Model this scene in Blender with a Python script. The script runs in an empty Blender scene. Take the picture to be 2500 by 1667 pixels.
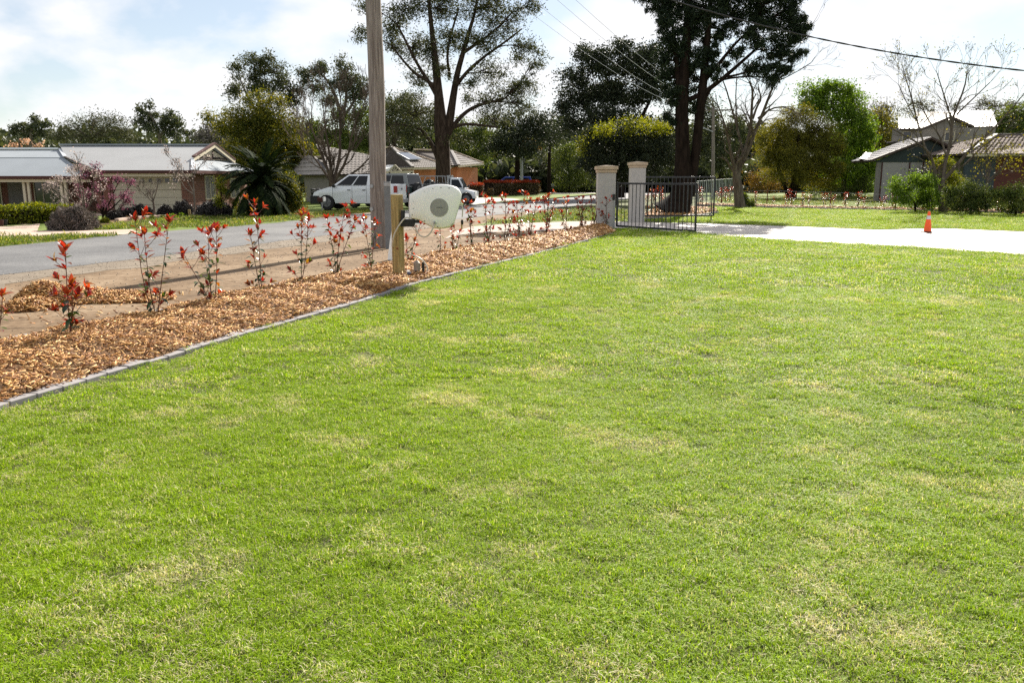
import bpy, bmesh, math, random
import numpy as np
from mathutils import Vector, Matrix, Euler, Quaternion

# ------------------------------------------------------------------ camera, sky, sun, exposure
scene = bpy.context.scene
F, CU, CV = 2017.6, 1250.0, 833.5          # focal length and centre of the photograph, in its pixels
EYE = 1.6
TH = math.atan((833.5 - 436.0) / F)        # pitch below the horizon
CT, ST = math.cos(TH), math.sin(TH)
cam_d = bpy.data.cameras.new("camera")
cam = bpy.data.objects.new("camera", cam_d)
scene.collection.objects.link(cam)
cam.location = (0, 0, EYE)
cam.rotation_euler = (math.pi / 2 - TH, 0, 0)
cam_d.sensor_width = 36.0
cam_d.lens = 36.0 * F / 2500.0
cam_d.clip_start = 0.05
cam_d.clip_end = 2000
scene.camera = cam

SUN_EL, SUN_AZ = math.radians(35), math.radians(20)
SUN_DIR = Vector((math.sin(SUN_AZ) * math.cos(SUN_EL), math.cos(SUN_AZ) * math.cos(SUN_EL), math.sin(SUN_EL)))
sun_d = bpy.data.lights.new("sun", 'SUN')
sun_d.energy = 5.0
sun_d.angle = math.radians(0.53)
sun_d.color = (1.0, 0.93, 0.82)
sun = bpy.data.objects.new("sun", sun_d)
scene.collection.objects.link(sun)
sun.rotation_euler = SUN_DIR.to_track_quat('Z', 'Y').to_euler()

world = bpy.data.worlds.new("World")
scene.world = world
world.use_nodes = True
wn, wl = world.node_tree.nodes, world.node_tree.links
wn.clear()
w_out = wn.new("ShaderNodeOutputWorld")
w_bg = wn.new("ShaderNodeBackground")
w_bg.inputs["Strength"].default_value = 0.05
w_sky = wn.new("ShaderNodeTexSky")
w_sky.sky_type = 'NISHITA'
w_sky.sun_disc = False
w_sky.sun_elevation = SUN_EL
w_sky.sun_rotation = SUN_AZ
w_sky.air_density = 1.0
w_sky.dust_density = 0.35
w_sky.ozone_density = 1.6
w_tc = wn.new("ShaderNodeTexCoord")
w_sep = wn.new("ShaderNodeSeparateXYZ")
w_add = wn.new("ShaderNodeMath"); w_add.operation = 'ADD'; w_add.inputs[1].default_value = 0.45
w_max = wn.new("ShaderNodeMath"); w_max.operation = 'MAXIMUM'; w_max.inputs[1].default_value = 0.05
w_dx = wn.new("ShaderNodeMath"); w_dx.operation = 'DIVIDE'
w_dy = wn.new("ShaderNodeMath"); w_dy.operation = 'DIVIDE'
w_cmb = wn.new("ShaderNodeCombineXYZ")
w_no = wn.new("ShaderNodeTexNoise")
w_no.inputs["Scale"].default_value = 3.6
w_no.inputs["Detail"].default_value = 8
w_no.inputs["Roughness"].default_value = 0.52
w_no.inputs["Distortion"].default_value = 0.15
w_rmp = wn.new("ShaderNodeValToRGB")
w_rmp.color_ramp.elements[0].position = 0.42
w_rmp.color_ramp.elements[0].color = (0.30, 0.30, 0.30, 1)
w_rmp.color_ramp.elements[1].position = 0.58
w_rmp.color_ramp.elements[1].color = (0.95, 0.95, 0.95, 1)
w_mix = wn.new("ShaderNodeMix"); w_mix.data_type = 'RGBA'
w_mix.inputs["B"].default_value = (9.3, 9.25, 9.4, 1)      # sunlit cloud, on the scale of the sky texture
wl.new(w_tc.outputs["Generated"], w_sep.inputs[0])
wl.new(w_sep.outputs["Z"], w_add.inputs[0]); wl.new(w_add.outputs[0], w_max.inputs[0])
wl.new(w_sep.outputs["X"], w_dx.inputs[0]); wl.new(w_max.outputs[0], w_dx.inputs[1])
wl.new(w_sep.outputs["Y"], w_dy.inputs[0]); wl.new(w_max.outputs[0], w_dy.inputs[1])
wl.new(w_dx.outputs[0], w_cmb.inputs[0]); wl.new(w_dy.outputs[0], w_cmb.inputs[1])
wl.new(w_cmb.outputs[0], w_no.inputs["Vector"])
wl.new(w_no.outputs[0], w_rmp.inputs[0])
wl.new(w_rmp.outputs[0], w_mix.inputs["Factor"])
wl.new(w_sky.outputs[0], w_mix.inputs["A"])
wl.new(w_mix.outputs["Result"], w_bg.inputs["Color"])
wl.new(w_bg.outputs[0], w_out.inputs["Surface"])

scene.view_settings.view_transform = 'Standard'
scene.view_settings.look = 'None'
scene.view_settings.exposure = 1.2
scene.view_settings.gamma = 1.0
scene.view_settings.use_curve_mapping = False
scene.render.engine = 'CYCLES'
scene.cycles.use_denoising = False
scene.render.filter_size = 1.15
scene.cycles.max_bounces = 7
scene.cycles.diffuse_bounces = 3
scene.cycles.glossy_bounces = 3
scene.cycles.transmission_bounces = 5
scene.cycles.transparent_max_bounces = 6
scene.cycles.sample_clamp_indirect = 6.0

# ------------------------------------------------------------------ helpers
RND = random.Random(11)
rng = np.random.default_rng(11)
COL = scene.collection


def ray(u, v):
    x = (u - CU) / F
    y = -(v - CV) / F
    return Vector((x, CT + y * ST, -ST + y * CT))


def G(u, v, z=0.0):
    """the point of the level z that the photograph shows at pixel u, v"""
    r = ray(u, v)
    t = (z - EYE) / r.z
    return Vector((r.x * t, r.y * t, z))


def P(u, v, Y):
    """the point at distance Y in front of the viewer at pixel u, v"""
    r = ray(u, v)
    t = Y / r.y
    return Vector((r.x * t, Y, EYE + r.z * t))


def px(Y):
    """metres per photograph pixel at distance Y"""
    return Y * CT / F


def mat(name):
    m = bpy.data.materials.new(name)
    m.use_nodes = True
    nt = m.node_tree
    return m, nt.nodes, nt.links, nt.nodes["Principled BSDF"]


def plain(name, col, rough=0.6, metal=0.0, var=0.12, scale=6.0, spec=0.4, bump=0.0, coat=0.0, detail=5):
    """a painted or raw surface with a little tone variation"""
    m, n, l, b = mat(name)
    tc = n.new("ShaderNodeTexCoord")
    no = n.new("ShaderNodeTexNoise")
    no.inputs["Scale"].default_value = scale
    no.inputs["Detail"].default_value = detail
    r = n.new("ShaderNodeValToRGB")
    c = np.array(col)
    r.color_ramp.elements[0].position = 0.3
    r.color_ramp.elements[1].position = 0.7
    r.color_ramp.elements[0].color = (*(c * (1 - var)), 1)
    r.color_ramp.elements[1].color = (*np.minimum(c * (1 + var), 1), 1)
    l.new(tc.outputs["Object"], no.inputs["Vector"])
    l.new(no.outputs[0], r.inputs[0])
    l.new(r.outputs[0], b.inputs["Base Color"])
    b.inputs["Roughness"].default_value = rough
    b.inputs["Metallic"].default_value = metal
    b.inputs["Specular IOR Level"].default_value = spec
    b.inputs["Coat Weight"].default_value = coat
    b.inputs["Coat Roughness"].default_value = 0.08
    if bump:
        bu = n.new("ShaderNodeBump")
        bu.inputs["Strength"].default_value = 0.6
        bu.inputs["Distance"].default_value = bump
        l.new(no.outputs[0], bu.inputs["Height"])
        l.new(bu.outputs[0], b.inputs["Normal"])
    return m


def leafmat(name, cols, trans=0.35, tmul=(1.5, 1.35, 0.6), rough=0.6, spec=0.18):
    """foliage: three tones picked per leaf, thin enough to let light through"""
    m, n, l, b = mat(name)
    a = n.new("ShaderNodeAttribute"); a.attribute_name = "rnd"
    r = n.new("ShaderNodeValToRGB")
    r.color_ramp.elements[0].position = 0.1
    r.color_ramp.elements[0].color = (*cols[0], 1)
    r.color_ramp.elements[1].position = 0.95
    r.color_ramp.elements[1].color = (*cols[2], 1)
    e = r.color_ramp.elements.new(0.55)
    e.color = (*cols[1], 1)
    l.new(a.outputs["Fac"], r.inputs[0])
    l.new(r.outputs[0], b.inputs["Base Color"])
    b.inputs["Roughness"].default_value = rough
    b.inputs["Specular IOR Level"].default_value = spec
    t = n.new("ShaderNodeBsdfTranslucent")
    mu = n.new("ShaderNodeMix"); mu.data_type = 'RGBA'; mu.blend_type = 'MULTIPLY'
    mu.inputs["Factor"].default_value = 1.0
    mu.inputs["B"].default_value = (*tmul, 1)
    l.new(r.outputs[0], mu.inputs["A"])
    l.new(mu.outputs["Result"], t.inputs["Color"])
    mx = n.new("ShaderNodeMixShader")
    mx.inputs[0].default_value = trans
    l.new(b.outputs[0], mx.inputs[1]); l.new(t.outputs[0], mx.inputs[2])
    l.new(mx.outputs[0], n["Material Output"].inputs["Surface"])
    return m


WORLD = {}                                   # world position of every parent


def tag(o, label=None, cat=None, group=None, kind=None):
    if label: o["label"] = label
    if cat: o["category"] = cat
    if group: o["group"] = group
    if kind: o["kind"] = kind
    return o


def thing(name, label, cat, loc, group=None, rotz=0.0):
    o = bpy.data.objects.new(name, None)
    o.empty_display_size = 0.2
    COL.objects.link(o)
    o.location = loc
    o.rotation_euler = (0, 0, rotz)
    WORLD[o.name] = Vector(loc)
    return tag(o, label, cat, group)


def link(name, me, parent=None, loc=None, local=False):
    o = bpy.data.objects.new(name, me)
    COL.objects.link(o)
    if parent is not None:
        o.parent = parent
        w = WORLD.get(parent.name, Vector())
        if not local:
            o.location = (Vector(loc) if loc is not None else Vector()) - w
            WORLD[o.name] = Vector(loc) if loc is not None else Vector()
        else:
            o.location = loc or (0, 0, 0)
            WORLD[o.name] = w + o.location
    elif loc is not None:
        o.location = loc
        WORLD[o.name] = Vector(loc)
    else:
        WORLD[o.name] = Vector()
    return o


class MB:
    """collects shapes, then links them as one mesh object"""
    def __init__(self):
        self.v, self.f = [], []

    def add(self, vs, fs):
        k = len(self.v)
        self.v.extend([tuple(p) for p in vs])
        self.f.extend([tuple(i + k for i in f) for f in fs])
        return self

    def box(self, x0, x1, y0, y1, z0, z1):
        return self.add([(x0, y0, z0), (x1, y0, z0), (x1, y1, z0), (x0, y1, z0), (x0, y0, z1), (x1, y0, z1), (x1, y1, z1), (x0, y1, z1)],
                        [(0, 3, 2, 1), (4, 5, 6, 7), (0, 1, 5, 4), (1, 2, 6, 5), (2, 3, 7, 6), (3, 0, 4, 7)])

    def obox(self, c, ax, ay, az):
        """box with centre c and three half-axis vectors"""
        c, ax, ay, az = Vector(c), Vector(ax), Vector(ay), Vector(az)
        vs = []
        for k in (-1, 1):
            for i, j in ((-1, -1), (1, -1), (1, 1), (-1, 1)):
                vs.append(c + ax * i + ay * j + az * k)
        return self.add(vs, [(0, 3, 2, 1), (4, 5, 6, 7), (0, 1, 5, 4), (1, 2, 6, 5), (2, 3, 7, 6), (3, 0, 4, 7)])

    def bar(self, a, b, w, h=None):
        """square bar from a to b"""
        a, b = Vector(a), Vector(b)
        d = (b - a)
        L = d.length
        d.normalize()
        s = d.cross(Vector((0, 0, 1)))
        if s.length < 1e-3:
            s = Vector((1, 0, 0))
        s.normalize()
        t = s.cross(d)
        return self.obox((a + b) / 2, s * w / 2, t * (h or w) / 2, d * L / 2)

    def tube(self, pts, rad, n=6, cap=True):
        pts = [Vector(p) for p in pts]
        m = len(pts)
        if not hasattr(rad, '__len__'):
            rad = [rad] * m
        vs, fs = [], []
        ref = None
        for i, p in enumerate(pts):
            d = (pts[min(i + 1, m - 1)] - pts[max(i - 1, 0)])
            if d.length < 1e-9: d = Vector((0, 0, 1))
            d.normalize()
            if ref is None:
                ref = d.cross(Vector((0.13, 1, 0.07)))
                if ref.length < 0.1: ref = d.cross(Vector((1, 0, 0)))
            ref = (ref - d * ref.dot(d))
            if ref.length < 1e-6: ref = d.orthogonal()
            ref.normalize()
            s = d.cross(ref)
            for k in range(n):
                a = 2 * math.pi * k / n
                vs.append(p + (ref * math.cos(a) + s * math.sin(a)) * rad[i])
        for i in range(m - 1):
            for k in range(n):
                a, b = i * n + k, i * n + (k + 1) % n
                fs.append((a, b, b + n, a + n))
        if cap:
            fs.append(tuple(range(n - 1, -1, -1)))
            fs.append(tuple((m - 1) * n + k for k in range(n)))
        return self.add(vs, fs)

    def lathe(self, prof, c, n=20, axis='Z', cap=True):
        """prof: (radius, height) pairs"""
        c = Vector(c)
        vs, fs = [], []
        for r, h in prof:
            for k in range(n):
                a = 2 * math.pi * k / n
                q = (r * math.cos(a), r * math.sin(a), h)
                if axis == 'Y': q = (q[0], q[2], q[1])
                if axis == 'X': q = (q[2], q[0], q[1])
                vs.append(c + Vector(q))
        for i in range(len(prof) - 1):
            for k in range(n):
                a, b = i * n + k, i * n + (k + 1) % n
                fs.append((a, b, b + n, a + n))
        if cap:
            fs.append(tuple(range(n - 1, -1, -1)))
            fs.append(tuple((len(prof) - 1) * n + k for k in range(n)))
        return self.add(vs, fs)

    def prism(self, poly, d):
        """closed 3-D polygon pushed along the vector d"""
        poly = [Vector(p) for p in poly]
        d = Vector(d)
        n = len(poly)
        return self.add(poly + [p + d for p in poly],
                        [tuple(range(n - 1, -1, -1)), tuple(range(n, 2 * n))] + [(i, (i + 1) % n, (i + 1) % n + n, i + n) for i in range(n)])

    def ellipsoid(self, c, r, nu=12, nv=8):
        vs, fs = [], []
        c = Vector(c)
        for j in range(nv + 1):
            t = math.pi * j / nv
            for i in range(nu):
                a = 2 * math.pi * i / nu
                vs.append(c + Vector((r[0] * math.sin(t) * math.cos(a), r[1] * math.sin(t) * math.sin(a), r[2] * math.cos(t))))
        for j in range(nv):
            for i in range(nu):
                a, b = j * nu + i, j * nu + (i + 1) % nu
                fs.append((a, a + nu, b + nu, b))
        return self.add(vs, fs)

    def mesh(self, name, m, smooth=False, bevel=0.0, off=None, segs=2):
        me = bpy.data.meshes.new(name)
        v = self.v if off is None else [(a[0] - off[0], a[1] - off[1], a[2] - off[2]) for a in self.v]
        me.from_pydata(v, [], self.f)
        bm = bmesh.new()
        bm.from_mesh(me)
        bmesh.ops.remove_doubles(bm, verts=bm.verts, dist=1e-5)
        bmesh.ops.recalc_face_normals(bm, faces=bm.faces)
        if bevel:
            es = [e for e in bm.edges if len(e.link_faces) == 2 and e.calc_face_angle(0) > 0.5]
            bmesh.ops.bevel(bm, geom=es, offset=bevel, segments=segs, profile=0.6, affect='EDGES', clamp_overlap=True)
        bm.to_mesh(me)
        bm.free()
        if m: me.materials.append(m)
        if smooth:
            me.shade_smooth()
            me.set_sharp_from_angle(angle=math.radians(40))
        return me

    def build(self, name, m, parent=None, smooth=False, bevel=0.0, local=False, loc=None, segs=2):
        """vertices are world positions unless local; loc moves the origin there"""
        off = None if local else (loc if loc is not None else (WORLD[parent.name] if parent is not None else None))
        me = self.mesh(name, m, smooth, bevel, off, segs)
        if local:
            return link(name, me, parent, loc, True)
        return link(name, me, parent, off)


def quick_mesh(name, V, Fc, m, rnd=None, smooth=False):
    """large uniform meshes straight from arrays (faces all of one size)"""
    me = bpy.data.meshes.new(name)
    V = np.ascontiguousarray(V, dtype=np.float32)
    Fc = np.ascontiguousarray(Fc, dtype=np.int32)
    nf, k = Fc.shape
    me.vertices.add(len(V)); me.vertices.foreach_set("co", V.ravel())
    me.loops.add(nf * k); me.loops.foreach_set("vertex_index", Fc.ravel())
    me.polygons.add(nf)
    me.polygons.foreach_set("loop_start", np.arange(0, nf * k, k, dtype=np.int32))
    me.polygons.foreach_set("loop_total", np.full(nf, k, dtype=np.int32))
    if smooth:
        me.polygons.foreach_set("use_smooth", np.ones(nf, dtype=bool))
    me.update(calc_edges=True)
    if rnd is not None:
        at = me.attributes.new("rnd", 'FLOAT', 'FACE')
        at.data.foreach_set("value", np.ascontiguousarray(rnd, dtype=np.float32))
    me.materials.append(m)
    return me


def unit(a):
    return a / np.maximum(np.linalg.norm(a, axis=1, keepdims=True), 1e-9)


def leaf_cards(name, C, L, W, m, droop=0.0, up=0.0, parent=None, off=None, rnd=None, outward=None):
    """one small pointed, slightly folded leaf per centre"""
    n = len(C)
    D = rng.normal(size=(n, 3))
    D = unit(D)
    D[:, 2] += up - droop
    if outward is not None:
        D += outward
    D = unit(D)
    N = unit(rng.normal(size=(n, 3)))
    S = unit(np.cross(D, N))
    N = np.cross(S, D)
    L = np.asarray(L).reshape(-1, 1) * np.ones((n, 1))
    W = np.asarray(W).reshape(-1, 1) * np.ones((n, 1))
    o = np.array(off if off is not None else (0, 0, 0))
    C = C - o
    V = np.empty((n, 4, 3))
    V[:, 0] = C - D * L * 0.5
    V[:, 1] = C + S * W * 0.5 + N * W * 0.18
    V[:, 2] = C + D * L * 0.5
    V[:, 3] = C - S * W * 0.5 + N * W * 0.18
    Fc = np.arange(n * 4).reshape(n, 4)
    if rnd is None:
        rnd = rng.random(n)
    me = quick_mesh(name, V.reshape(-1, 3), Fc, m, rnd)
    if parent is not None:
        return link(name, me, parent, Vector(o))
    return link(name, me, None, Vector(o))


def in_poly(pts, poly):
    x, y = pts[:, 0], pts[:, 1]
    ins = np.zeros(len(pts), dtype=bool)
    j = len(poly) - 1
    for i in range(len(poly)):
        xi, yi = poly[i][0], poly[i][1]
        xj, yj = poly[j][0], poly[j][1]
        c = ((yi > y) != (yj > y)) & (x < (xj - xi) * (y - yi) / (yj - yi + 1e-12) + xi)
        ins ^= c
        j = i
    return ins


def poly_dist(pts, poly):
    d = np.full(len(pts), 1e9)
    for i in range(len(poly)):
        a = np.array(poly[i][:2]); b = np.array(poly[(i + 1) % len(poly)][:2])
        ab = b - a
        t = np.clip(((pts - a) @ ab) / (ab @ ab + 1e-12), 0, 1)
        q = a + t[:, None] * ab
        d = np.minimum(d, np.linalg.norm(pts - q, axis=1))
    return d


def sheet(name, pts, z, m, kind="structure"):
    me = bpy.data.meshes.new(name)
    me.from_pydata([(p[0], p[1], z) for p in pts], [], [tuple(range(len(pts)))])
    bm = bmesh.new(); bm.from_mesh(me)
    bmesh.ops.recalc_face_normals(bm, faces=bm.faces)
    for f in bm.faces:
        if f.normal.z < 0: f.normal_flip()
    bm.to_mesh(me); bm.free()
    me.materials.append(m)
    o = link(name, me)
    o["kind"] = kind
    return o


def resample(pts, step):
    """evenly spaced points along a polyline"""
    out = [Vector(pts[0])]
    acc = 0.0
    for a, b in zip(pts[:-1], pts[1:]):
        a, b = Vector(a), Vector(b)
        L = (b - a).length
        d = step - acc
        while d <= L:
            out.append(a + (b - a) * (d / L))
            d += step
        acc = (acc + L) % step if L >= step - acc else acc + L
    return out


def smooth_line(pts, it=2):
    pts = [Vector(p) for p in pts]
    for _ in range(it):
        q = [pts[0]]
        for a, b in zip(pts[:-1], pts[1:]):
            q.append(a * 0.75 + b * 0.25); q.append(a * 0.25 + b * 0.75)
        q.append(pts[-1])
        pts = q
    return pts


def rough_edge(pts, step, amp):
    q = resample(pts, step)
    return [Vector((p.x + RND.uniform(-amp, amp), p.y + RND.uniform(-amp, amp), 0)) for p in q]
# ================================================================== THE SETTING
KERB = [(0, 1002), (69, 981), (184, 947), (291, 912), (402, 882), (494, 853), (631, 813), (765, 775), (900, 736), (1000, 700),
        (1161, 659), (1321, 620), (1434, 589), (1500, 571)]
kerb = [G(*p) for p in KERB]
kerb = [Vector((-3.85, 3.6, 0)), Vector((-3.72, 4.8, 0))] + kerb[0:]
kerb = smooth_line(kerb, 2)
FAR = [(0, 838), (130, 815), (207, 802), (358, 771), (459, 748), (566, 721), (727, 690), (861, 669), (960, 648), (1051, 625),
       (1129, 609), (1230, 596), (1281, 585), (1335, 576), (1455, 553)]
far_edge = [G(*p) for p in FAR]
far_edge = smooth_line([Vector((-6.2, 4.6, 0)), Vector((-5.5, 6.4, 0))] + far_edge, 2)


# ---- ground-cover materials
def ground_mat(name, cols, scale, rough=0.9, bump=0.01, fine=60.0, finemix=0.5, spec=0.15, pos=(0.3, 0.5, 0.7)):
    m, n, l, b = mat(name)
    g = n.new("ShaderNodeNewGeometry")
    n1 = n.new("ShaderNodeTexNoise"); n1.inputs["Scale"].default_value = scale; n1.inputs["Detail"].default_value = 8
    n1.inputs["Roughness"].default_value = 0.6
    n2 = n.new("ShaderNodeTexNoise"); n2.inputs["Scale"].default_value = fine; n2.inputs["Detail"].default_value = 4
    l.new(g.outputs["Position"], n1.inputs["Vector"]); l.new(g.outputs["Position"], n2.inputs["Vector"])
    mx = n.new("ShaderNodeMix"); mx.inputs["Factor"].default_value = finemix
    l.new(n1.outputs[0], mx.inputs["A"]); l.new(n2.outputs[0], mx.inputs["B"])
    r = n.new("ShaderNodeValToRGB")
    r.color_ramp.elements[0].position = pos[0]; r.color_ramp.elements[0].color = (*cols[0], 1)
    r.color_ramp.elements[1].position = pos[2]; r.color_ramp.elements[1].color = (*cols[2], 1)
    e = r.color_ramp.elements.new(pos[1]); e.color = (*cols[1], 1)
    l.new(mx.outputs["Result"], r.inputs[0]); l.new(r.outputs[0], b.inputs["Base Color"])
    b.inputs["Roughness"].default_value = rough
    b.inputs["Specular IOR Level"].default_value = spec
    bu = n.new("ShaderNodeBump"); bu.inputs["Strength"].default_value = 0.7; bu.inputs["Distance"].default_value = bump
    l.new(mx.outputs["Result"], bu.inputs["Height"]); l.new(bu.outputs[0], b.inputs["Normal"])
    return m


M_ground = ground_mat("dull_grass", [(.05, .065, .02), (.085, .1, .03), (.13, .125, .05)], .35, fine=12)
M_thatch = ground_mat("thatch_gap_shade", [(.03, .045, .010), (.07, .085, .022), (.17, .15, .07)], 3.0, fine=120, bump=.02, finemix=.7, pos=(.38, .5, .62))  # thatch colour, darkened in flecks to paint the shaded gaps between blades
M_verge = ground_mat("verge_turf", [(.075, .11, .022), (.12, .17, .03), (.19, .2, .06)], .8, fine=14, bump=.02)
M_dirt = ground_mat("sandy_dirt", [(.09, .058, .031), (.165, .11, .064), (.26, .19, .122)], .8, fine=9, bump=.05, finemix=.4, pos=(.34, .48, .64))
M_road = ground_mat("worn_asphalt", [(.06, .06, .061), (.11, .11, .112), (.17, .168, .165)], .5, rough=.8, fine=28, bump=.008, finemix=.55, pos=(.36, .5, .64), spec=.3)
M_gravel = ground_mat("loose_gravel", [(.12, .095, .07), (.18, .148, .112), (.25, .21, .165)], 1.2, fine=40, bump=.012, finemix=.6, pos=(.36, .5, .64))
M_conc = ground_mat("pale_concrete", [(.42, .36, .31), (.5, .435, .38), (.56, .495, .44)], .4, rough=.5, fine=70, bump=.003, finemix=.35, spec=.5)
M_conc2 = ground_mat("pinkish_concrete", [(.36, .27, .21), (.44, .335, .265), (.5, .4, .33)], .6, rough=.8, fine=60, bump=.003, finemix=.35)
M_soil = ground_mat("bark_soil", [(.05, .028, .014), (.11, .06, .028), (.2, .115, .05)], 5, fine=70, bump=.02)

# ---- the big ground sheet and the strips on it
sheet("ground", [(-420, -30), (420, -30), (420, 700), (-420, 700)], -0.024, M_ground)

ROADN = [(-20.5, -20), (-14.2, -3), G(0, 671), G(625, 595), G(1114, 535), G(1455, 497), (16, 91), (40, 190)]
ROADF = [(-28, -20), (-19.0, -3), G(0, 602), G(332, 569), G(625, 548), G(903, 520), G(1147, 500), G(1453, 475), (17.6, 120), (44, 190)]
gravel_edge = [(-18, -20), (-11.8, -3), G(0, 700), G(107, 676), G(330, 652), G(625, 612), G(800, 588), G(1000, 562), G(1100, 548), G(1160, 534)]
far_gravel = [(p[0] - .55, p[1]) for p in ROADF]

dirt = [Vector((p[0] - .02, p[1], 0)) for p in far_edge]
dirt_poly = [(p.x, p.y) for p in dirt] + [G(1500, 536).xy, G(1455, 508).xy, G(1300, 512).xy, G(1114, 533).xy, G(625, 592).xy, G(0, 665).xy, (-14, -3), (-18, -20), (-6, -20)]
sheet("dirt_verge", dirt_poly, -0.016, M_dirt)
ge = rough_edge([Vector((p[0], p[1], 0)) for p in gravel_edge], .5, .16)
gp = [(p.x, p.y) for p in ge] + [(G(1160, 521).x, G(1160, 521).y)] + [(Vector(p).x - .3, Vector(p).y) if len(p) > 2 else p for p in reversed(ROADN[:5])]
sheet("gravel_shoulder", gp, -0.012, M_gravel)
rn = rough_edge([Vector((p[0], p[1], 0)) for p in ROADN], .45, .07)
rf = rough_edge([Vector((p[0], p[1], 0)) for p in ROADF], .6, .09)
sheet("road", [(p.x, p.y) for p in rn] + [(p.x, p.y) for p in reversed(rf)], -0.008, M_road)

# opposite side of the road: turf, driveways
sheet("far_verge", [(p.x - .15, p.y) for p in rf] + [(44, 240), (-160, 240), (-160, -20)], -0.020, M_verge)
dw1 = [G(*p) for p in [(-260, 556), (0, 553), (60, 550), (96, 545), (200, 540), (300, 522), (380, 517), (470, 517), (560, 520)]]
house_drive = [G(-300, 558).xy, G(0, 553).xy, G(70, 549).xy, G(98, 546).xy, G(91, 563).xy, G(200, 562.5).xy, G(322, 559.5).xy, G(338, 566).xy, G(303, 572).xy,
               G(225, 573).xy, G(120, 576).xy, G(0, 578).xy, G(-300, 590).xy]
sheet("driveway", house_drive, -0.004, M_conc2)
sheet("garage_apron", [G(60, 548).xy, G(290, 520).xy, (-18.5, 39.6), (-23.5, 39.6), (-30, 39.6), G(-120, 540).xy], -0.013, M_conc2)
sheet("driveway_far", [G(640, 527).xy, G(905, 513).xy, G(905, 521).xy, G(830, 525.5).xy, G(760, 533).xy, G(742, 525).xy], -0.005, M_conc2)
sheet("driveway_far", [G(1140, 487).xy, G(1180, 482).xy, G(1240, 484.5).xy, G(1275, 487).xy, G(1190, 494.5).xy, G(1150, 499.5).xy, G(1145, 493).xy], -0.005, M_conc)
sheet("driveway_far", [G(1330, 470).xy, G(1453, 466.5).xy, G(1453, 472).xy, G(1360, 474).xy], -0.005, M_conc)

# our driveway with its flare to the road
DT = [(1507, 541), (1600, 543), (1748, 546), (1875, 551), (2010, 556), (2148, 562), (2230, 559), (2304, 558), (2500, 566)]
DB = [(1480, 553), (1504, 557), (1600, 563.5), (1699, 570), (1788, 577), (1875, 583), (2282, 607), (2500, 622)]
dt = [G(*p) for p in DT]; db = [G(*p) for p in DB]
drive_poly = [p.xy for p in dt] + [(24, 18), (30, 12), (24, 7), (16, 12.6)] + [p.xy for p in reversed(db)]
flare = [db[0].xy] + [G(1455, 561).xy, G(1240, 565).xy, G(1130, 572).xy, G(1086, 583).xy, G(1112, 564).xy, G(1157, 552).xy, G(1245, 545.5).xy, G(1400, 540).xy, G(1455, 538).xy] + [dt[0].xy]
M_flare = ground_mat("pink_concrete", [(.33, .265, .22), (.4, .325, .275), (.46, .385, .33)], .5, rough=.85, fine=60, bump=.003, finemix=.35, spec=.15)
sheet("driveway_flare", flare, -0.003, M_flare)
sheet("driveway", drive_poly, -0.002, M_conc)
sheet("entry_verge", [G(1150, 552.5).xy, G(1245, 545.8).xy, G(1400, 540.3).xy, G(1460, 538.5).xy, G(1506, 541.2).xy, G(1560, 541).xy, G(1570, 515).xy, G(1455, 509).xy, G(1330, 517).xy, G(1245, 533).xy, G(1170, 548).xy], 0.002, M_verge)
# far lawn beyond the driveway and the paddock behind its bed
far_lawn = [p.xy for p in dt] + [(24, 18.5), (40, 18), (40, 32), G(2500, 524).xy, G(2200, 514).xy, G(1875, 509).xy, G(1743, 506).xy, G(1690, 509).xy, G(1670, 522).xy, G(1590, 533).xy]
sheet("far_lawn", far_lawn, -0.006, M_thatch)
sheet("paddock", [G(1743, 497).xy, G(1900, 500).xy, G(2500, 516).xy, (60, 34), (80, 120), (20, 120), G(1700, 470).xy], -0.010, M_verge)

# the lawn in front
lawn_poly = [(p.x, p.y) for p in kerb] + [p.xy for p in db[1:]] + [(16, 12.4), (24, 6.8), (24, -6), (-3.9, -6)]
lawn_poly = [(float(a[0]), float(a[1])) for a in lawn_poly]
sheet("lawn", lawn_poly, 0.0, M_thatch)

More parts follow.
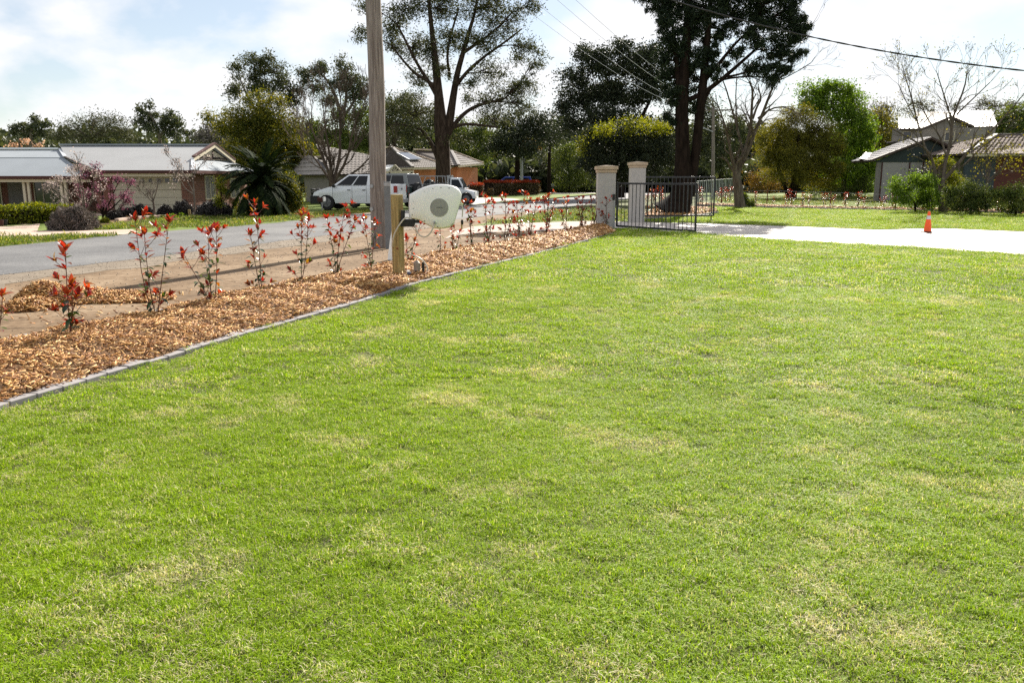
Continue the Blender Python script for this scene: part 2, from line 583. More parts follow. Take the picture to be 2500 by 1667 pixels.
# ---- grass: tufts of blades instanced over the lawn
def grass_material(name, greens, straw, trans=0.45, dry=1.0):
    m, n, l, b = mat(name)
    at = n.new("ShaderNodeAttribute"); at.attribute_name = "rnd"
    g = n.new("ShaderNodeNewGeometry")
    mp = n.new("ShaderNodeMapping"); mp.inputs["Scale"].default_value = (1, 1, 0)
    l.new(g.outputs["Position"], mp.inputs[0])
    big = n.new("ShaderNodeTexNoise"); big.inputs["Scale"].default_value = 1.15; big.inputs["Detail"].default_value = 6; big.inputs["Roughness"].default_value = .66
    l.new(mp.outputs[0], big.inputs["Vector"])
    wide = n.new("ShaderNodeTexNoise"); wide.inputs["Scale"].default_value = .3; wide.inputs["Detail"].default_value = 3
    l.new(mp.outputs[0], wide.inputs["Vector"])
    # share of straw blades, pale with painted-in sheen, from the patch noise
    mr = n.new("ShaderNodeMapRange"); mr.inputs["From Min"].default_value = .52; mr.inputs["From Max"].default_value = .68
    mr.inputs["To Min"].default_value = .12 * dry; mr.inputs["To Max"].default_value = .8 * dry
    l.new(big.outputs[0], mr.inputs["Value"])
    lt = n.new("ShaderNodeMath"); lt.operation = 'LESS_THAN'
    l.new(at.outputs["Fac"], lt.inputs[0]); l.new(mr.outputs[0], lt.inputs[1])
    # greens by blade
    fr = n.new("ShaderNodeMath"); fr.operation = 'MULTIPLY'; fr.inputs[1].default_value = 7.31
    l.new(at.outputs["Fac"], fr.inputs[0])
    fc = n.new("ShaderNodeMath"); fc.operation = 'FRACT'; l.new(fr.outputs[0], fc.inputs[0])
    md = n.new("ShaderNodeMix"); md.inputs["Factor"].default_value = .5
    l.new(fc.outputs[0], md.inputs["A"]); l.new(wide.outputs[0], md.inputs["B"])
    r = n.new("ShaderNodeValToRGB")
    r.color_ramp.elements[0].position = .2; r.color_ramp.elements[0].color = (*greens[0], 1)
    r.color_ramp.elements[1].position = .8; r.color_ramp.elements[1].color = (*greens[2], 1)
    e = r.color_ramp.elements.new(.5); e.color = (*greens[1], 1)
    l.new(md.outputs["Result"], r.inputs[0])
    rs = n.new("ShaderNodeValToRGB")
    rs.color_ramp.elements[0].color = (*straw[0], 1); rs.color_ramp.elements[1].color = (*straw[1], 1)
    l.new(fc.outputs[0], rs.inputs[0])
    mx = n.new("ShaderNodeMix"); mx.data_type = 'RGBA'
    l.new(lt.outputs[0], mx.inputs["Factor"]); l.new(r.outputs[0], mx.inputs["A"]); l.new(rs.outputs[0], mx.inputs["B"])
    l.new(mx.outputs["Result"], b.inputs["Base Color"])
    b.inputs["Roughness"].default_value = .55
    b.inputs["Specular IOR Level"].default_value = .13
    t = n.new("ShaderNodeBsdfTranslucent")
    mu = n.new("ShaderNodeMix"); mu.data_type = 'RGBA'; mu.blend_type = 'MULTIPLY'; mu.inputs["Factor"].default_value = 1
    mu.inputs["B"].default_value = (1.35, 1.4, .55, 1)
    l.new(mx.outputs["Result"], mu.inputs["A"]); l.new(mu.outputs["Result"], t.inputs["Color"])
    ms = n.new("ShaderNodeMixShader"); ms.inputs[0].default_value = trans
    l.new(b.outputs[0], ms.inputs[1]); l.new(t.outputs[0], ms.inputs[2])
    l.new(ms.outputs[0], n["Material Output"].inputs["Surface"])
    return m


M_grass = grass_material("lawn_blades", [(.125, .215, .006), (.24, .355, .010), (.345, .455, .022)], [(.46, .40, .22), (.74, .68, .48)], trans=.36)  # straw tones paled to put the sheen of lying blades into the colour
M_grass2 = grass_material("verge_blades", [(.055, .095, .010), (.10, .145, .016), (.16, .18, .03)], [(.25, .21, .09), (.38, .33, .17)], dry=1.3)


def tuft_mesh(name, nb, rad, h0, h1, w, m):
    vs, fs, rn_ = [], [], []
    for _ in range(nb):
        a = RND.uniform(0, 6.283); r = rad * math.sqrt(RND.random())
        x, y = r * math.cos(a), r * math.sin(a)
        h = RND.uniform(h0, h1)
        b = RND.uniform(0, 6.283)
        lean = RND.choice((RND.uniform(.3, 1.0), RND.uniform(.8, 2.4)))
        dx, dy = math.cos(b), math.sin(b)
        sx, sy = -dy * w / 2, dx * w / 2
        z1, z2 = h * .55, h * .55 + h * .45 * max(.05, 1 - lean * .7)
        l1, l2 = h * lean * .35, h * lean * .95
        k = len(vs)
        vs += [(x - sx, y - sy, 0), (x + sx, y + sy, 0), (x + dx * l1 + sx * .8, y + dy * l1 + sy * .8, z1), (x + dx * l1 - sx * .8, y + dy * l1 - sy * .8, z1),
               (x + dx * l2, y + dy * l2, z2)]
        fs += [(k, k + 1, k + 2, k + 3), (k + 3, k + 2, k + 4)]
        q = RND.random()
        rn_ += [q, q]
    me = bpy.data.meshes.new(name)
    me.from_pydata(vs, [], fs)
    at = me.attributes.new("rnd", 'FLOAT', 'FACE')
    at.data.foreach_set("value", np.array(rn_, dtype=np.float32))
    me.materials.append(m)
    return me


def scatter_points(poly, dens, lo, hi, margin, halfang=.72):
    """random points of a polygon between two distances from the viewer, kept off its edge"""
    P2 = np.array(poly)
    x0, x1 = P2[:, 0].min(), P2[:, 0].max()
    y0, y1 = max(P2[:, 1].min(), -1.0), P2[:, 1].max()
    x0, x1, y0, y1 = max(x0, -hi), min(x1, hi), max(y0, -1.0), min(y1, hi)
    n = int((x1 - x0) * (y1 - y0) * dens)
    pts = np.column_stack([rng.uniform(x0, x1, n), rng.uniform(y0, y1, n)])
    d = np.hypot(pts[:, 0], pts[:, 1])
    k = (d >= lo) & (d < hi) & (np.abs(pts[:, 0]) < 1.6 + pts[:, 1] * halfang)
    pts = pts[k]
    pts = pts[in_poly(pts, poly)]
    if len(pts):
        pts = pts[poly_dist(pts, poly) > margin]
    return pts


def instancer(name, pts, vid, scl, coll, label_kind="stuff", z=0.0, tilt=0.12, bias=None):
    n = len(pts)
    me = bpy.data.meshes.new(name)
    me.vertices.add(n)
    co = np.column_stack([pts[:, 0], pts[:, 1], np.full(n, z) if pts.shape[1] == 2 else pts[:, 2]])
    me.vertices.foreach_set("co", co.astype(np.float32).ravel())
    a = me.attributes.new("vid", 'INT', 'POINT'); a.data.foreach_set("value", vid.astype(np.int32))
    a = me.attributes.new("rot", 'FLOAT_VECTOR', 'POINT')
    al = rng.normal(0, tilt, n) + (bias if bias is not None else 0); be = rng.normal(0, tilt, n); ga = rng.uniform(0, 6.283, n)
    ca, sa, cb2, sb2, cg, sg = np.cos(al), np.sin(al), np.cos(be), np.sin(be), np.cos(ga), np.sin(ga)
    # turn about the upright first, then lean: R = Rx(al) Ry(be) Rz(ga), written as an XYZ euler
    r00, r10, r20 = cb2 * cg, ca * sg + sa * sb2 * cg, sa * sg - ca * sb2 * cg
    r21, r22 = sa * cg + ca * sb2 * sg, ca * cb2
    rot = np.column_stack([np.arctan2(r21, r22), -np.arcsin(np.clip(r20, -1, 1)), np.arctan2(r10, r00)])
    a.data.foreach_set("vector", rot.astype(np.float32).ravel())
    a = me.attributes.new("scl", 'FLOAT', 'POINT'); a.data.foreach_set("value", scl.astype(np.float32))
    o = link(name, me)
    ng = bpy.data.node_groups.new(name, 'GeometryNodeTree')
    ng.interface.new_socket("Geometry", in_out='INPUT', socket_type='NodeSocketGeometry')
    ng.interface.new_socket("Geometry", in_out='OUTPUT', socket_type='NodeSocketGeometry')
    gi, go = ng.nodes.new("NodeGroupInput"), ng.nodes.new("NodeGroupOutput")
    ci = ng.nodes.new("GeometryNodeCollectionInfo")
    ci.inputs["Collection"].default_value = coll
    ci.inputs["Separate Children"].default_value = True
    ci.inputs["Reset Children"].default_value = True
    ip = ng.nodes.new("GeometryNodeInstanceOnPoints")
    ip.inputs["Pick Instance"].default_value = True

    def attr(nm, ty):
        q = ng.nodes.new("GeometryNodeInputNamedAttribute")
        q.data_type = ty
        q.inputs["Name"].default_value = nm
        return next(s for s in q.outputs if s.enabled and s.name == "Attribute")
    er = ng.nodes.new("FunctionNodeEulerToRotation")
    L = ng.links
    L.new(attr("rot", 'FLOAT_VECTOR'), er.inputs[0])
    L.new(gi.outputs[0], ip.inputs["Points"])
    L.new(ci.outputs[0], ip.inputs["Instance"])
    L.new(attr("vid", 'INT'), ip.inputs["Instance Index"])
    L.new(er.outputs[0], ip.inputs["Rotation"])
    L.new(attr("scl", 'FLOAT'), ip.inputs["Scale"])
    L.new(ip.outputs[0], go.inputs[0])
    md = o.modifiers.new("scatter", 'NODES')
    md.node_group = ng
    o["kind"] = label_kind
    return o


tufts = bpy.data.collections.new("tuft_source")
NV = 6
for i in range(NV):
    tufts.objects.link(bpy.data.objects.new("tuft_a%d" % i, tuft_mesh("tuft", 170, .10, .010, .026, .0030, M_grass)))
for i in range(NV):
    tufts.objects.link(bpy.data.objects.new("tuft_b%d" % i, tuft_mesh("tuft", 150, .15, .012, .030, .0048, M_grass)))
for i in range(NV):
    tufts.objects.link(bpy.data.objects.new("tuft_c%d" % i, tuft_mesh("tuft", 110, .26, .015, .045, .009, M_grass)))
vt = bpy.data.collections.new("verge_tuft_source")
for i in range(NV):
    vt.objects.link(bpy.data.objects.new("verge_tuft_%d" % i, tuft_mesh("tuft", 80, .35, .03, .09, .018, M_grass2)))

sets = []
for (dens, lo, hi, margin, base) in ((280, 0, 6.5, .04, 0), (120, 6.5, 13, .05, NV), (34, 13, 40, .06, 2 * NV)):
    p = scatter_points(lawn_poly, dens, lo, hi, margin)
    sets.append((p, base + rng.integers(0, NV, len(p))))
p = scatter_points([tuple(map(float, q)) for q in far_lawn], 30, 10, 60, .2)
sets.append((p, 2 * NV + rng.integers(0, NV, len(p))))
allp = np.vstack([s[0] for s in sets]); allv = np.concatenate([s[1] for s in sets])
wob_ = .5 + .5 * np.sin(allp[:, 0] * 5.1 + 1.7 * np.sin(allp[:, 1] * 3.3)) * np.sin(allp[:, 1] * 4.3 + 1.3 * np.sin(allp[:, 0] * 2.7))
instancer("lawn_grass", allp, allv, (.85 + .25 * wob_) * rng.uniform(.75, 1.3, len(allp)), tufts, z=0.0,
          bias=.025 * np.tanh(2 * np.sin(2 * np.pi * (allp[:, 0] * .93 - allp[:, 1] * .30) / 1.9)))
vp = []
for poly, de in (([G(560, 553).xy, G(903, 519).xy, G(905, 513).xy, G(640, 526).xy, G(600, 515).xy, G(330, 540).xy, G(150, 563).xy, G(322, 559).xy], 11),
                 ([G(0, 579).xy, G(225, 574).xy, G(300, 573).xy, G(0, 601).xy, G(-200, 615).xy, G(-200, 585).xy], 14),
                 ([G(1160, 551.5).xy, G(1245, 545.2).xy, G(1400, 539.8).xy, G(1506, 540.6).xy, G(1560, 540).xy, G(1565, 516).xy, G(1455, 510).xy, G(1330, 518).xy], 9),
                 ([G(1743, 496).xy, G(1900, 499).xy, G(2500, 514).xy, G(2500, 478).xy, G(1743, 478).xy], 2.0)):
    vp.append(scatter_points([tuple(map(float, q)) for q in poly], de, 5, 110, .1))
vp = np.vstack(vp)
instancer("verge_grass", vp, rng.integers(0, NV, len(vp)), rng.uniform(.7, 1.4, len(vp)), vt, z=-0.01)

# ---- mulch bed: a low mound between the two rows of edging
bed_n = 90


def along(line, t):
    seg = [(b - a).length for a, b in zip(line[:-1], line[1:])]
    tot = sum(seg); d = t * tot
    for a, b, s in zip(line[:-1], line[1:], seg):
        if d <= s: return a + (b - a) * (d / max(s, 1e-9))
        d -= s
    return line[-1].copy()


BED_U, BED_V = 110, 12
bedA = [along(kerb, i / BED_U) for i in range(BED_U + 1)]
bedB = []
for p in bedA:                                     # nearest crossing on the far edge, measured square to the bed
    best = min(range(len(far_edge)), key=lambda k: (far_edge[k] - p - Vector((-1.0, .75, 0))).length + 0 * k)
    bedB.append(far_edge[best])
bedB = [along(far_edge, i / BED_U) for i in range(BED_U + 1)]


def bed_z(i, s):
    return .035 + .10 * math.sin(math.pi * min(max(s, 0), 1)) ** .8 + .018 * math.sin(i * 1.7 + s * 9) + .012 * math.sin(i * .63 + 2)


vs, fs = [], []
for i in range(BED_U + 1):
    for j in range(BED_V + 1):
        s = j / BED_V
        p = bedA[i] * (1 - s) + bedB[i] * s
        vs.append((p.x, p.y, bed_z(i, s) if 0 < j < BED_V else .0))
for i in range(BED_U):
    for j in range(BED_V):
        a = i * (BED_V + 1) + j
        fs.append((a, a + 1, a + BED_V + 2, a + BED_V + 1))
me = bpy.data.meshes.new("mulch_bed"); me.from_pydata(vs, [], fs); me.materials.append(M_soil); me.shade_smooth()
bed = link("mulch_bed", me); bed["kind"] = "structure"


def chip_material(name, c):
    m, n, l, b = mat(name)
    a = n.new("ShaderNodeAttribute"); a.attribute_name = "rnd"
    r = n.new("ShaderNodeValToRGB")
    r.color_ramp.elements[0].position = 0; r.color_ramp.elements[0].color = (*c[0], 1)
    r.color_ramp.elements[1].position = 1; r.color_ramp.elements[1].color = (*c[3], 1)
    for t, q in ((.35, c[1]), (.7, c[2])):
        e = r.color_ramp.elements.new(t); e.color = (*q, 1)
    l.new(a.outputs["Fac"], r.inputs[0]); l.new(r.outputs[0], b.inputs["Base Color"])
    b.inputs["Roughness"].default_value = .62; b.inputs["Specular IOR Level"].default_value = .35
    return m


M_chip = chip_material("wood_chips", [(.15, .055, .014), (.39, .168, .04), (.58, .315, .092), (.78, .55, .26)])


def chips(name, C, L, W, T, m, flat=.28):
    """splinters of wood: thin boxes lying about"""
    n = len(C)
    az = rng.uniform(0, 2 * np.pi, n)
    tl = rng.normal(0, flat, n)
    D = np.column_stack([np.cos(az) * np.cos(tl), np.sin(az) * np.cos(tl), np.sin(tl)])
    U = unit(np.column_stack([rng.normal(0, flat, n), rng.normal(0, flat, n), np.ones(n)]))
    S = unit(np.cross(U, D)); U = np.cross(D, S)
    L, W, T = (np.asarray(a).reshape(-1, 1) for a in (L, W, T))
    V = np.empty((n, 8, 3))
    k = 0
    for c in (-1, 1):
        for a, b in ((-1, -1), (1, -1), (1, 1), (-1, 1)):
            wd = np.where(a > 0, rng.uniform(.35, .9, (n, 1)), 1.0)
            V[:, k] = C + D * L * a * .5 + S * W * b * .5 * wd + U * T * c * .5
            k += 1
    base = np.array([(4, 5, 6, 7), (0, 1, 5, 4), (1, 2, 6, 5), (2, 3, 7, 6), (3, 0, 4, 7)])
    Fc = (np.arange(n)[:, None, None] * 8 + base[None]).reshape(-1, 4)
    me = quick_mesh(name, V.reshape(-1, 3), Fc, m, np.repeat(rng.random(n) ** 1.35, 5))
    return me


pts = []
nchip = 46000
tt = rng.random(nchip) ** 1.7
for t, s in zip(tt, rng.random(nchip)):
    f = t * BED_U; i = min(int(f), BED_U - 1); g = f - i
    s = .03 + .94 * s
    p = (bedA[i] * (1 - g) + bedA[i + 1] * g) * (1 - s) + (bedB[i] * (1 - g) + bedB[i + 1] * g) * s
    pts.append((p.x, p.y, bed_z(f, s) + RND.uniform(-.008, .022)))
pts = np.array(pts)
dist = np.hypot(pts[:, 0], pts[:, 1])
gs = np.clip(dist / 11, .8, 2.0)
o = link("wood_chip_mulch", chips("wood_chip_mulch", pts, rng.uniform(.025, .11, nchip) * gs, rng.uniform(.006, .015, nchip) * gs, rng.uniform(.003, .008, nchip), M_chip))
o["kind"] = "stuff"

# heap of left-over mulch on the dirt
hp = [(27, 763), (60, 742), (100, 705), (121, 692), (150, 698), (200, 704), (270, 712), (375, 728)]
hb0, hb1 = G(30, 764), G(385, 731)
heap_c = [(G(112, 738), .42, .27), (G(75, 750), .34, .12), (G(165, 735), .40, .19), (G(225, 730), .40, .13), (G(290, 728), .45, .08), (G(350, 728), .42, .05)]


def heap_h(x, y):
    h = 0
    for c, r, z in heap_c:
        d = math.hypot(x - c.x, y - c.y) / r
        if d < 1: h = max(h, z * (1 - d * d) ** 1.2)
    return h


n = 26
x0, x1, y0, y1 = hb0.x - .8, hb1.x + .8, hb0.y - .8, hb1.y + .9
vs, fs = [], []
for j in range(n + 1):
    for i in range(2 * n + 1):
        x, y = x0 + (x1 - x0) * i / (2 * n), y0 + (y1 - y0) * j / n
        vs.append((x, y, heap_h(x, y) - .022))
for j in range(n):
    for i in range(2 * n):
        a = j * (2 * n + 1) + i
        q = (a, a + 1, a + 2 * n + 2, a + 2 * n + 1)
        if max(vs[k][2] for k in q) > -.02: fs.append(q)
hroot = thing("mulch_heap", "loose heap of orange brown wood chips dumped on the bare dirt verge beyond the bed", "mulch heap", (heap_c[0][0].x, heap_c[0][0].y, 0))
me = bpy.data.meshes.new("heap_core"); me.from_pydata([(v[0] - hroot.location.x, v[1] - hroot.location.y, v[2]) for v in vs], [], fs); me.materials.append(M_soil); me.shade_smooth()
link("heap_core", me, hroot, hroot.location.copy())
hpts = []
while len(hpts) < 6500:
    x, y = RND.uniform(x0, x1), RND.uniform(y0, y1)
    h = heap_h(x, y)
    if h > .01 or (h > 0 and RND.random() < .4) or RND.random() < .006:
        hpts.append((x, y, h + RND.uniform(-.02, .02)))
hpts = np.array(hpts)
o = link("loose_chips", chips("loose_chips", hpts - np.array(hroot.location), rng.uniform(.03, .085, len(hpts)), rng.uniform(.008, .02, len(hpts)), rng.uniform(.004, .009, len(hpts)), M_chip, .5), hroot, hroot.location.copy())
o["kind"] = "stuff"

# pebbles and crumbs on the dirt and the shoulder
M_peb = chip_material("pebbles", [(.13, .095, .065), (.2, .15, .105), (.27, .21, .15), (.34, .28, .22)])
pp = scatter_points([tuple(map(float, q)) for q in dirt_poly], 16, 6, 22, .02)
pp = np.vstack([pp, scatter_points([tuple(map(float, q)) for q in gp], 22, 6, 32, .02)])
gs = np.hypot(pp[:, 0], pp[:, 1]) / 14
cc = np.column_stack([pp, np.full(len(pp), -.010)])
o = link("pebbles", chips("pebbles", cc, rng.uniform(.006, .024, len(cc)) * gs, rng.uniform(.006, .018, len(cc)) * gs, rng.uniform(.004, .010, len(cc)) * gs, M_peb))
o["kind"] = "stuff"

# ---- concrete edging, one block after another
M_edge = plain("grey_edging", (.23, .215, .215), rough=.85, var=.16, scale=9, bump=.002)


def edging(name, label, line, w, h, side, step=.235, gap=.008, zoff=0.0):
    q = resample(line, step)
    root = thing(name, label, "garden edging", (q[0].x, q[0].y, 0))
    meshes = []
    for k in range(4):
        mb = MB(); L = step - gap
        z = h + RND.uniform(-.003, .003)
        mb.box(0, L, -w / 2, w / 2, -.04, z)
        meshes.append(mb.mesh("edging_block", M_edge, bevel=.006, segs=1))
    for i, (a, b) in enumerate(zip(q[:-1], q[1:])):
        d = b - a
        o = bpy.data.objects.new("edging_block", meshes[i % 4])
        COL.objects.link(o)
        o.parent = root
        n = Vector((-d.y, d.x, 0)).normalized() * side * w * .5
        o.location = a + n - root.location + Vector((0, 0, zoff + RND.uniform(-.004, .004)))
        o.rotation_euler = (RND.uniform(-.02, .02), 0, math.atan2(d.y, d.x) + RND.uniform(-.012, .012))
    return root


edging("garden_edging", "row of grey concrete edging blocks between the lawn and the mulch bed", kerb, .17, .04, 1)
edging("garden_edging", "grey concrete edging on the road side of the mulch bed", far_edge, .11, .05, -1, step=.3)
# ================================================================== PILLARS, GATES, POLES
M_render = plain("rendered_wall", (.42, .40, .37), rough=.9, var=.07, scale=7, bump=.004, detail=9)
M_cap = plain("sandstone_cap", (.46, .36, .25), rough=.85, var=.14, scale=8, bump=.003)
M_black = plain("black_steel", (.016, .018, .022), rough=.42, var=.2, scale=12, spec=.5)
M_blackp = plain("black_plastic", (.012, .012, .013), rough=.5, var=.1)
M_galv = plain("galvanised_steel", (.34, .35, .36), rough=.45, metal=.75, var=.12, scale=9)
M_white = plain("white_plastic", (.82, .82, .79), rough=.38, var=.03, scale=4, spec=.5)
M_rust = plain("rusty_steel", (.14, .05, .025), rough=.85, var=.35, scale=20)


def pillar(u, vb, vt, wpx, label, cap_px):
    b = G(u, vb)
    top = P(u, vt, b.y).z
    s = px(b.y)
    w = wpx * s / 2
    r = thing("gate_pillar", label, "gate pillar", b, group="rendered gate pillars")
    c = cap_px * s
    MB().box(-w, w, -w, w, -.02, top - c).build("shaft", M_render, r, bevel=.008, local=True)
    k = w * 1.15
    m1 = MB()
    m1.box(-w * 1.10, w * 1.10, -w * 1.10, w * 1.10, top - c + .002, top - c * .58)
    m1.build("cap_moulding", M_cap, r, bevel=.03, local=True, segs=3)
    m2 = MB()
    h = w * 1.22
    m2.box(-h, h, -h, h, top - c * .578, top - .03)
    m2.add([(-h, -h, top - .03), (h, -h, top - .03), (h, h, top - .03), (-h, h, top - .03), (0, 0, top + .012)], [(0, 1, 4), (1, 2, 4), (2, 3, 4), (3, 0, 4)])
    m2.build("cap_stone", M_cap, r, bevel=.01, local=True)
    return r, b, w, top


p1, p1b, p1w, p1t = pillar(1477, 557, 404, 43, "nearer grey rendered gate pillar with a sandstone cap, red leaves at its foot", 18)
p2, p2b, p2w, p2t = pillar(1552.5, 542, 395, 36, "farther grey rendered gate pillar with a sandstone cap, behind the front gate leaf", 15)
k = MB()
kx = p1w + .002
k.box(kx - .10, kx - .02, -p1w - .035, -p1w - .001, .92, 1.10)
k.build("keypad", M_blackp, p1, bevel=.006, local=True)
k = MB(); k.box(kx - .055, kx - .03, -p1w - .02, -p1w - .001, .02, .92)
k.build("conduit", M_galv, p1, local=True)


def gate(label, a, b, z0, z1, nb, post_w, slant=()):
    a, b = Vector(a), Vector(b)
    r = thing("driveway_gate", label, "gate", a, group="black steel driveway gates")
    d = (b - a); L = d.length; d.normalize()
    U = Vector((0, 0, 1))
    q = lambda s, z: a + d * s + U * z
    MB().bar(q(-post_w / 2, z0 - .0), q(-post_w / 2, z1 + .02), post_w, .06).build("hinge_stile", M_black, r, bevel=.004)
    MB().bar(q(L, z0), q(L, z1), .055, .05).build("end_stile", M_black, r, bevel=.004)
    MB().bar(q(.001, z1 - .03), q(L - .028, z1 - .03), .05, .06).build("top_rail", M_black, r, bevel=.004)
    MB().bar(q(.001, z0 + .025), q(L - .028, z0 + .025), .05, .06).build("bottom_rail", M_black, r, bevel=.004)
    for i in range(nb):
        s = L * (i + 1) / (nb + 1)
        e = .10 if i in slant else 0
        MB().bar(q(s, z0 + .056), q(s - e, z1 - .061), .02).build("bar", M_black, r)
    for z in (z0 + .25, z1 - .3):
        MB().bar(q(-post_w - .09, z), q(-post_w - .001, z), .05, .05).build("hinge", M_black, r)
    return r, q, L


g1a, g1b = G(1507, 557), G(1697, 570)
z_top1 = P(1504, 446, g1a.y).z
g1, q1, L1 = gate("front black steel gate leaf swung open towards the lawn", g1a, g1b, .045, z_top1, 19, .06, (11, 12))
g2a, g2b = G(1571, 542), G(1741, 540.5)
z_top2 = P(1571, 430.5, g2a.y).z
g2, q2, L2 = gate("rear black steel gate leaf hinged on the farther pillar, drop bolt down", g2a, g2b, .20, z_top2, 17, .15)
MB().bar(q2(L2 - .09, 0), q2(L2 - .09, .95), .035).build("drop_bolt", M_black, g2)

# ---- utility pole, its steel companion, wires
m, n, l, b = mat("weathered_timber")
tc = n.new("ShaderNodeTexCoord"); mp = n.new("ShaderNodeMapping"); mp.inputs["Scale"].default_value = (9, 9, .55)
n1 = n.new("ShaderNodeTexNoise"); n1.inputs["Scale"].default_value = 3; n1.inputs["Detail"].default_value = 9
r_ = n.new("ShaderNodeValToRGB")
r_.color_ramp.elements[0].position = .32; r_.color_ramp.elements[0].color = (.13, .102, .087, 1)
r_.color_ramp.elements[1].position = .66; r_.color_ramp.elements[1].color = (.30, .26, .232, 1)
l.new(tc.outputs["Object"], mp.inputs[0]); l.new(mp.outputs[0], n1.inputs["Vector"]); l.new(n1.outputs[0], r_.inputs[0])
l.new(r_.outputs[0], b.inputs["Base Color"]); b.inputs["Roughness"].default_value = .9
bu = n.new("ShaderNodeBump"); bu.inputs["Distance"].default_value = .012; l.new(n1.outputs[0], bu.inputs["Height"]); l.new(bu.outputs[0], b.inputs["Normal"])
M_pole = m

pb = G(927, 603)
root = thing("utility_pole", "tall weathered timber utility pole on the dirt verge behind the hose reel", "utility pole", pb)
s = px(pb.y)
pts, rad = [], []
for (u, v, w) in ((928, 604, 43), (926.5, 560, 41), (924, 500, 40), (922, 400, 39), (920.5, 300, 38.5), (920, 230, 38.5), (917.5, 150, 37.5), (913.5, 60, 36.5), (911, 0, 36)):
    pts.append(P(u, v, pb.y)); rad.append(w * s / 2)
pts.append(pts[-1] + Vector((-.02, 0, 1.6))); rad.append(rad[-1] * .95)
pole_top = Vector((pb.x - .02, pb.y, 9.2))
pts.append(pole_top); rad.append(rad[-1] * .85)
MB().tube(pts, rad, 20).build("pole", M_pole, root, smooth=True)
for (u, v) in ((915, 455), (915, 510)):
    c = P(u, v, pb.y); d = Vector((-.25, -1, 0)).normalized()
    MB().tube([c + d * (rad[2] - .02), c + d * (rad[2] + .006)], .045, 14).build("pole_tag", M_galv, root)
MB().bar(pole_top + Vector((-1.1, -.16, -.6)), pole_top + Vector((1.1, -.16, -.6)), .1).build("crossarm", M_pole, root)
for x in (-1, -.4, .4, 1):
    MB().lathe([(.03, 0), (.05, .03), (.03, .07), (.05, .1), (.02, .14)], pole_top + Vector((x, -.16, -.55)), 10).build("insulator", M_white, root)

b2 = G(946, 606)
root = thing("steel_post", "grey steel post standing tight beside the timber utility pole", "post", b2)
t2 = P(946, 444, b2.y).z
MB().box(b2.x - .045, b2.x + .10, b2.y + .02, b2.y + .11, -.02, t2).build("steel_channel", plain("grey_paint_steel", (.17, .18, .185), rough=.6, var=.12, scale=5), root, bevel=.006)
mb = MB(); mb.box(b2.x - .045, b2.x + .10, b2.y + .012, b2.y + .019, t2 - .10, t2 - .02); mb.build("cover_plate", M_galv, root)

b3 = G(955, 633)
root = thing("plastic_sleeve", "white tapered plastic sheet leaning behind the timber hose post", "plastic sleeve", b3)
t3 = P(959, 560, b3.y)
MB().tube([b3 + Vector((0, 0, -.01)), t3 * .6 + Vector((b3.x, b3.y, 0)) * .4, t3], [.075, .05, .022], 12).build("sleeve", M_white, root, smooth=True)

M_wire = plain("bare_wire", (.5, .5, .5), rough=.35, metal=.8)
M_cable = plain("black_cable", (.02, .02, .022), rough=.4, var=.2, scale=30)

# far pole with its crossarm
fy = 78.0
fb = P(1741, 470, fy); fb.z = 0
ft = P(1741, 270, fy)
root = thing("utility_pole", "pale distant utility pole with crossarm behind the bare tree by the gates", "utility pole", fb)
MB().tube([fb, ft + Vector((0, 0, .35))], [.17, .12], 10).build("pole", M_pole, root, smooth=True)
MB().bar(ft + Vector((-1.6, .5, 0)), ft + Vector((1.6, -.5, 0)), .12).build("crossarm", M_pole, root)
MB().bar(P(1714, 311, fy - .3), P(1741, 322, fy - .3), .09).build("lamp_arm", M_galv, root)
for i, x in enumerate((-1, -.4, .4, 1)):
    a = pole_top + Vector((x, -.16, -.42))
    c = ft + Vector((x * 1.4, -x * .44, .12))
    pts = []
    for k in range(25):
        t = k / 24
        p = a * (1 - t) + c * t
        p.z -= 4 * 1.1 * t * (1 - t)
        pts.append(p)
    mb = MB().tube(pts, [.004 + .010 * k / 24 for k in range(25)], 5)
    o = mb.build("power_line", M_wire, None, smooth=True)
    tag(o, ["thin power line on the left end of the crossarms", "thin power line second from the left between the poles",
            "thin power line second from the right between the poles", "thin power line on the right end of the crossarms"][i], "power line", "power lines between the two utility poles")

# service cable to a house out of the picture
A = pole_top + Vector((.1, -.15, -.9)); B2 = Vector((15.5, 10.2, 0))


def cable_pt(s, z=None):
    return Vector((A.x + (B2.x - A.x) * s, A.y + (B2.y - A.y) * s, 0))


def solve(u, v):
    lo, hi = 0.0, 1.3
    for _ in range(60):
        mid = (lo + hi) / 2
        p = cable_pt(mid); q = P(u, v, p.y)
        if q.x > p.x: lo = mid
        else: hi = mid
    p = cable_pt(lo)
    return lo, P(u, v, p.y).z


sz = [(0.0, A.z)] + [solve(u, v) for u, v in ((1615, 0), (2040, 92), (2500, 178))]
xs, ys = np.array([q[0] for q in sz]), np.array([q[1] for q in sz])
co = np.polyfit(xs, ys, 2)
mb = MB()
for off, ph in ((.007, 0), (.007, math.pi)):
    pts = []
    for k in range(260):
        t = k / 259 * 1.05
        p = cable_pt(t); p.z = float(np.polyval(co, t))
        a = k * .9 + ph
        pts.append(p + Vector((0, math.cos(a), math.sin(a))) * off)
    mb.tube(pts, .0085, 5)
o = mb.build("service_cable", M_cable, None, smooth=True)
tag(o, "thick twisted black service cable crossing the upper right sky", "cable")

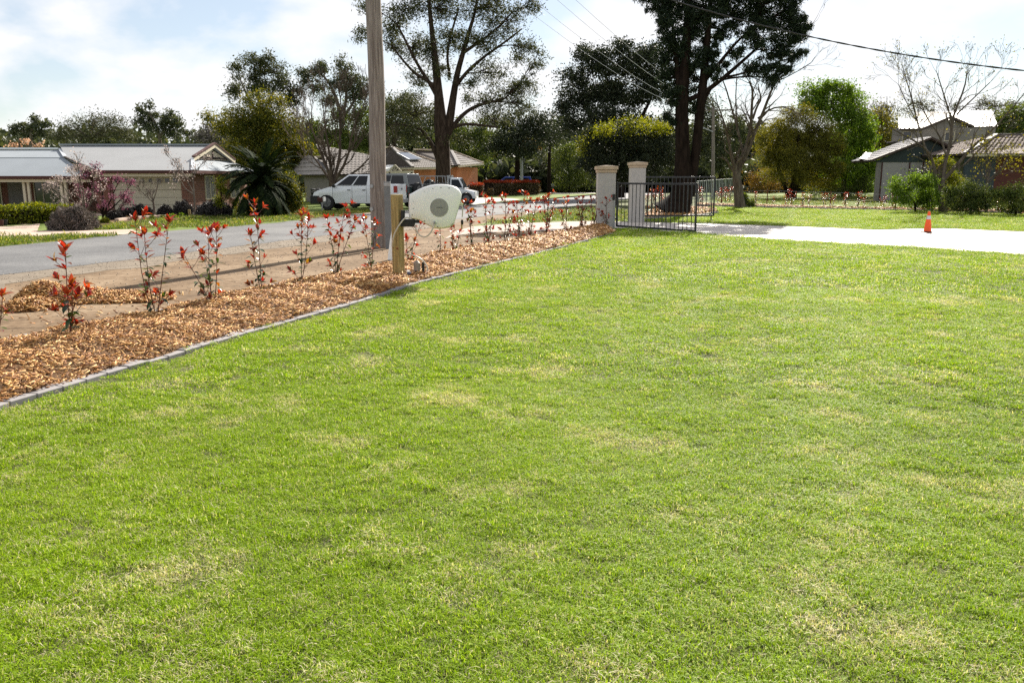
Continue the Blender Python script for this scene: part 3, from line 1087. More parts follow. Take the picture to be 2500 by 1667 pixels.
# ================================================================== HOSE REEL ON ITS TIMBER POST
m, n, l, b = mat("treated_pine")
tc = n.new("ShaderNodeTexCoord"); mp = n.new("ShaderNodeMapping"); mp.inputs["Scale"].default_value = (14, 14, 1.3)
n1 = n.new("ShaderNodeTexNoise"); n1.inputs["Scale"].default_value = 2.2; n1.inputs["Detail"].default_value = 7; n1.inputs["Distortion"].default_value = .8
r_ = n.new("ShaderNodeValToRGB")
r_.color_ramp.elements[0].position = .3; r_.color_ramp.elements[0].color = (.21, .14, .045, 1)
r_.color_ramp.elements[1].position = .7; r_.color_ramp.elements[1].color = (.42, .32, .13, 1)
l.new(tc.outputs["Object"], mp.inputs[0]); l.new(mp.outputs[0], n1.inputs["Vector"]); l.new(n1.outputs[0], r_.inputs[0])
l.new(r_.outputs[0], b.inputs["Base Color"]); b.inputs["Roughness"].default_value = .75
M_pine = m

tb = G(974, 684)
TY = tb.y
sc = px(TY)
root = thing("timber_post", "square yellow treated pine post in the mulch carrying the hose reel", "post", tb)
tt_ = P(972, 475, TY).z
hw = 11.0 * sc
mb = MB()
rot = Matrix.Rotation(math.radians(-27), 3, 'Z')
mb.obox((tb.x, tb.y, tt_ / 2 - .05), rot @ Vector((hw, 0, 0)), rot @ Vector((0, hw, 0)), (0, 0, tt_ / 2 + .05))
mb.build("post", M_pine, root, bevel=.006)
MB().lathe([(.018, 0), (.018, .004)], P(970, 607, TY - .132), 10, 'Y').build("knot", M_rust, root)


def RP(x, y, dy=0.0):
    """a point of the reel, from its place in the enlarged photograph"""
    return P(930 + x * .17857, 430 + y * .17857, TY + dy)


reel = thing("hose_reel", "large white retractable hose reel with a grey disc, swung out beside the pine post", "hose reel", RP(740, 430))
OUT = [(388, 256), (440, 228), (520, 182), (600, 148), (680, 126), (760, 115), (840, 114), (920, 121), (985, 136), (1040, 160), (1080, 200),
       (1103, 248), (1092, 330), (1065, 430), (1035, 520), (1010, 604), (986, 668), (930, 698), (860, 714), (790, 716), (735, 710), (660, 680),
       (600, 645), (540, 608), (480, 590), (392, 578), (383, 500), (382, 380)]
cx_, cy_ = 745, 430


def ring(k, dy):
    return [RP(cx_ + (x - cx_) * k, cy_ + (y - cy_) * k, dy) for x, y in OUT]


mb = MB()
rings = [ring(.93, -.145), ring(.975, -.135), ring(1.0, -.11), ring(1.0, .10), ring(.97, .13), ring(.9, .14)]
# the sides bulge forwards a little towards the middle
vs = [p for rg in rings for p in rg]; nn = len(OUT); fs = []
for i in range(len(rings) - 1):
    for k in range(nn):
        fs.append((i * nn + k, i * nn + (k + 1) % nn, (i + 1) * nn + (k + 1) % nn, (i + 1) * nn + k))
inner = [RP(cx_ + (x - cx_) * .55, cy_ + (y - cy_) * .55, -.165) for x, y in OUT]
k0 = len(vs); vs += inner
for k in range(nn):
    fs.append((k, k0 + k, k0 + (k + 1) % nn, (k + 1) % nn))
fs.append(tuple(k0 + k for k in range(nn)))
fs.append(tuple((len(rings) - 1) * nn + k for k in range(nn)))
mb.add(vs, fs).build("shell", M_white, reel, smooth=True)
seam = MB(); seam.tube([p for p in ring(1.003, -.03)] + [ring(1.003, -.03)[0]], .004, 5, cap=False)
seam.build("seam", plain("grey_seam", (.42, .42, .42), rough=.6), reel, smooth=True)
M_disc = plain("grey_plastic", (.27, .27, .25), rough=.6, var=.05)
dc = RP(797, 432, -.168)
disc = MB().lathe([(.001, -.006), (.118 * sc / .006584 * .006584 / sc * 1.0, -.006), (.124, 0), (.124, .012)], (0, 0, 0), 40, 'Y', cap=False)
rr = 124 * .17857 * px(TY)
disc = MB()
disc.lathe([(.002, -.004), (rr * .97, -.004), (rr, 0), (rr, .014)], dc, 44, 'Y')
dobj = disc.build("side_disc", M_disc, reel)
lt = MB()
M_let = plain("dark_print", (.10, .10, .10), rough=.6)
for i, (w, h) in enumerate(((7, 11), (8, 12), (8, 12), (9, 12), (7, 12), (8, 12), (8, 11))):
    x = 760 + i * 12
    a, c = RP(x, 425, -.1735), RP(x + w, 425 + h, -.1735)
    lt.box(a.x, c.x, a.y - .0012, a.y + .001, c.z, a.z)
lt.build("lettering", M_let, reel)
for (x, y) in ((447, 352), (514, 358), (440, 445), (507, 450), (424, 536), (495, 541), (593, 620), (593, 210), (710, 172), (822, 155), (935, 160), (777, 700), (978, 664)):
    k = .93 if (abs(y - 155) < 60 or y > 650) else .97
    c = RP(cx_ + (x - cx_) * .985, cy_ + (y - cy_) * .985, -.146)
    MB().lathe([(.008, -.005), (.0095, .01)], c, 8, 'Y').build("screw", M_blackp, reel)
# swivel bracket
brk = MB()
c0, c1 = RP(300, 468, -.09), RP(300, 690, -.09)
brk.tube([c0, c1], .033, 16)
brk.build("swivel_pipe", M_blackp, reel, smooth=True)
arm = MB()
a0, a1 = RP(268, 592, -.13), RP(460, 694, -.13)
arm.box(a0.x, a1.x, a0.y, a0.y + .10, a1.z, a0.z)
arm.build("swivel_arm", M_blackp, reel, bevel=.008)
pl = MB(); q0, q1_ = RP(385, 596, .02), RP(560, 560, .10)
pl.box(a1.x - .02, RP(520, 0).x, a0.y + .02, a0.y + .09, RP(0, 640).z, RP(0, 596).z); pl.build("mounting_plate", M_blackp, reel, bevel=.004)
M_hose = plain("beige_hose", (.52, .48, .42), rough=.45, var=.06)


def hose(pts, r, name, parent):
    q = smooth_line(pts, 3)
    return MB().tube(q, r, 9).build(name, M_hose, parent, smooth=True)


spig = MB(); spig.bar(RP(733, 622, -.17), RP(733, 665, -.17), .065, .03); spig.build("outlet", M_disc, reel, bevel=.004)
hose([RP(735, 640, -.19), RP(720, 690, -.2), RP(680, 780, -.2), RP(620, 832, -.19), RP(560, 832, -.18), RP(510, 790, -.17), RP(475, 720, -.16), RP(462, 670, -.14)], .0105, "feed_hose", reel)
hose([RP(395, 580, -.17), RP(350, 560, -.19), RP(300, 600, -.2), RP(230, 700, -.19), RP(180, 800, -.17), RP(155, 900, -.14), RP(155, 980, -.07), RP(175, 1040, .13), RP(330, 1062, .14), RP(420, 1075, .1),
      RP(520, 1110, .08), RP(600, 1180, .06), RP(640, 1260, .05), RP(620, 1325, .04), RP(560, 1345, .03), RP(505, 1310, .03), RP(480, 1240, .04), RP(478, 1180, .06)], .0115, "supply_hose", reel)
hose([RP(1085, 345, -.02), RP(1108, 400, -.02), RP(1118, 470, -.02), RP(1112, 560, -.02)], .0095, "outlet_hose", reel)
MB().lathe([(.012, -.03), (.02, -.02), (.02, .03), (.014, .05)], RP(1110, 640, -.02), 10).build("nozzle", M_blackp, reel, smooth=True)
MB().lathe([(.011, -.05), (.013, .05)], RP(1105, 685, -.02), 10).build("nozzle_tip", plain("brass", (.45, .32, .12), rough=.4, metal=.8), reel, smooth=True)

# tap and its stake, blue tap timer, white pad
tp = RP(500, 1365, .09)
tp.z = 0
root = thing("garden_tap", "grey garden tap on a dark stake in the mulch, hose looped over it", "garden tap", tp)
MB().box(tp.x + .075, tp.x + .115, tp.y - .02, tp.y + .02, -.02, P(1031, 640, tp.y).z).build("stake", M_blackp, root)
MB().tube([tp + Vector((0, 0, -.02)), tp + Vector((0, 0, .30))], .014, 10).build("riser", M_galv, root, smooth=True)
MB().lathe([(.02, 0), (.055, .03), (.055, .15), (.02, .19)], tp + Vector((-.005, -.02, .12)), 14).build("tap_body", plain("dull_brass_grey", (.30, .25, .22), rough=.5, metal=.3), root, smooth=True)
MB().tube([tp + Vector((-.03, -.02, .05)), tp + Vector((-.12, -.04, .05))], .022, 10).build("coupling", M_white, root, smooth=True)
bp = RP(378, 1425, -.03); bp.z = .03
root = thing("tap_timer", "small blue hose fitting lying at the foot of the pine post", "hose fitting", bp)
M_blue = plain("blue_plastic", (.02, .16, .38), rough=.3, spec=.6)
MB().lathe([(.012, 0), (.048, .012), (.056, .05), (.05, .09), (.02, .105)], bp, 16).build("body", M_blue, root, smooth=True)
MB().lathe([(.02, 0), (.03, .004), (.03, .03), (.02, .034)], bp + Vector((0, -.02, .1)), 12).build("dial", M_white, root, smooth=True)
wp = RP(225, 1425, -.05); wp.z = .06
o = MB().lathe([(.07, 0), (.08, .006), (.076, .016), (.02, .02)], wp, 18).build("pipe_lid", M_white, None, smooth=True)
tag(o, "flat white plastic lid on the mulch in front of the pine post", "plastic lid")
vb_ = [G(854, 674), G(877, 667.5), G(900, 669), G(880, 676)]
o = MB().prism([p + Vector((0, 0, -.02)) for p in vb_], (0, 0, .055)).build("valve_box_lid", plain("pale_green_plastic", (.30, .36, .30), rough=.6), None, bevel=.006)
tag(o, "pale green valve box lid set in the dirt left of the utility pole", "valve box")

# ================================================================== TRAFFIC CONE
cb = G(2264, 567.5)
cs = px(cb.y)
root = thing("traffic_cone", "orange traffic cone with one silver band standing on the pale driveway", "traffic cone", cb)
M_orange = plain("orange_pvc", (.80, .10, .015), rough=.45, var=.05)
ch = P(2264, 516, cb.y).z
mb = MB(); mb.box(-.155, .155, -.155, .155, .001, .03); mb.build("base", M_blackp, root, bevel=.01, local=True)


def cr(z): return .118 - (.118 - .032) * z / ch


MB().lathe([(cr(.031), .031), (cr(ch * .62), ch * .62), (cr(ch * .80), ch * .80), (.034, ch - .02), (.02, ch)], (0, 0, 0), 24).build("body", M_orange, root, smooth=True, local=True)
MB().lathe([(cr(ch * .62) + .003, ch * .625), (cr(ch * .80) + .003, ch * .795)], (0, 0, 0), 24, cap=False).build("reflective_band", plain("silver_band", (.55, .55, .56), rough=.35, metal=.3), root, smooth=True, local=True)

# ================================================================== FENCES
root = thing("post_and_wire_fence", "rusty star picket and wire fence behind the far mulch strip", "fence", G(1872, 502))
fpts = []
for (u, vb, vt) in ((1760, 499, 468), (1872, 502, 463), (2026, 509, 467), (2185, 515, 474), (2350, 521, 478), (2530, 527, 482)):
    q = G(u, vb); t = P(u, vt, q.y).z
    MB().bar(q, q + Vector((.0, 0, t)), .045, .045).build("picket", M_rust, root)
    fpts.append((q, t))
for fr in (.93, .55):
    mb = MB()
    for (a, ta), (c, tc_) in zip(fpts[:-1], fpts[1:]):
        mb.tube([a + Vector((0, 0, ta * fr)), c + Vector((0, 0, tc_ * fr))], .006, 4, cap=False)
    mb.build("wire", M_galv, root)
a, c = G(1660, 499), G(1800, 478)
ta = P(1660, 446, a.y).z
tc2 = P(1800, 435.5, c.y).z
root = thing("metal_fence", "pale metal fence of upright pickets behind the gates beside the road", "fence", a)
M_pick = plain("pale_green_steel", (.38, .41, .40), rough=.5, var=.08)
nP = 34
for i in range(nP + 1):
    t = i / nP
    q = a.lerp(c, t); h = ta + (tc2 - ta) * t
    MB().bar(q, q + Vector((0, 0, h)), .055 if i % 4 == 0 else .03).build("picket", M_pick, root)
MB().bar(a + Vector((0, -.03, ta)), c + Vector((0, -.03, tc2)), .05).build("top_rail", M_pick, root)
MB().bar(a + Vector((0, -.03, .25)), c + Vector((0, -.03, .25)), .05).build("bottom_rail", M_pick, root)

# far bed: mulch strip with its edging; bed under the conifer
fb_ = [G(*p) for p in ((1700, 503), (1743, 504.5), (1800, 505.5), (1875, 508), (2000, 511.5), (2200, 515.5), (2350, 519), (2500, 523), (2700, 529))]
ft_ = [p + Vector((.35, 1.5, 0)) for p in fb_]
sheet("far_mulch_strip", [p.xy for p in fb_] + [p.xy for p in reversed(ft_)], 0.006, M_soil)
pts = []
for _ in range(5200):
    t = RND.random() * (len(fb_) - 1); i = min(int(t), len(fb_) - 2); g = t - i; s = RND.random()
    p = fb_[i].lerp(fb_[i + 1], g).lerp(ft_[i].lerp(ft_[i + 1], g), s)
    pts.append((p.x, p.y, .03 + .10 * math.sin(math.pi * s) + RND.uniform(-.02, .03)))
mbp = [G(1580, 536), G(1660, 530), G(1720, 526), G(1752, 520), G(1750, 511), G(1680, 505), G(1600, 512), G(1572, 524)]
sheet("conifer_bed", [p.xy for p in mbp], 0.008, M_soil)
q = scatter_points([(p.x, p.y) for p in mbp], 110, 20, 60, .05)
pts += [(x, y, .03 + RND.uniform(-.02, .05)) for x, y in q]
pts = np.array(pts)
o = link("far_mulch", chips("far_mulch", pts, rng.uniform(.06, .16, len(pts)), rng.uniform(.025, .05, len(pts)), rng.uniform(.01, .02, len(pts)), M_chip, .4)); o["kind"] = "stuff"
edging("garden_edging", "pale concrete edging round the mulch under the dark conifer", [G(1580, 537), G(1660, 531), G(1720, 527), G(1756, 521)], .12, .09, 1, step=.4)
edging("garden_edging", "dark edging along the front of the far mulch strip", fb_[:-1], .10, .10, 1, step=.5)
# ================================================================== RED-TIPPED PHOTINIAS
M_red = leafmat("red_leaf", [(.20, .014, .008), (.30, .024, .011), (.36, .06, .014)], trans=.42, tmul=(1.5, 1.1, .8), rough=.28, spec=.5)
M_grn = leafmat("glossy_green_leaf", [(.014, .035, .014), (.03, .065, .018), (.075, .12, .02)], trans=.3, tmul=(1.5, 1.5, .5), rough=.28, spec=.45)
M_bronze = leafmat("bronze_leaf", [(.15, .04, .009), (.22, .08, .011), (.2, .12, .015)], trans=.45, rough=.28, spec=.5)
M_stem = plain("reddish_stem", (.10, .035, .022), rough=.6, var=.3, scale=20)


def leaf_template(curl, fold):
    """a pointed leaf, 1 long, from the origin along +X"""
    prof = [(0, .0), (.12, .03), (.3, .17), (.52, .215), (.75, .15), (1, 0)]
    vs, fs = [], []
    for i, (x, w) in enumerate(prof):
        z = curl * x * x
        vs += [(x, w, z + fold * w), (x, 0, z), (x, -w, z + fold * w)]
    for i in range(len(prof) - 1):
        a = i * 3
        fs += [(a, a + 1, a + 4, a + 3), (a + 1, a + 2, a + 5, a + 4)]
    return np.array(vs), np.array(fs)


LT = [leaf_template(-.25, .35), leaf_template(.1, .5), leaf_template(-.5, .25)]


def leaf_mesh_obj(m, t, val):
    v, f = LT[t]
    return quick_mesh("leaf", v, f, m, np.full(len(f), val), smooth=True)


LEAVES = {}
for key, m in (("r", M_red), ("g", M_grn), ("b", M_bronze)):
    LEAVES[key] = [leaf_mesh_obj(m, t, v) for t in range(3) for v in (.15, .5, .9)]


def basis(d, upish):
    d = d.normalized()
    n = upish - d * upish.dot(d)
    if n.length < 1e-4: n = d.orthogonal()
    n.normalize()
    y = n.cross(d)
    M = Matrix((d, y, n)).transposed()
    return M


def photinia_leaves(stems, size, lush=1.0, seed=0, low_red=.35):
    """leaf placements (kind, position, matrix, length) on the given stems"""
    rd = random.Random(seed)
    out = []

    def rosette(p, axis, n, ln, kinds="r"):
        for k in range(n):
            a = 2.4 * k + rd.random()
            o = axis.orthogonal().normalized()
            s = axis.cross(o)
            side = o * math.cos(a) + s * math.sin(a)
            sp = rd.uniform(.2, .8)
            d = axis * rd.uniform(.6, 1.1) + side * sp
            out.append((rd.choice(kinds), p + axis * rd.uniform(-.02, .01), basis(d, axis * .6 + Vector((0, 0, .4)) - side * .2), ln * rd.uniform(.65, 1.1)))
    twigs = []
    for st in stems:
        L = sum((b - a).length for a, b in zip(st[:-1], st[1:]))
        rosette(st[-1], (st[-1] - st[-2]).normalized(), rd.randint(8, 12), size, "rrrrb")
        d = size * .25
        while d < L - size * .3:
            t = d / L
            acc = 0
            for a, b in zip(st[:-1], st[1:]):
                s = (b - a).length
                if acc + s >= d:
                    p = a.lerp(b, (d - acc) / s); ax = (b - a).normalized(); break
                acc += s
            if rd.random() < .95 * lush:
                for _ in range(rd.choice((1, 1, 2))):
                    a = rd.uniform(0, 6.283)
                    o = Vector((math.cos(a), math.sin(a), 0))
                    pr = .12 if .2 < t < .68 else (.8 if t > .78 else low_red)
                    kd = rd.choice("rrb") if rd.random() < pr else rd.choice("gggb" if t > .6 else "gggg")
                    dd = o + Vector((0, 0, rd.uniform(-.5, .5) + (.6 if kd == "r" else 0)))
                    out.append((kd, p, basis(dd, Vector((0, 0, 1))), size * rd.uniform(.7, 1.1)))
            if rd.random() < .2 * lush + (.34 if t > .65 else 0):
                a = rd.uniform(0, 6.283)
                dd = (Vector((math.cos(a), math.sin(a), 0)) + Vector((0, 0, rd.uniform(.7, 1.4)))).normalized()
                e = p + dd * size * rd.uniform(.8, 2.0)
                twigs.append([p, p.lerp(e, .5) + Vector((0, 0, -.01)), e])
                rosette(e, dd, rd.randint(4, 7), size * .85, "rrrb" if (t > .5 or rd.random() < .6) else "rg")
            d += size * rd.uniform(.3, .62)
        # shoots at the foot
    b0 = stems[0][0]
    for _ in range(rd.randint(1, 3)):
        a = rd.uniform(0, 6.283)
        e = b0 + Vector((math.cos(a) * size, math.sin(a) * size, size * rd.uniform(.8, 2.4)))
        twigs.append([b0 + Vector((0, 0, .01)), b0.lerp(e, .5) + Vector((0, 0, .02)), e])
        rosette(e, (e - b0).normalized(), rd.randint(3, 6), size * .85, "rrgb")
    return out, twigs


def stem_line(b, t, bow):
    b, t = Vector(b), Vector(t)
    o = Vector((RND.uniform(-bow, bow), RND.uniform(-bow, bow), 0))
    return [b, b.lerp(t, .25) + o * .8, b.lerp(t, .5) + o, b.lerp(t, .78) + o * .5, t]


def photinia(label, base, tops, seed, size=.072, detail=True, lush=1.0, group="red-tipped photinias in the mulch bed"):
    b = G(*base)
    b.z = .07
    root = thing("photinia", label, "shrub", b, group)
    stems = []
    for u, v in tops:
        t = P(u, v, b.y + RND.uniform(-.10, .10))
        stems.append(stem_line(b + Vector((RND.uniform(-.03, .03), RND.uniform(-.03, .03), -.03)), t, .03))
    size *= 1.45
    place, tw = photinia_leaves(stems, size, lush * 1.3, seed)
    mb = MB()
    th = max(1.0, b.y / 13)
    for st in stems:
        mb.tube(st, [.0065 * th, .006 * th, .005 * th, .0042 * th, .003 * th], 6)
    for q in tw:
        mb.tube(q, [.0035 * th, .003 * th, .002 * th], 5)
    mb.build("stem", M_stem, root, smooth=True)
    if detail:
        for kd, p, M, ln in place:
            o = bpy.data.objects.new("leaf", RND.choice(LEAVES[kd]))
            COL.objects.link(o)
            o.parent = root
            o.matrix_local = Matrix.Translation(p - b) @ M.to_4x4() @ Matrix.Scale(ln, 4)
    else:
        join_leaves(place, root, b)
    return root


def join_leaves(place, root, b):
    for key, m, nm in (("r", M_red, "red_leaves"), ("g", M_grn, "green_leaves"), ("b", M_bronze, "bronze_leaves")):
        V, Fc, R_ = [], [], []
        k = 0
        for kd, p, M, ln in place:
            if kd != key: continue
            v, f = LT[RND.randrange(3)]
            V.append((v * ln) @ np.array(M).T + np.array(p - b)); Fc.append(f + k); k += len(v)
            R_.append(np.full(len(f), RND.random()))
        if V:
            o = link(nm, quick_mesh(nm, np.vstack(V), np.vstack(Fc), m, np.concatenate(R_), True), root, (0, 0, 0), True)
            o["kind"] = "stuff"


PH = [
    ("red-tipped photinia cut off by the left edge of the picture", (0, 838), [(6, 724), (-20, 745)], True, .075),
    ("red-tipped photinia nearest the chip heap, with big dark green leaves at its foot", (172, 846), [(160, 611), (176, 705), (186, 725)], True, .082),
    ("tall twin-stemmed photinia just right of the chip heap", (378, 788), [(330, 540), (352, 572), (412, 545)], True, .08),
    ("photinia with one stem leaning hard left and one upright", (517, 760), [(449, 622), (528, 566), (508, 574)], True, .078),
    ("slender photinia with the highest red tip on the left half", (637, 726), [(624, 500), (612, 575)], True, .078),
    ("photinia with a dense red bunch on two close stems", (738, 702), [(736, 528), (752, 540)], True, .078),
    ("photinia left of the valve box lid, its stems spread in a V", (822, 686), [(798, 536), (842, 508), (866, 540)], True, .078),
    ("small photinia standing right in front of the utility pole", (908, 672), [(888, 536), (914, 546)], True, .074),
    ("photinia showing between the pine post and the looped hose", (1000, 652), [(992, 584), (1026, 548)], True, .076),
    ("thin single-stemmed photinia below the hose reel", (1072, 630), [(1075, 556)], True, .074),
    ("low bright red photinia right of the thin one under the reel", (1108, 624), [(1102, 555), (1122, 568)], True, .074),
    ("tall photinia beside the hanging hose nozzle", (1153, 611), [(1137, 494), (1150, 520)], True, .08),
    ("photinia with two tips against the grey road, second right of the nozzle", (1193, 604), [(1185, 483), (1205, 498)], False, .08),
    ("photinia with a bronze crown, third right of the nozzle", (1230, 597), [(1234, 481), (1252, 520)], False, .08),
    ("photinia whose single tip tops the row in front of the far red hedge", (1266, 592), [(1281, 473), (1262, 500)], False, .08),
    ("slanting photinia left of the bushiest one", (1296, 586), [(1311, 491), (1290, 520)], False, .08),
    ("bushiest photinia of the row, full of red tips", (1333, 578), [(1340, 479), (1327, 485), (1353, 492)], False, .084),
    ("photinia with red foot and upright tip, third from the nearer pillar", (1382, 573), [(1386, 483), (1372, 520)], False, .084),
    ("dark photinia second from the nearer pillar", (1419, 565), [(1423, 483), (1409, 488)], False, .084),
    ("photinia touching the left side of the nearer pillar", (1451, 557), [(1443, 484), (1460, 478)], False, .084),
    ("photinia growing in front of the nearer pillar", (1481, 563), [(1480, 487), (1470, 520)], False, .08),
]
for i, (lab, base, tops, det, size) in enumerate(PH):
    photinia(lab, base, tops, 100 + i, size, det, 1.0 if i < 12 else 1.35)

# copies for the beds behind the gates and along the far strip
protos = []
for i in range(4):
    root = thing("photinia", "", "shrub", (0, 0, 0))
    b = Vector((0, 0, 0))
    stems = [stem_line(b, (RND.uniform(-.22, .22), RND.uniform(-.22, .22), RND.uniform(.85, 1.2)), .05) for _ in range(3)]
    place, tw = photinia_leaves(stems, .10, 1.3, 400 + i)
    mb = MB()
    for st in stems: mb.tube(st, [.014, .012, .01, .008, .006], 5)
    for q in tw: mb.tube(q, [.007, .006, .005], 4)
    mb.build("stem", M_stem, root, smooth=True, local=True)
    join_leaves(place, root, b)
    protos.append(root)


def copy_tree(o, parent=None):
    c = o.copy()
    COL.objects.link(c)
    if parent: c.parent = parent
    for ch in list(o.children):
        d = ch.copy(); COL.objects.link(d); d.parent = c
        WORLD[d.name] = WORLD.get(ch.name, Vector())
    return c


used = set()
ORD = ["first", "second", "third", "fourth", "fifth", "sixth", "seventh", "eighth", "ninth", "tenth", "eleventh", "twelfth", "thirteenth", "fourteenth", "fifteenth",
       "sixteenth", "seventeenth", "eighteenth"]


def place_photinia(i, loc, scl, label, group):
    r = protos[i]
    if i in used: r = copy_tree(r)
    used.add(i)
    r.location = loc
    r.rotation_euler = (0, 0, RND.uniform(0, 6.283))
    r.scale = (scl, scl, scl)
    r["label"] = label; r["group"] = group; r["category"] = "shrub"
    return r


for k, (u, v, sc_) in enumerate(((1578, 519, 1.1), (1590, 518, 1.3), (1602, 518, 1.45), (1613, 517, 1.25), (1622, 516, .9))):
    place_photinia(k % 4, G(u, v), sc_ * .7, ORD[k] + " small photinia from the left of those seen through the bars of the rear gate", "photinias behind the rear gate")
for k, (u, v, sc_) in enumerate(((1712, 501, 1.5), (1752, 499, 1.1), (1762, 496, 1.3), (1772, 494, 1.5), (1782, 492, 1.4))):
    place_photinia((k + 1) % 4, G(u, v), sc_ * .62, ORD[k] + " red-leaved photinia along the pale metal fence, counted from the gates", "photinias along the metal fence")
for k, (u, v, sc_) in enumerate(((1842, 503, 1.25), (1884, 504, .8), (1918, 505, 1.0), (1932, 505, 1.35), (1958, 507, 1.2), (1974, 507, 1.0), (2012, 509, 1.15), (2032, 509.5, 1.0), (2062, 510, 1.3),
                                 (2094, 511, 1.25), (2110, 511.5, .9), (2156, 513, 1.0), (2180, 513.5, 1.3), (2270, 516, 1.1), (2340, 519, 1.1), (2392, 520, 1.15), (2440, 522, 1.2), (2480, 523, 1.1))):
    q = G(u, v) + Vector((.25, .7, 0))
    place_photinia(k % 4, q, sc_ * .60, ORD[k] + " young photinia of the wire fence row, counted from the leaning bare tree", "photinias in the far mulch strip")

# ---- loose leaves on the lawn
for (u, v, lab) in ((838, 798, "curled brown dry leaf on the lawn near the edging"), (1330, 668, "dark dry leaf on the lawn far beyond the hose reel"), (485, 854, "dark leaf lying on the edging blocks"),
                    (398, 1575, "small whitish chip lying in the near lawn")):
    p = G(u, v); p.z = .035 if v < 1000 else .04
    me = leaf_mesh_obj(plain("dry_leaf", (.26, .14, .06) if "dark" not in lab else (.05, .035, .025), rough=.7, var=.3) if "white" not in lab else M_conc, 2, .5)
    o = link("dry_leaf", me, None, p)
    o.matrix_world = Matrix.Translation(p) @ Euler((.3, -.2, RND.uniform(0, 6))).to_matrix().to_4x4() @ Matrix.Scale(.10 if v < 1000 else .03, 4)
    tag(o, lab, "leaf")
# ================================================================== HOUSES
def brick_mat(name, c1, c2, mortar, scale=1.0, rot=0.0):
    m, n, l, b = mat(name)
    tc = n.new("ShaderNodeTexCoord"); sp = n.new("ShaderNodeSeparateXYZ"); cb_ = n.new("ShaderNodeCombineXYZ"); ad = n.new("ShaderNodeMath")
    l.new(tc.outputs["Object"], sp.inputs[0])
    l.new(sp.outputs["X"], ad.inputs[0]); l.new(sp.outputs["Y"], ad.inputs[1])
    l.new(ad.outputs[0], cb_.inputs[0]); l.new(sp.outputs["Z"], cb_.inputs[1])
    br = n.new("ShaderNodeTexBrick")
    br.inputs["Scale"].default_value = 4.0 * scale
    br.inputs["Color1"].default_value = (*c1, 1); br.inputs["Color2"].default_value = (*c2, 1); br.inputs["Mortar"].default_value = (*mortar, 1)
    br.inputs["Mortar Size"].default_value = .025; br.inputs["Brick Width"].default_value = 1.0; br.inputs["Row Height"].default_value = .36
    l.new(cb_.outputs[0], br.inputs["Vector"])
    no = n.new("ShaderNodeTexNoise"); no.inputs["Scale"].default_value = 1.2; no.inputs["Detail"].default_value = 5
    l.new(tc.outputs["Object"], no.inputs["Vector"])
    hs = n.new("ShaderNodeHueSaturation"); mr = n.new("ShaderNodeMapRange"); mr.inputs["To Min"].default_value = .7; mr.inputs["To Max"].default_value = 1.25
    l.new(no.outputs[0], mr.inputs["Value"]); l.new(mr.outputs[0], hs.inputs["Value"]); l.new(br.outputs["Color"], hs.inputs["Color"])
    l.new(hs.outputs[0], b.inputs["Base Color"]); b.inputs["Roughness"].default_value = .9
    return m


M_brick = brick_mat("red_brown_brick", (.20, .075, .048), (.14, .05, .036), (.24, .18, .14))
M_brick_o = brick_mat("orange_brick", (.42, .15, .055), (.34, .11, .04), (.36, .22, .13))
M_brick_d = brick_mat("dark_red_brick", (.13, .035, .024), (.09, .026, .02), (.1, .06, .05))
M_zinc = plain("pale_metal_roof", (.28, .285, .29), rough=.65, metal=.0, var=.05, scale=.8, spec=.2)
M_zinc2 = plain("blue_grey_metal_roof", (.25, .275, .30), rough=.8, metal=.0, var=.06, scale=.8, spec=.1)
M_flash = plain("zinc_flashing", (.62, .64, .66), rough=.3, metal=.3, var=.04)
M_maroon = plain("maroon_gutter", (.065, .024, .02), rough=.6, spec=.2)
M_cream = plain("cream_paint", (.52, .46, .34), rough=.6, var=.04)
M_door = plain("beige_panel_door", (.50, .44, .34), rough=.6, var=.04)
M_glass = plain("dark_glass", (.02, .023, .026), rough=.08, var=.2, spec=.6)
M_curt = plain("curtained_glass", (.20, .19, .18), rough=.2, var=.3, scale=3, spec=.6)
M_soffit = plain("grey_render", (.2, .185, .17), rough=.9)
M_timber = plain("dark_timber", (.045, .03, .022), rough=.7)


def slab(poly, th, mb=None, down=None):
    """a roof plane with thickness"""
    poly = [Vector(p) for p in poly]
    n = (poly[1] - poly[0]).cross(poly[-1] - poly[0]).normalized()
    if n.z < 0: n = -n
    mb = mb or MB()
    return mb.prism(poly, (down or -n) * th)


# ---- left house: brick, metal roof, garage
HY = 40.0
xc = P(455, 430, HY).x
base = Vector((xc - 8, HY, 0))
h1 = thing("brick_house", "long brick house with a pale metal roof, cream garage door and small front gable", "house", base)
ze = P(330, 417, HY - .6).z              # garage eave
zr = P(330, 356, HY + 4.5).z             # ridge
zg = P(447, 388, HY + 1.3).z             # foot of the little gable
xe = xc + .55                             # east eave
xg = xc - .25                             # gable plane
yF, yR, yB = HY - .6, HY + 4.5, HY + 9.6
fz = lambda y: ze + (zr - ze) * (y - yF) / (yR - yF)
yg = yF + (zg - ze) / (zr - ze) * (yR - yF)
ygb = yR + (yR - yg)
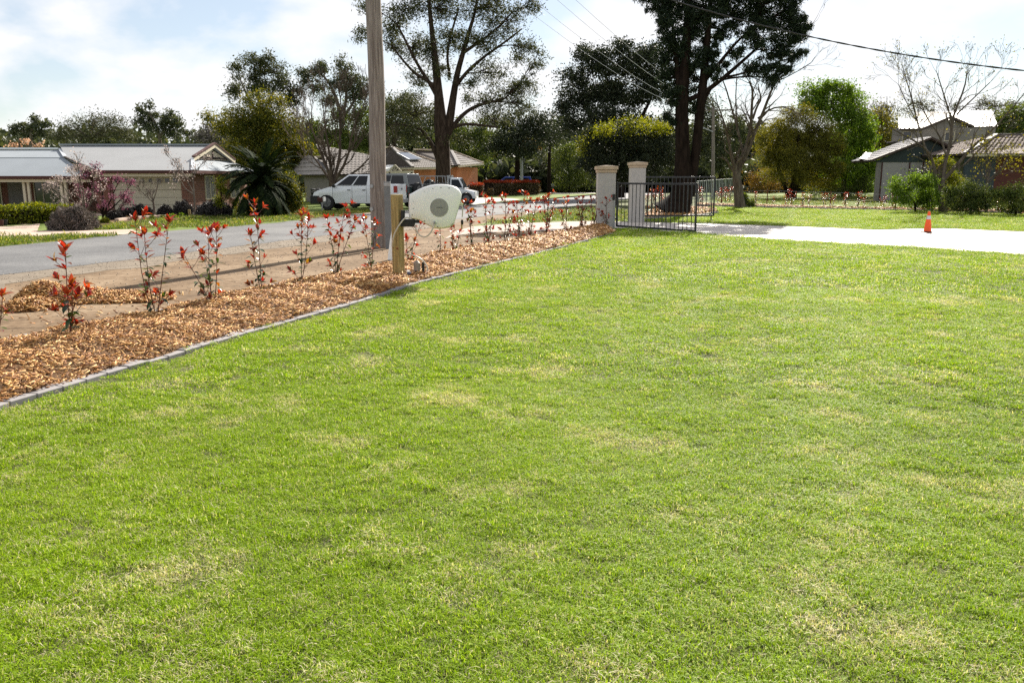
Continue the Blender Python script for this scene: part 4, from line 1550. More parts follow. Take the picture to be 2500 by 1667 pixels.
# points of the valley towards the left wing
V0 = Vector((P(148, 366, yR).x, yR, zr)); yv = yF + .48 * (yR - yF)
V1 = Vector((P(162, 400, yv).x, yv, fz(yv))); V2 = Vector((P(230, 419, yF).x, yF, ze))
mb = MB(); slab([V2, (xe, yF, ze), (xg, yg, zg), (xg + .1, yR, zr), V0, V1], .07, mb); mb.build("roof", M_zinc, h1)
mb = MB(); slab([(V0.x - 3, yB, ze), (xe, yB, ze), (xg, ygb, zg), (xg + .1, yR, zr), (V0.x, yR, zr)], .07, mb); mb.build("roof", M_zinc, h1)
mb = MB(); slab([(xe, yF, ze), (xe, yB, ze), (xg - .1, ygb, zg), (xg - .1, yg, zg)], .07, mb, Vector((0, 0, -1))); mb.build("hip_skirt", M_zinc2, h1)
# gable
mb = MB(); mb.prism([(xg - .05, yg + .25, zg + .02), (xg - .05, ygb - .25, zg + .02), (xg - .05, yR, zr - .22)], (-.04, 0, 0)); mb.build("gable_panel", M_cream, h1)
mb = MB()
for (a, c) in (((xg - .02, yg + .3, zg + .1), (xg - .02, ygb - .3, zg + .1)), ((xg - .02, yR, zg + .1), (xg - .02, yR, zr - .3)), ((xg - .02, yR, zg + .1), (xg - .02, yR - 1.0, zr - .62)), ((xg - .02, yR, zg + .1), (xg - .02, yR + 1.0, zr - .62))):
    mb.bar(a, c, .07, .09)
mb.build("gable_truss", M_timber, h1)
for sgn, ya in ((1, yg), (-1, ygb)):
    mb = MB(); mb.bar((xg + .12, ya - sgn * .2, zg - .02), (xg + .12, yR, zr + .0), .05, .17); mb.build("barge_board", M_cream, h1)
    mb = MB(); mb.bar((xg + .1, ya - sgn * .2, zg + .11), (xg + .1, yR, zr + .125), .16, .07); mb.build("barge_cap", M_maroon, h1)
mb = MB(); mb.bar((xg - .1, yR, zr + .05), (V0.x, yR, zr + .05), .25, .08); mb.build("ridge_cap", M_zinc2, h1)
mb = MB(); mb.bar(Vector((xe, yF, ze + .03)), Vector((xg, yg, zg + .03)), .16, .05); mb.build("hip_flashing", M_flash, h1)
# left wing: upper slope, flatter verandah slope
zl = P(60, 431, yF - .4).z
zlr = P(60, 366, yR).z
W0 = Vector((V0.x - .06, yR, zlr)); W1 = Vector((V1.x - .06, yv, V1.z + .02)); W2 = Vector((V2.x - .05, yF - .4, zl))
XL = W0.x - 17
mb = MB(); slab([(XL, yv, W1.z), W1, W0, (XL, yR, zlr)], .06, mb); mb.build("wing_roof", M_zinc2, h1)
mb = MB(); slab([(XL, yF - .4, zl), W2, W1 + Vector((0, -.02, -.03)), (XL, yv - .02, W1.z - .03)], .06, mb); mb.build("verandah_roof", M_zinc2, h1)
mb = MB(); mb.bar(W0 + Vector((.02, 0, .05)), W1 + Vector((.02, 0, .05)), .16, .05); mb.build("valley_flashing", M_flash, h1)
mb = MB(); mb.bar(W1 + Vector((.02, 0, .03)), V2 + Vector((0, 0, .06)), .10, .05); mb.build("valley_flashing", M_timber, h1)
mb = MB(); mb.bar(W0 + Vector((0, 0, .06)), (XL, yR, zlr + .06), .3, .1); mb.build("ridge_cap", M_flash, h1)
# gutters and fascias
mb = MB(); mb.box(V2.x, xe + .05, yF - .12, yF - .002, ze - .13, ze + .02); mb.box(xe + .002, xe + .12, yF - .12, yB, ze - .13, ze + .02); mb.build("gutter", M_maroon, h1)
mb = MB(); mb.box(V2.x, xe - .02, yF + .001, yF + .05, ze - .27, ze - .10); mb.build("fascia", M_cream, h1)
mb = MB(); mb.box(XL, W2.x + .02, yF - .52, yF - .402, zl - .13, zl + .02); mb.build("gutter", M_maroon, h1)
mb = MB(); mb.box(XL, W2.x, yF - .398, yF - .35, zl - .26, zl - .08); mb.build("fascia", M_cream, h1)
# walls
xd0, xd1 = P(272, 440, HY).x, P(441, 440, HY).x
zd = P(350, 427, HY).z
xw = P(228, 440, HY).x
mb = MB(); mb.box(xw, xd0, HY, HY + .2, -.05, ze - .05); mb.box(xd1, xc, HY, HY + .2, -.05, ze - .05); mb.box(xd0 + .001, xd1 - .001, HY, HY + .2, zd, ze - .05)
mb.box(xc - .2, xc - .001, HY + .201, HY + 9, -.05, ze - .05); mb.box(xw, xw + .2, HY + .201, HY + 2.3, -.05, ze - .05)
mb.box(XL, xw - .002, HY + 2.2, HY + 2.4, -.05, ze + .1); mb.box(xw - 10, xc - .25, HY + 9, HY + 9.2, -.05, ze - .05)
mb.build("wall", M_brick, h1)
gd = MB()
nrow = 5
for i in range(nrow):
    z0, z1 = zd * i / nrow, zd * (i + 1) / nrow
    MB().box(xd0 + .01, xd1 - .01, HY + .06, HY + .10, z0 + .006, z1 - .006).build("garage_door_panel", M_door, h1, bevel=.008, segs=1)
for i in range(8):
    c = xd0 + (xd1 - xd0) * (i + .62) / 8.3
    w = (xd1 - xd0) / 8.3 * .27
    z0, z1 = zd * .80, zd * .90
    if i in (3, 4):
        mb = MB()
        for a in (-60, -30, 0, 30, 60):
            a = math.radians(a)
            mb.bar((c + math.sin(a) * .04, HY + .05, z0 + math.cos(a) * .03), (c + math.sin(a) * w, HY + .05, z0 + math.cos(a) * (z1 - z0)), .03, .03)
    else:
        mb = MB(); mb.box(c - w, c + w, HY + .045, HY + .058, z0, z0 + .04); mb.box(c - w, c + w, HY + .045, HY + .058, z0 + .06, z1)
    mb.build("door_light", M_glass, h1)


def window(root, x0, x1, z0, z1, y, wall='front', sashes=2, glass=None, fr=None):
    """frame, sashes and panes on a wall that faces the viewer (front) or +X (side)"""
    mb = MB(); gl = MB(); t = .06
    f = (lambda a, b_, c, d, e, g: mb.box(a, b_, y - .05, y + .01, e, g)) if wall == 'front' else (lambda a, b_, c, d, e, g: mb.box(y - .01, y + .05, a, b_, e, g))
    f(x0, x1, 0, 0, z0, z0 + t); f(x0, x1, 0, 0, z1 - t, z1)
    for i in range(sashes + 1):
        x = x0 + (x1 - x0 - t) * i / sashes
        f(x, x + t, 0, 0, z0 + t + .001, z1 - t - .001)
    o = mb.build("window", fr or M_cream, root)
    if wall == 'front': gl.box(x0 + .02, x1 - .02, y - .02, y - .005, z0 + .02, z1 - .02)
    else: gl.box(y + .005, y + .02, x0 + .02, x1 - .02, z0 + .02, z1 - .02)
    gl.build("pane", glass or M_glass, o)
    return o


# verandah: posts in pairs, windows, blank screen
for u in (62, 73, 153, 163):
    q = P(u, 470, yF - .1)
    MB().box(q.x - .06, q.x + .06, yF - .2, yF - .08, 0, zl - .1).build("verandah_post", M_cream, h1, bevel=.01)
yw = HY + 2.2
window(h1, P(84, 470, yw).x, P(150, 470, yw).x, .35, zl - .15, yw, sashes=3)
mb = MB(); mb.box(P(22, 470, yw).x, P(62, 470, yw).x, yw - .08, yw - .03, 0, zl - .1); mb.build("blank_panel", M_soffit, h1)
window(h1, P(-70, 470, yw).x, P(5, 470, yw).x, .3, zl - .2, yw, sashes=3)


def side_y(u):
    r = ray(u, 450)
    return xc * r.y / r.x


window(h1, side_y(499), side_y(523), .55, ze - .2, xc, 'side', 2, M_curt)
window(h1, side_y(561), side_y(583), .55, ze - .35, xc, 'side', 2, M_curt)
MB().box(xc + .002, xc + .10, side_y(560), side_y(585), .46, .54).build("window_sill", M_brick, h1)

# ---- tiled roofs
def tile_mat(name, col, var=.2):
    return plain(name, col, rough=.85, var=var, scale=2.5, spec=.15)


def tile_face(name, poly, m, root, tw=.33, th=.36, amp=.022, step=.045):
    """roof plane with its courses and rolls as relief; the first edge is the eave"""
    p = [Vector(q) for q in poly]
    e = (p[1] - p[0]).normalized()
    nrm = None
    nrm = e.cross(p[2] - p[0]).normalized()
    if nrm.z < 0: nrm = -nrm
    s = nrm.cross(e)
    if s.z < 0: s = -s
    us = [(q - p[0]).dot(e) for q in p]; vs_ = [(q - p[0]).dot(s) for q in p]
    u0, u1, v1 = min(us), max(us), max(vs_)
    nu = max(4, int((u1 - u0) / tw * 4)); rows = max(2, int(v1 / th + .999))
    V, Fc = [], []
    for r in range(rows):
        for k in range(2):
            for i in range(nu + 1):
                u = u0 + (u1 - u0) * i / nu
                h = amp * math.sin(2 * math.pi * u / tw) + (step if k == 0 else 0)
                V.append(p[0] + e * u + s * ((r + k) * th - (.012 if k == 0 else 0)) + nrm * h)
        for i in range(nu):
            a = r * 2 * (nu + 1) + i
            Fc.append((a, a + 1, a + nu + 2, a + nu + 1))
            if r:
                Fc.append((a - nu - 1, a - nu, a + 1, a))
    me = bpy.data.meshes.new(name); me.from_pydata(V, [], Fc)
    bm = bmesh.new(); bm.from_mesh(me)
    c = sum(p, Vector()) / len(p)
    for a, b_ in zip(p, p[1:] + p[:1]):
        d = (b_ - a); no = d.cross(nrm).normalized()
        if no.dot(a - c) < 0: no = -no
        bmesh.ops.bisect_plane(bm, geom=bm.verts[:] + bm.edges[:] + bm.faces[:], plane_co=a, plane_no=no, clear_outer=True)
    off = WORLD[root.name]
    bmesh.ops.translate(bm, verts=bm.verts, vec=-off)
    bm.to_mesh(me); bm.free()
    me.materials.append(m)
    o = link(name, me, root, off)
    mb = slab([q - nrm * .03 for q in p], .09)
    mb.build("roof_board", M_timber, o)
    return o


def caps(root, lines, m, w=.26, h=.12):
    for a, c in lines:
        mb = MB(); mb.bar(Vector(a) + Vector((0, 0, .06)), Vector(c) + Vector((0, 0, .06)), w, h); mb.build("ridge_cap", m, root, bevel=.03)


def wall_run(mb, a, c, z0, z1, t=.2):
    a, c = Vector((a[0], a[1], 0)), Vector((c[0], c[1], 0))
    d = (c - a).normalized(); n = Vector((-d.y, d.x, 0)) * t
    mb.prism([a + Vector((0, 0, z0)), c + Vector((0, 0, z0)), c + n + Vector((0, 0, z0)), a + n + Vector((0, 0, z0))], (0, 0, z1 - z0))


M_tileg = tile_mat("grey_tile", (.30, .275, .255))
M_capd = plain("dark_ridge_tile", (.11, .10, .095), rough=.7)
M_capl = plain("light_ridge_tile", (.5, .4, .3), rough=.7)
C, Rr, Ap, A2, Lc = P(1008, 410, 60), P(1100, 408.5, 65), P(957, 361, 63.5), P(934, 363, 69), P(925, 411, 64.5)
h2 = thing("tiled_house", "orange brick house with grey hip tile roofs behind the parked utes", "house", (C.x, C.y, 0))
tile_face("tile_roof", [C, Rr, Ap], M_tileg, h2)
tile_face("tile_roof", [C, Lc, A2, Ap], M_tileg, h2)
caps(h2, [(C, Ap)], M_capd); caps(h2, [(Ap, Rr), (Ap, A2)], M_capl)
C2_, R2, Q2, B2_, L2_ = P(1120, 405, 68), P(1180, 399.5, 73), P(1096, 369, 71), P(1010, 367, 73), P(1040, 400, 70)
tile_face("tile_roof", [C2_, R2, P(1102, 370, 72)], M_tileg, h2)
tile_face("tile_roof", [L2_, C2_, P(1102, 370, 72), B2_], M_tileg, h2)
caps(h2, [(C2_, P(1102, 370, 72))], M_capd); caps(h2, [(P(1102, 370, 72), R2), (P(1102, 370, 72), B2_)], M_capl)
D0, D1, D2, D3, D4, D5 = P(808, 427, 54), P(945, 424, 58), P(912, 381, 62), P(766, 386, 61), P(690, 384, 67), P(728, 428, 60)
tile_face("tile_roof", [D0, D1, D2, D3], M_tileg, h2)
tile_face("tile_roof", [D0, D5, D4, D3], M_tileg, h2)
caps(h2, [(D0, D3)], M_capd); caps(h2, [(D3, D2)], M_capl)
mb = MB()
ins = lambda p, k=(0, .5): (p.x + k[0], p.y + k[1])
wall_run(mb, ins(C, (-.25, .6)), ins(Rr, (-.4, .2)), -.05, C.z - .08)
wall_run(mb, ins(Lc, (.4, .5)), ins(C, (-.3, .6)), -.05, C.z - .08)
wall_run(mb, ins(C2_, (-.2, .6)), ins(R2, (-.5, .1)), -.05, C2_.z - .08)
wall_run(mb, ins(L2_, (0, .6)), ins(C2_, (-.3, .6)), -.05, C2_.z - .12)
mb.build("wall", M_brick_o, h2)
mb = MB(); wall_run(mb, ins(D0, (.3, .6)), ins(D1, (-.3, .5)), -.05, D0.z - .08); wall_run(mb, ins(D5, (.3, .5)), ins(D0, (.3, .6)), -.05, D0.z - .08)
mb.build("wall", M_soffit, h2)
mb = MB(); mb.bar(C + Vector((0, 0, -.06)), Rr + Vector((0, 0, -.06)), .12, .14); mb.bar(Lc + Vector((0, 0, -.06)), C + Vector((0, 0, -.06)), .12, .14); mb.build("gutter", M_cream, h2)
mb = MB(); mb.bar(C2_ + Vector((0, 0, -.06)), R2 + Vector((0, 0, -.06)), .12, .14); mb.build("gutter", M_cream, h2)
# small carport with a sunburst gable
cy_p = 57.0
a, c, t = P(964, 422, cy_p), P(979, 416, cy_p), P(963, 403, cy_p)
mb = MB(); slab([P(905, 423, cy_p), P(950, 423, cy_p), P(963, 403, cy_p), P(925, 403, cy_p + 2)], .08, mb); slab([P(904, 423, cy_p - .3), P(903, 422, cy_p + 1), P(906, 403, cy_p + 3), P(926, 403, cy_p + 2)], .05, mb)
mb.build("carport_roof", M_white, h2)
mb = MB(); mb.prism([P(950, 420, cy_p + .05), P(980, 420, cy_p + .05), P(964, 404, cy_p + .05)], (0, .05, 0)); mb.build("carport_gable", M_soffit, h2)
mb = MB()
for (u, v) in ((953, 417), (958, 411), (964, 406), (970, 411), (976, 417)):
    mb.bar(P(964, 419.5, cy_p), P(u, v, cy_p), .05)
mb.bar(P(948, 421, cy_p), P(964, 402.5, cy_p), .08); mb.bar(P(964, 402.5, cy_p), P(982, 421, cy_p), .08); mb.bar(P(905, 423.5, cy_p), P(1010, 421.5, cy_p), .12, .25)
mb.build("carport_beams", M_cream, h2)
for u in (1006, 952):
    q = P(u, 440, cy_p); MB().box(q.x - .06, q.x + .06, cy_p - .06, cy_p + .06, 0, P(u, 421, cy_p).z).build("carport_post", M_cream, h2)
n_ = (Rr - C).cross(Ap - C).normalized()
if n_.z < 0: n_ = -n_
sp_ = [P(968, 374, 63.2), P(996, 374, 63.6), P(1030, 390, 62.6), P(999, 391, 62.3)]


def onto(q):                                  # drop onto the roof plane along the line of sight, then lift off it
    o = Vector((0, 0, EYE)); d = (q - o).normalized()
    return o + d * ((C + n_ * .16 - o).dot(n_) / d.dot(n_))


sp_ = [onto(q) for q in sp_]
mb = MB(); mb.prism(sp_, n_ * .05); mb.build("solar_panel", plain("solar_glass", (.03, .045, .08), rough=.12, spec=.8, var=.1), h2)
mb = MB()
for a, c in zip(sp_, sp_[1:] + sp_[:1]): mb.bar(a + n_ * .025, c + n_ * .025, .06, .075)
mb.build("panel_frame", M_galv, h2)

# ---- right: two-storey house with a dazzling roof
h3 = thing("two_storey_house", "two-storey grey house with a bright sunlit tile roof and a dark green lower gable", "house", (P(2280, 500, 64).x, 64, 0))
M_shiny = plain("glare_tile", (.55, .53, .5), rough=.5, var=.08, spec=.45)  # sun glare on glossy tiles put into the pale base tone
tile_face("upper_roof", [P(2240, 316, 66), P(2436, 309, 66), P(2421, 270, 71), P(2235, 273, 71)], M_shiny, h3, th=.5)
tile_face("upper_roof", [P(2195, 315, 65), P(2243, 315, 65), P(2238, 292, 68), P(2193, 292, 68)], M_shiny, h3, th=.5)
ga, gl_, gr_ = P(2318, 287, 64.3), P(2248, 316, 64.3), P(2374, 310, 64.3)
mb = MB(); mb.prism([gl_ + Vector((.3, .1, 0)), gr_ + Vector((-.2, .1, 0)), ga + Vector((0, .1, -.15))], (0, .3, 0)); mb.build("upper_gable", M_soffit, h3)
mb = MB(); mb.bar(gl_, ga, .5, .16); mb.bar(ga, gr_, .5, .16); mb.build("gable_barge", M_timber, h3)
x0, x1 = P(2200, 350, 65.5).x, P(2425, 350, 65.5).x
mb = MB(); mb.box(x0, x1, 65.4, 65.6, 0, P(2300, 312, 65.4).z); mb.box(x0, x0 + .2, 65.601, 67.2, 0, P(2300, 312, 65.4).z); mb.build("upper_wall", plain("grey_cladding", (.23, .21, .19), rough=.8), h3)
q0, q1 = P(2308, 322, 65.3), P(2330, 345, 65.3)
window(h3, q0.x, q1.x, q1.z, q0.z, 65.4, sashes=2)
q0, q1 = P(2205, 320, 65.3), P(2225, 345, 65.3)
window(h3, q0.x, q1.x, q1.z, q0.z, 65.4, sashes=1)
# lower gable wing
LY = 60.0
ap, le, re_ = P(2272, 337, LY), P(2133, 392, LY), P(2395, 392, LY)
M_tilew = tile_mat("weathered_light_tile", (.34, .33, .33))
bk = Vector((0, 4.0, 0))
tile_face("lower_roof", [le + Vector((-.2, 0, 0)), le + bk, ap + bk, ap], M_tilew, h3, th=.45)
tile_face("lower_roof", [re_, re_ + Vector((0, 7, 0)), ap + Vector((0, 7, 0)), ap], M_tilew, h3, th=.45)
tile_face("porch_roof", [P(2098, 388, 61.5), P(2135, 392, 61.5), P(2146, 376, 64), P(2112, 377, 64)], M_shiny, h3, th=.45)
M_dgreen = plain("dark_green_boards", (.022, .036, .034), rough=.7, var=.15)
zt = P(2200, 396, LY).z
mb = MB(); mb.prism([le + Vector((.3, .3, -.05)), (le.x + .3, LY + .3, zt), (re_.x - .3, LY + .3, zt), re_ + Vector((-.3, .3, -.05)), ap + Vector((0, .3, -.15))], (0, .2, 0)); mb.build("gable_boards", M_dgreen, h3)
mb = MB(); mb.bar(le + Vector((-.2, 0, 0)), ap, .3, .14); mb.bar(ap, re_, .3, .14); mb.build("gable_barge", M_timber, h3)
u_ = [2138, 2152, 2219, 2252, 2290, 2330]
for i, (a, c) in enumerate(zip(u_[:-1], u_[1:])):
    xa, xb = P(a, 420, LY + .4).x, P(c, 420, LY + .4).x
    MB().box(xa + .02, xb - .06, LY + .35, LY + .5, 0, zt - .002).build("wall_panel", M_soffit if i == 0 else plain("pale_panel", (.30, .29, .275), rough=.7, var=.05), h3)
    MB().box(xb - .055, xb + .015, LY + .3, LY + .52, 0, zt - .002).build("mullion", M_maroon, h3)

# ---- far right: low brown-tiled house
RY = 55.0
E0, E1, T1, T0 = P(2357, 376, RY), P(2640, 375, RY), P(2600, 331, RY + 5), P(2432, 331, RY + 5)
h4 = thing("tiled_house", "low dark red house with a brown tile roof at the right edge", "house", (E0.x, RY, 0))
M_tileb = tile_mat("brown_grey_tile", (.21, .17, .145), .3)
tile_face("tile_roof", [E0, E1, T1, T0], M_tileb, h4, tw=.3, th=.42, amp=.03, step=.07)
tile_face("tile_roof", [E0, E0 + Vector((-.6, 10, 0)), T0 + Vector((0, .5, 0)), T0], M_tileb, h4, tw=.3, th=.42)
caps(h4, [(T0, T1), (T0, E0)], M_capd, .3, .14)
mb = MB(); mb.bar(E0 + Vector((0, 0, -.08)), E1 + Vector((0, 0, -.08)), .14, .18); mb.build("gutter", M_cream, h4)
xm = P(2428, 430, RY + .6).x
mb = MB(); mb.box(E0.x + .4, xm, RY + .6, RY + .8, 0, E0.z - .1); mb.build("dark_wall", plain("slate_blue_boards", (.03, .045, .055), rough=.6, var=.15), h4)
mb = MB(); mb.box(xm + .002, E1.x, RY + .6, RY + .8, 0, E0.z - .1); mb.build("brick_wall", M_brick_d, h4)
mb = MB(); mb.prism([P(2425, 375, RY - .9), P(2640, 374, RY - .9), P(2640, 357, RY + 1.6), P(2470, 360, RY + 1.6)], (0, 0, -.08)); mb.build("porch_roof", M_tileb, h4)
fq0, fq1 = P(2318, 425, 57), P(2356, 425, 57)
root = thing("board_fence", "pale green board fence panel between the two right-hand houses", "fence", (fq0.x, 57, 0))
mb_n = 9
M_fence = plain("olive_boards", (.22, .23, .13), rough=.8, var=.12)
for i in range(mb_n):
    xa = fq0.x + (fq1.x - fq0.x) * i / mb_n; xb = fq0.x + (fq1.x - fq0.x) * (i + 1) / mb_n
    MB().box(xa, xb - .012, 57 + .01 * (i % 2), 57.04 + .01 * (i % 2), 0, P(2330, 385, 57).z).build("board", M_fence, root)

# ================================================================== VEHICLES
M_wpaint = plain("white_car_paint", (.76, .78, .80), rough=.25, var=.02, spec=.5, coat=.6)
M_carglass = plain("tinted_car_glass", (.008, .009, .011), rough=.1, var=.1, spec=.3)
M_tyre = plain("tyre_rubber", (.015, .015, .016), rough=.8)
M_rim = plain("alloy_rim", (.16, .16, .165), rough=.45, metal=.6)
M_tail = plain("red_lamp", (.30, .012, .012), rough=.2, coat=.5)
M_head = plain("clear_lamp", (.55, .57, .6), rough=.1, coat=.6)


def arch_profile(x0, x1, zb, zt_pts, wheels, r):
    """closed side outline: along the sill with round arches, back along the top points"""
    pts = [(x0, zb)]
    for wx in wheels:
        for k in range(9):
            a = math.pi - math.pi * k / 8
            pts.append((wx + r * math.cos(a), max(zb, .0) + r * math.sin(a) * .92))
    pts.append((x1, zb))
    return pts + zt_pts


def vehicle_root(name, label, loc, heading, cat):
    r = thing(name, label, cat, loc)
    r.rotation_euler = (0, 0, heading)
    return r


def solid(root, name, prof, hw, m, bevel=.03):
    mb = MB(); mb.prism([(x, -hw, z) for x, z in prof], (0, 2 * hw, 0))
    return mb.build(name, m, root, bevel=bevel, local=True, smooth=True, segs=2)


def house_of_glass(root, x0b, x1b, x0t, x1t, z0, z1, hb, ht, m, wins, name="cab", back=True, front=True):
    mb = MB()
    v = [(x0b, -hb, z0), (x1b, -hb, z0), (x1b, hb, z0), (x0b, hb, z0), (x0t, -ht, z1), (x1t, -ht, z1), (x1t, ht, z1), (x0t, ht, z1)]
    mb.add(v, [(0, 3, 2, 1), (4, 5, 6, 7), (0, 1, 5, 4), (1, 2, 6, 5), (2, 3, 7, 6), (3, 0, 4, 7)])
    mb.build(name, m, root, bevel=.05, local=True, smooth=True, segs=3)

    def pt(s, t, sd):
        xb_, xt_ = x0b + (x1b - x0b) * s, x0t + (x1t - x0t) * s
        return Vector((xb_ + (xt_ - xb_) * t, sd * (hb + (ht - hb) * t + .008), z0 + (z1 - z0) * t))
    for sd in (-1, 1):
        for (s0, s1, t0, t1) in wins:
            q = [pt(s0, t0, sd), pt(s1, t0, sd), pt(s1, t1, sd), pt(s0, t1, sd)]
            MB().prism(q, (0, -sd * .012, 0)).build("side_window", M_carglass, root, local=True)
    for on, xb_, xt_, sg, nm in ((front, x0b, x0t, -1, "windscreen"), (back, x1b, x1t, 1, "rear_window")):
        if not on: continue
        def e(y, t): return Vector((xb_ + (xt_ - xb_) * t + sg * .012, y * (hb + (ht - hb) * t), z0 + (z1 - z0) * t))
        MB().prism([e(-.86, .12), e(.86, .12), e(.86, .88), e(-.86, .88)], (-sg * .012, 0, 0)).build(nm, M_carglass, root, local=True)


def wheels(root, xs_, r, hw, wdt=.22):
    for x in xs_:
        for sd in (-1, 1):
            y = sd * (hw - wdt / 2 + .01)
            prof = [(r * .6, -wdt / 2), (r * .93, -wdt / 2), (r, -wdt * .35), (r, wdt * .35), (r * .93, wdt / 2), (r * .6, wdt / 2)]
            t = MB().lathe(prof, (0, 0, 0), 22, 'Y').build("wheel", M_tyre, root, smooth=True, local=True, loc=(x, y, r))
            rm = MB(); yy = sd * (wdt / 2 + .004)
            rm.lathe([(.02, -.008), (r * .58, -.008), (r * .61, 0), (r * .58, .008), (.02, .008)], (0, yy, 0), 20, 'Y')
            for k in range(5):
                a = 2 * math.pi * k / 5
                rm.bar((0, yy + sd * .008, 0), (r * .55 * math.cos(a), yy + sd * .008, r * .55 * math.sin(a)), r * .14, .02)
            rm.build("rim", M_rim, t, local=True)


# white dual-cab ute
ub = G(862, 513.5)
us_ = px(ub.y)
LEN = 208 * us_ / math.cos(math.radians(21))
ht_ = 86 * us_
ute = vehicle_root("parked_ute", "white dual-cab ute with black bull bar and red tail lamp parked facing left", ub + Vector((.15, .75, 0)), math.radians(-11), "ute")
k = LEN / 760
X = lambda c: (c - 880) * k - LEN / 2
kz = ht_ / (715 - 402)
Z = lambda c: (715 - c) * kz
wr = 68 * kz
prof = arch_profile(X(905), X(1640), Z(655), [(X(1648), Z(600)), (X(1645), Z(485)), (X(1440), Z(482)), (X(1425), Z(500)), (X(1110), Z(503)), (X(1050), Z(513)), (X(950), Z(543)), (X(918), Z(560)), (X(905), Z(590))], (X(1030), X(1490)), wr * 1.18)
HW = LEN * .175
solid(ute, "body", prof, HW, M_wpaint, .035)
house_of_glass(ute, X(1085), X(1440), X(1225), X(1425), Z(500), Z(402), HW * .97, HW * .80, M_wpaint, [(.09, .465, .05, .88), (.50, .85, .05, .88)])
wheels(ute, (X(1030), X(1490)), wr, HW)
mb = MB()
for z in (Z(640), Z(600), Z(562), Z(535)):
    mb.tube([(X(905) + .05, -HW * .95, z), (X(885), -HW * .8, z), (X(880), 0, z), (X(885), HW * .8, z), (X(905) + .05, HW * .95, z)], .045, 8)
for y in (-.5, 0, .5): mb.tube([(X(882), y * HW * 1.4, Z(650)), (X(882), y * HW * 1.4, Z(525))], .03, 8)
mb.build("bull_bar", M_blackp, ute, local=True)
MB().box(X(884), X(966), -HW - .025, HW + .025, Z(662), Z(588)).build("front_bumper", M_blackp, ute, bevel=.03, local=True)
MB().box(X(893), X(908), -HW * .8, HW * .8, Z(588), Z(552)).build("grille", M_blackp, ute, bevel=.01, local=True)
for sd in (-1, 1):
    MB().box(X(1622), X(1652), sd * HW * .80 - (.02 if sd < 0 else -.02) * 5, sd * (HW + .006), Z(560), Z(500)).build("tail_lamp", M_tail, ute, bevel=.01, local=True)
    MB().box(X(1095), X(1115), sd * (HW + .10) - .07, sd * (HW + .10) + .07, Z(515), Z(490)).build("door_mirror", M_blackp, ute, bevel=.02, local=True)
    for x in (1232, 1365):
        MB().box(X(x - 13), X(x + 13), sd * (HW + .012) - .012, sd * (HW + .012) + .012, Z(541), Z(534)).build("door_handle", M_blackp, ute, local=True)
    for x in (1085, 1258, 1385):
        MB().box(X(x), X(x) + .012, sd * (HW + .001) - .004, sd * (HW + .001) + .004, Z(640), Z(508)).build("door_seam", M_blackp, ute, local=True)
    MB().box(X(905), X(930), sd * HW * .72 - .12, sd * HW * .72 + .12, Z(580), Z(558)).build("headlight", M_head, ute, bevel=.01, local=True)
MB().box(X(1647), X(1652), -HW * .8, HW * .8, Z(598), Z(490)).build("tailgate", M_wpaint, ute, bevel=.01, local=True)
MB().box(X(1652), X(1655), -.12, .02, Z(535), Z(520)).build("tailgate_handle", M_blackp, ute, local=True)
MB().box(X(1640), X(1665), -HW * .9, HW * .9, Z(648), Z(615)).build("rear_bumper", M_galv, ute, bevel=.01, local=True)
mb = MB()
for y in (-.75, .75): mb.tube([(X(1455), y * HW, Z(482)), (X(1455), y * HW, Z(400))], .03, 8)
mb.tube([(X(1455), -.75 * HW, Z(400)), (X(1455), .75 * HW, Z(400))], .03, 8)
mb.build("sports_bar", M_blackp, ute, local=True)

# dark green four-wheel drive behind it
wb = G(935, 507)
wag = vehicle_root("parked_wagon", "dark green four-wheel-drive wagon with a spare wheel on its rear door behind the white ute", wb, math.radians(-24), "car")
M_dpaint = plain("dark_green_paint", (.018, .034, .032), rough=.25, coat=.5, var=.05)
M_silver = plain("silver_paint", (.17, .18, .172), rough=.3, coat=.4, var=.04)
wl_ = 4.4
prof = arch_profile(-wl_ / 2, wl_ / 2, .45, [(wl_ / 2, .6), (wl_ / 2, 1.12), (-.7, 1.14), (-1.0, 1.1), (-2.05, .98), (-2.2, .85)], (-1.35, 1.3), .44)
solid(wag, "body", prof, .86, M_dpaint, .04)
house_of_glass(wag, -1.0, 2.18, -.25, 1.95, 1.13, P(950, 424, wb.y).z, .83, .70, M_silver, [(.05, .3, .1, .85), (.33, .6, .1, .85), (.63, .92, .1, .85)])
wheels(wag, (-1.35, 1.3), .37, .86)
MB().lathe([(.12, -.10), (.34, -.10), (.37, -.05), (.37, .05), (.34, .10), (.12, .10)], (wl_ / 2 + .13, -.15, 1.02), 24, 'X').build("spare_wheel", M_tyre, wag, smooth=True, local=True)
MB().lathe([(.02, 0), (.2, 0), (.2, .02)], (wl_ / 2 + .235, -.15, 1.02), 20, 'X').build("spare_rim", M_rim, wag, smooth=True, local=True)
for sd in (-1, 1):
    MB().box(wl_ / 2 - .06, wl_ / 2 + .012, sd * .78 - .06, sd * .78 + .06, .62, .82).build("tail_lamp", M_tail, wag, local=True)
MB().box(wl_ / 2 - .02, wl_ / 2 + .12, -.84, .84, .42, .56).build("rear_bumper", M_blackp, wag, bevel=.02, local=True)

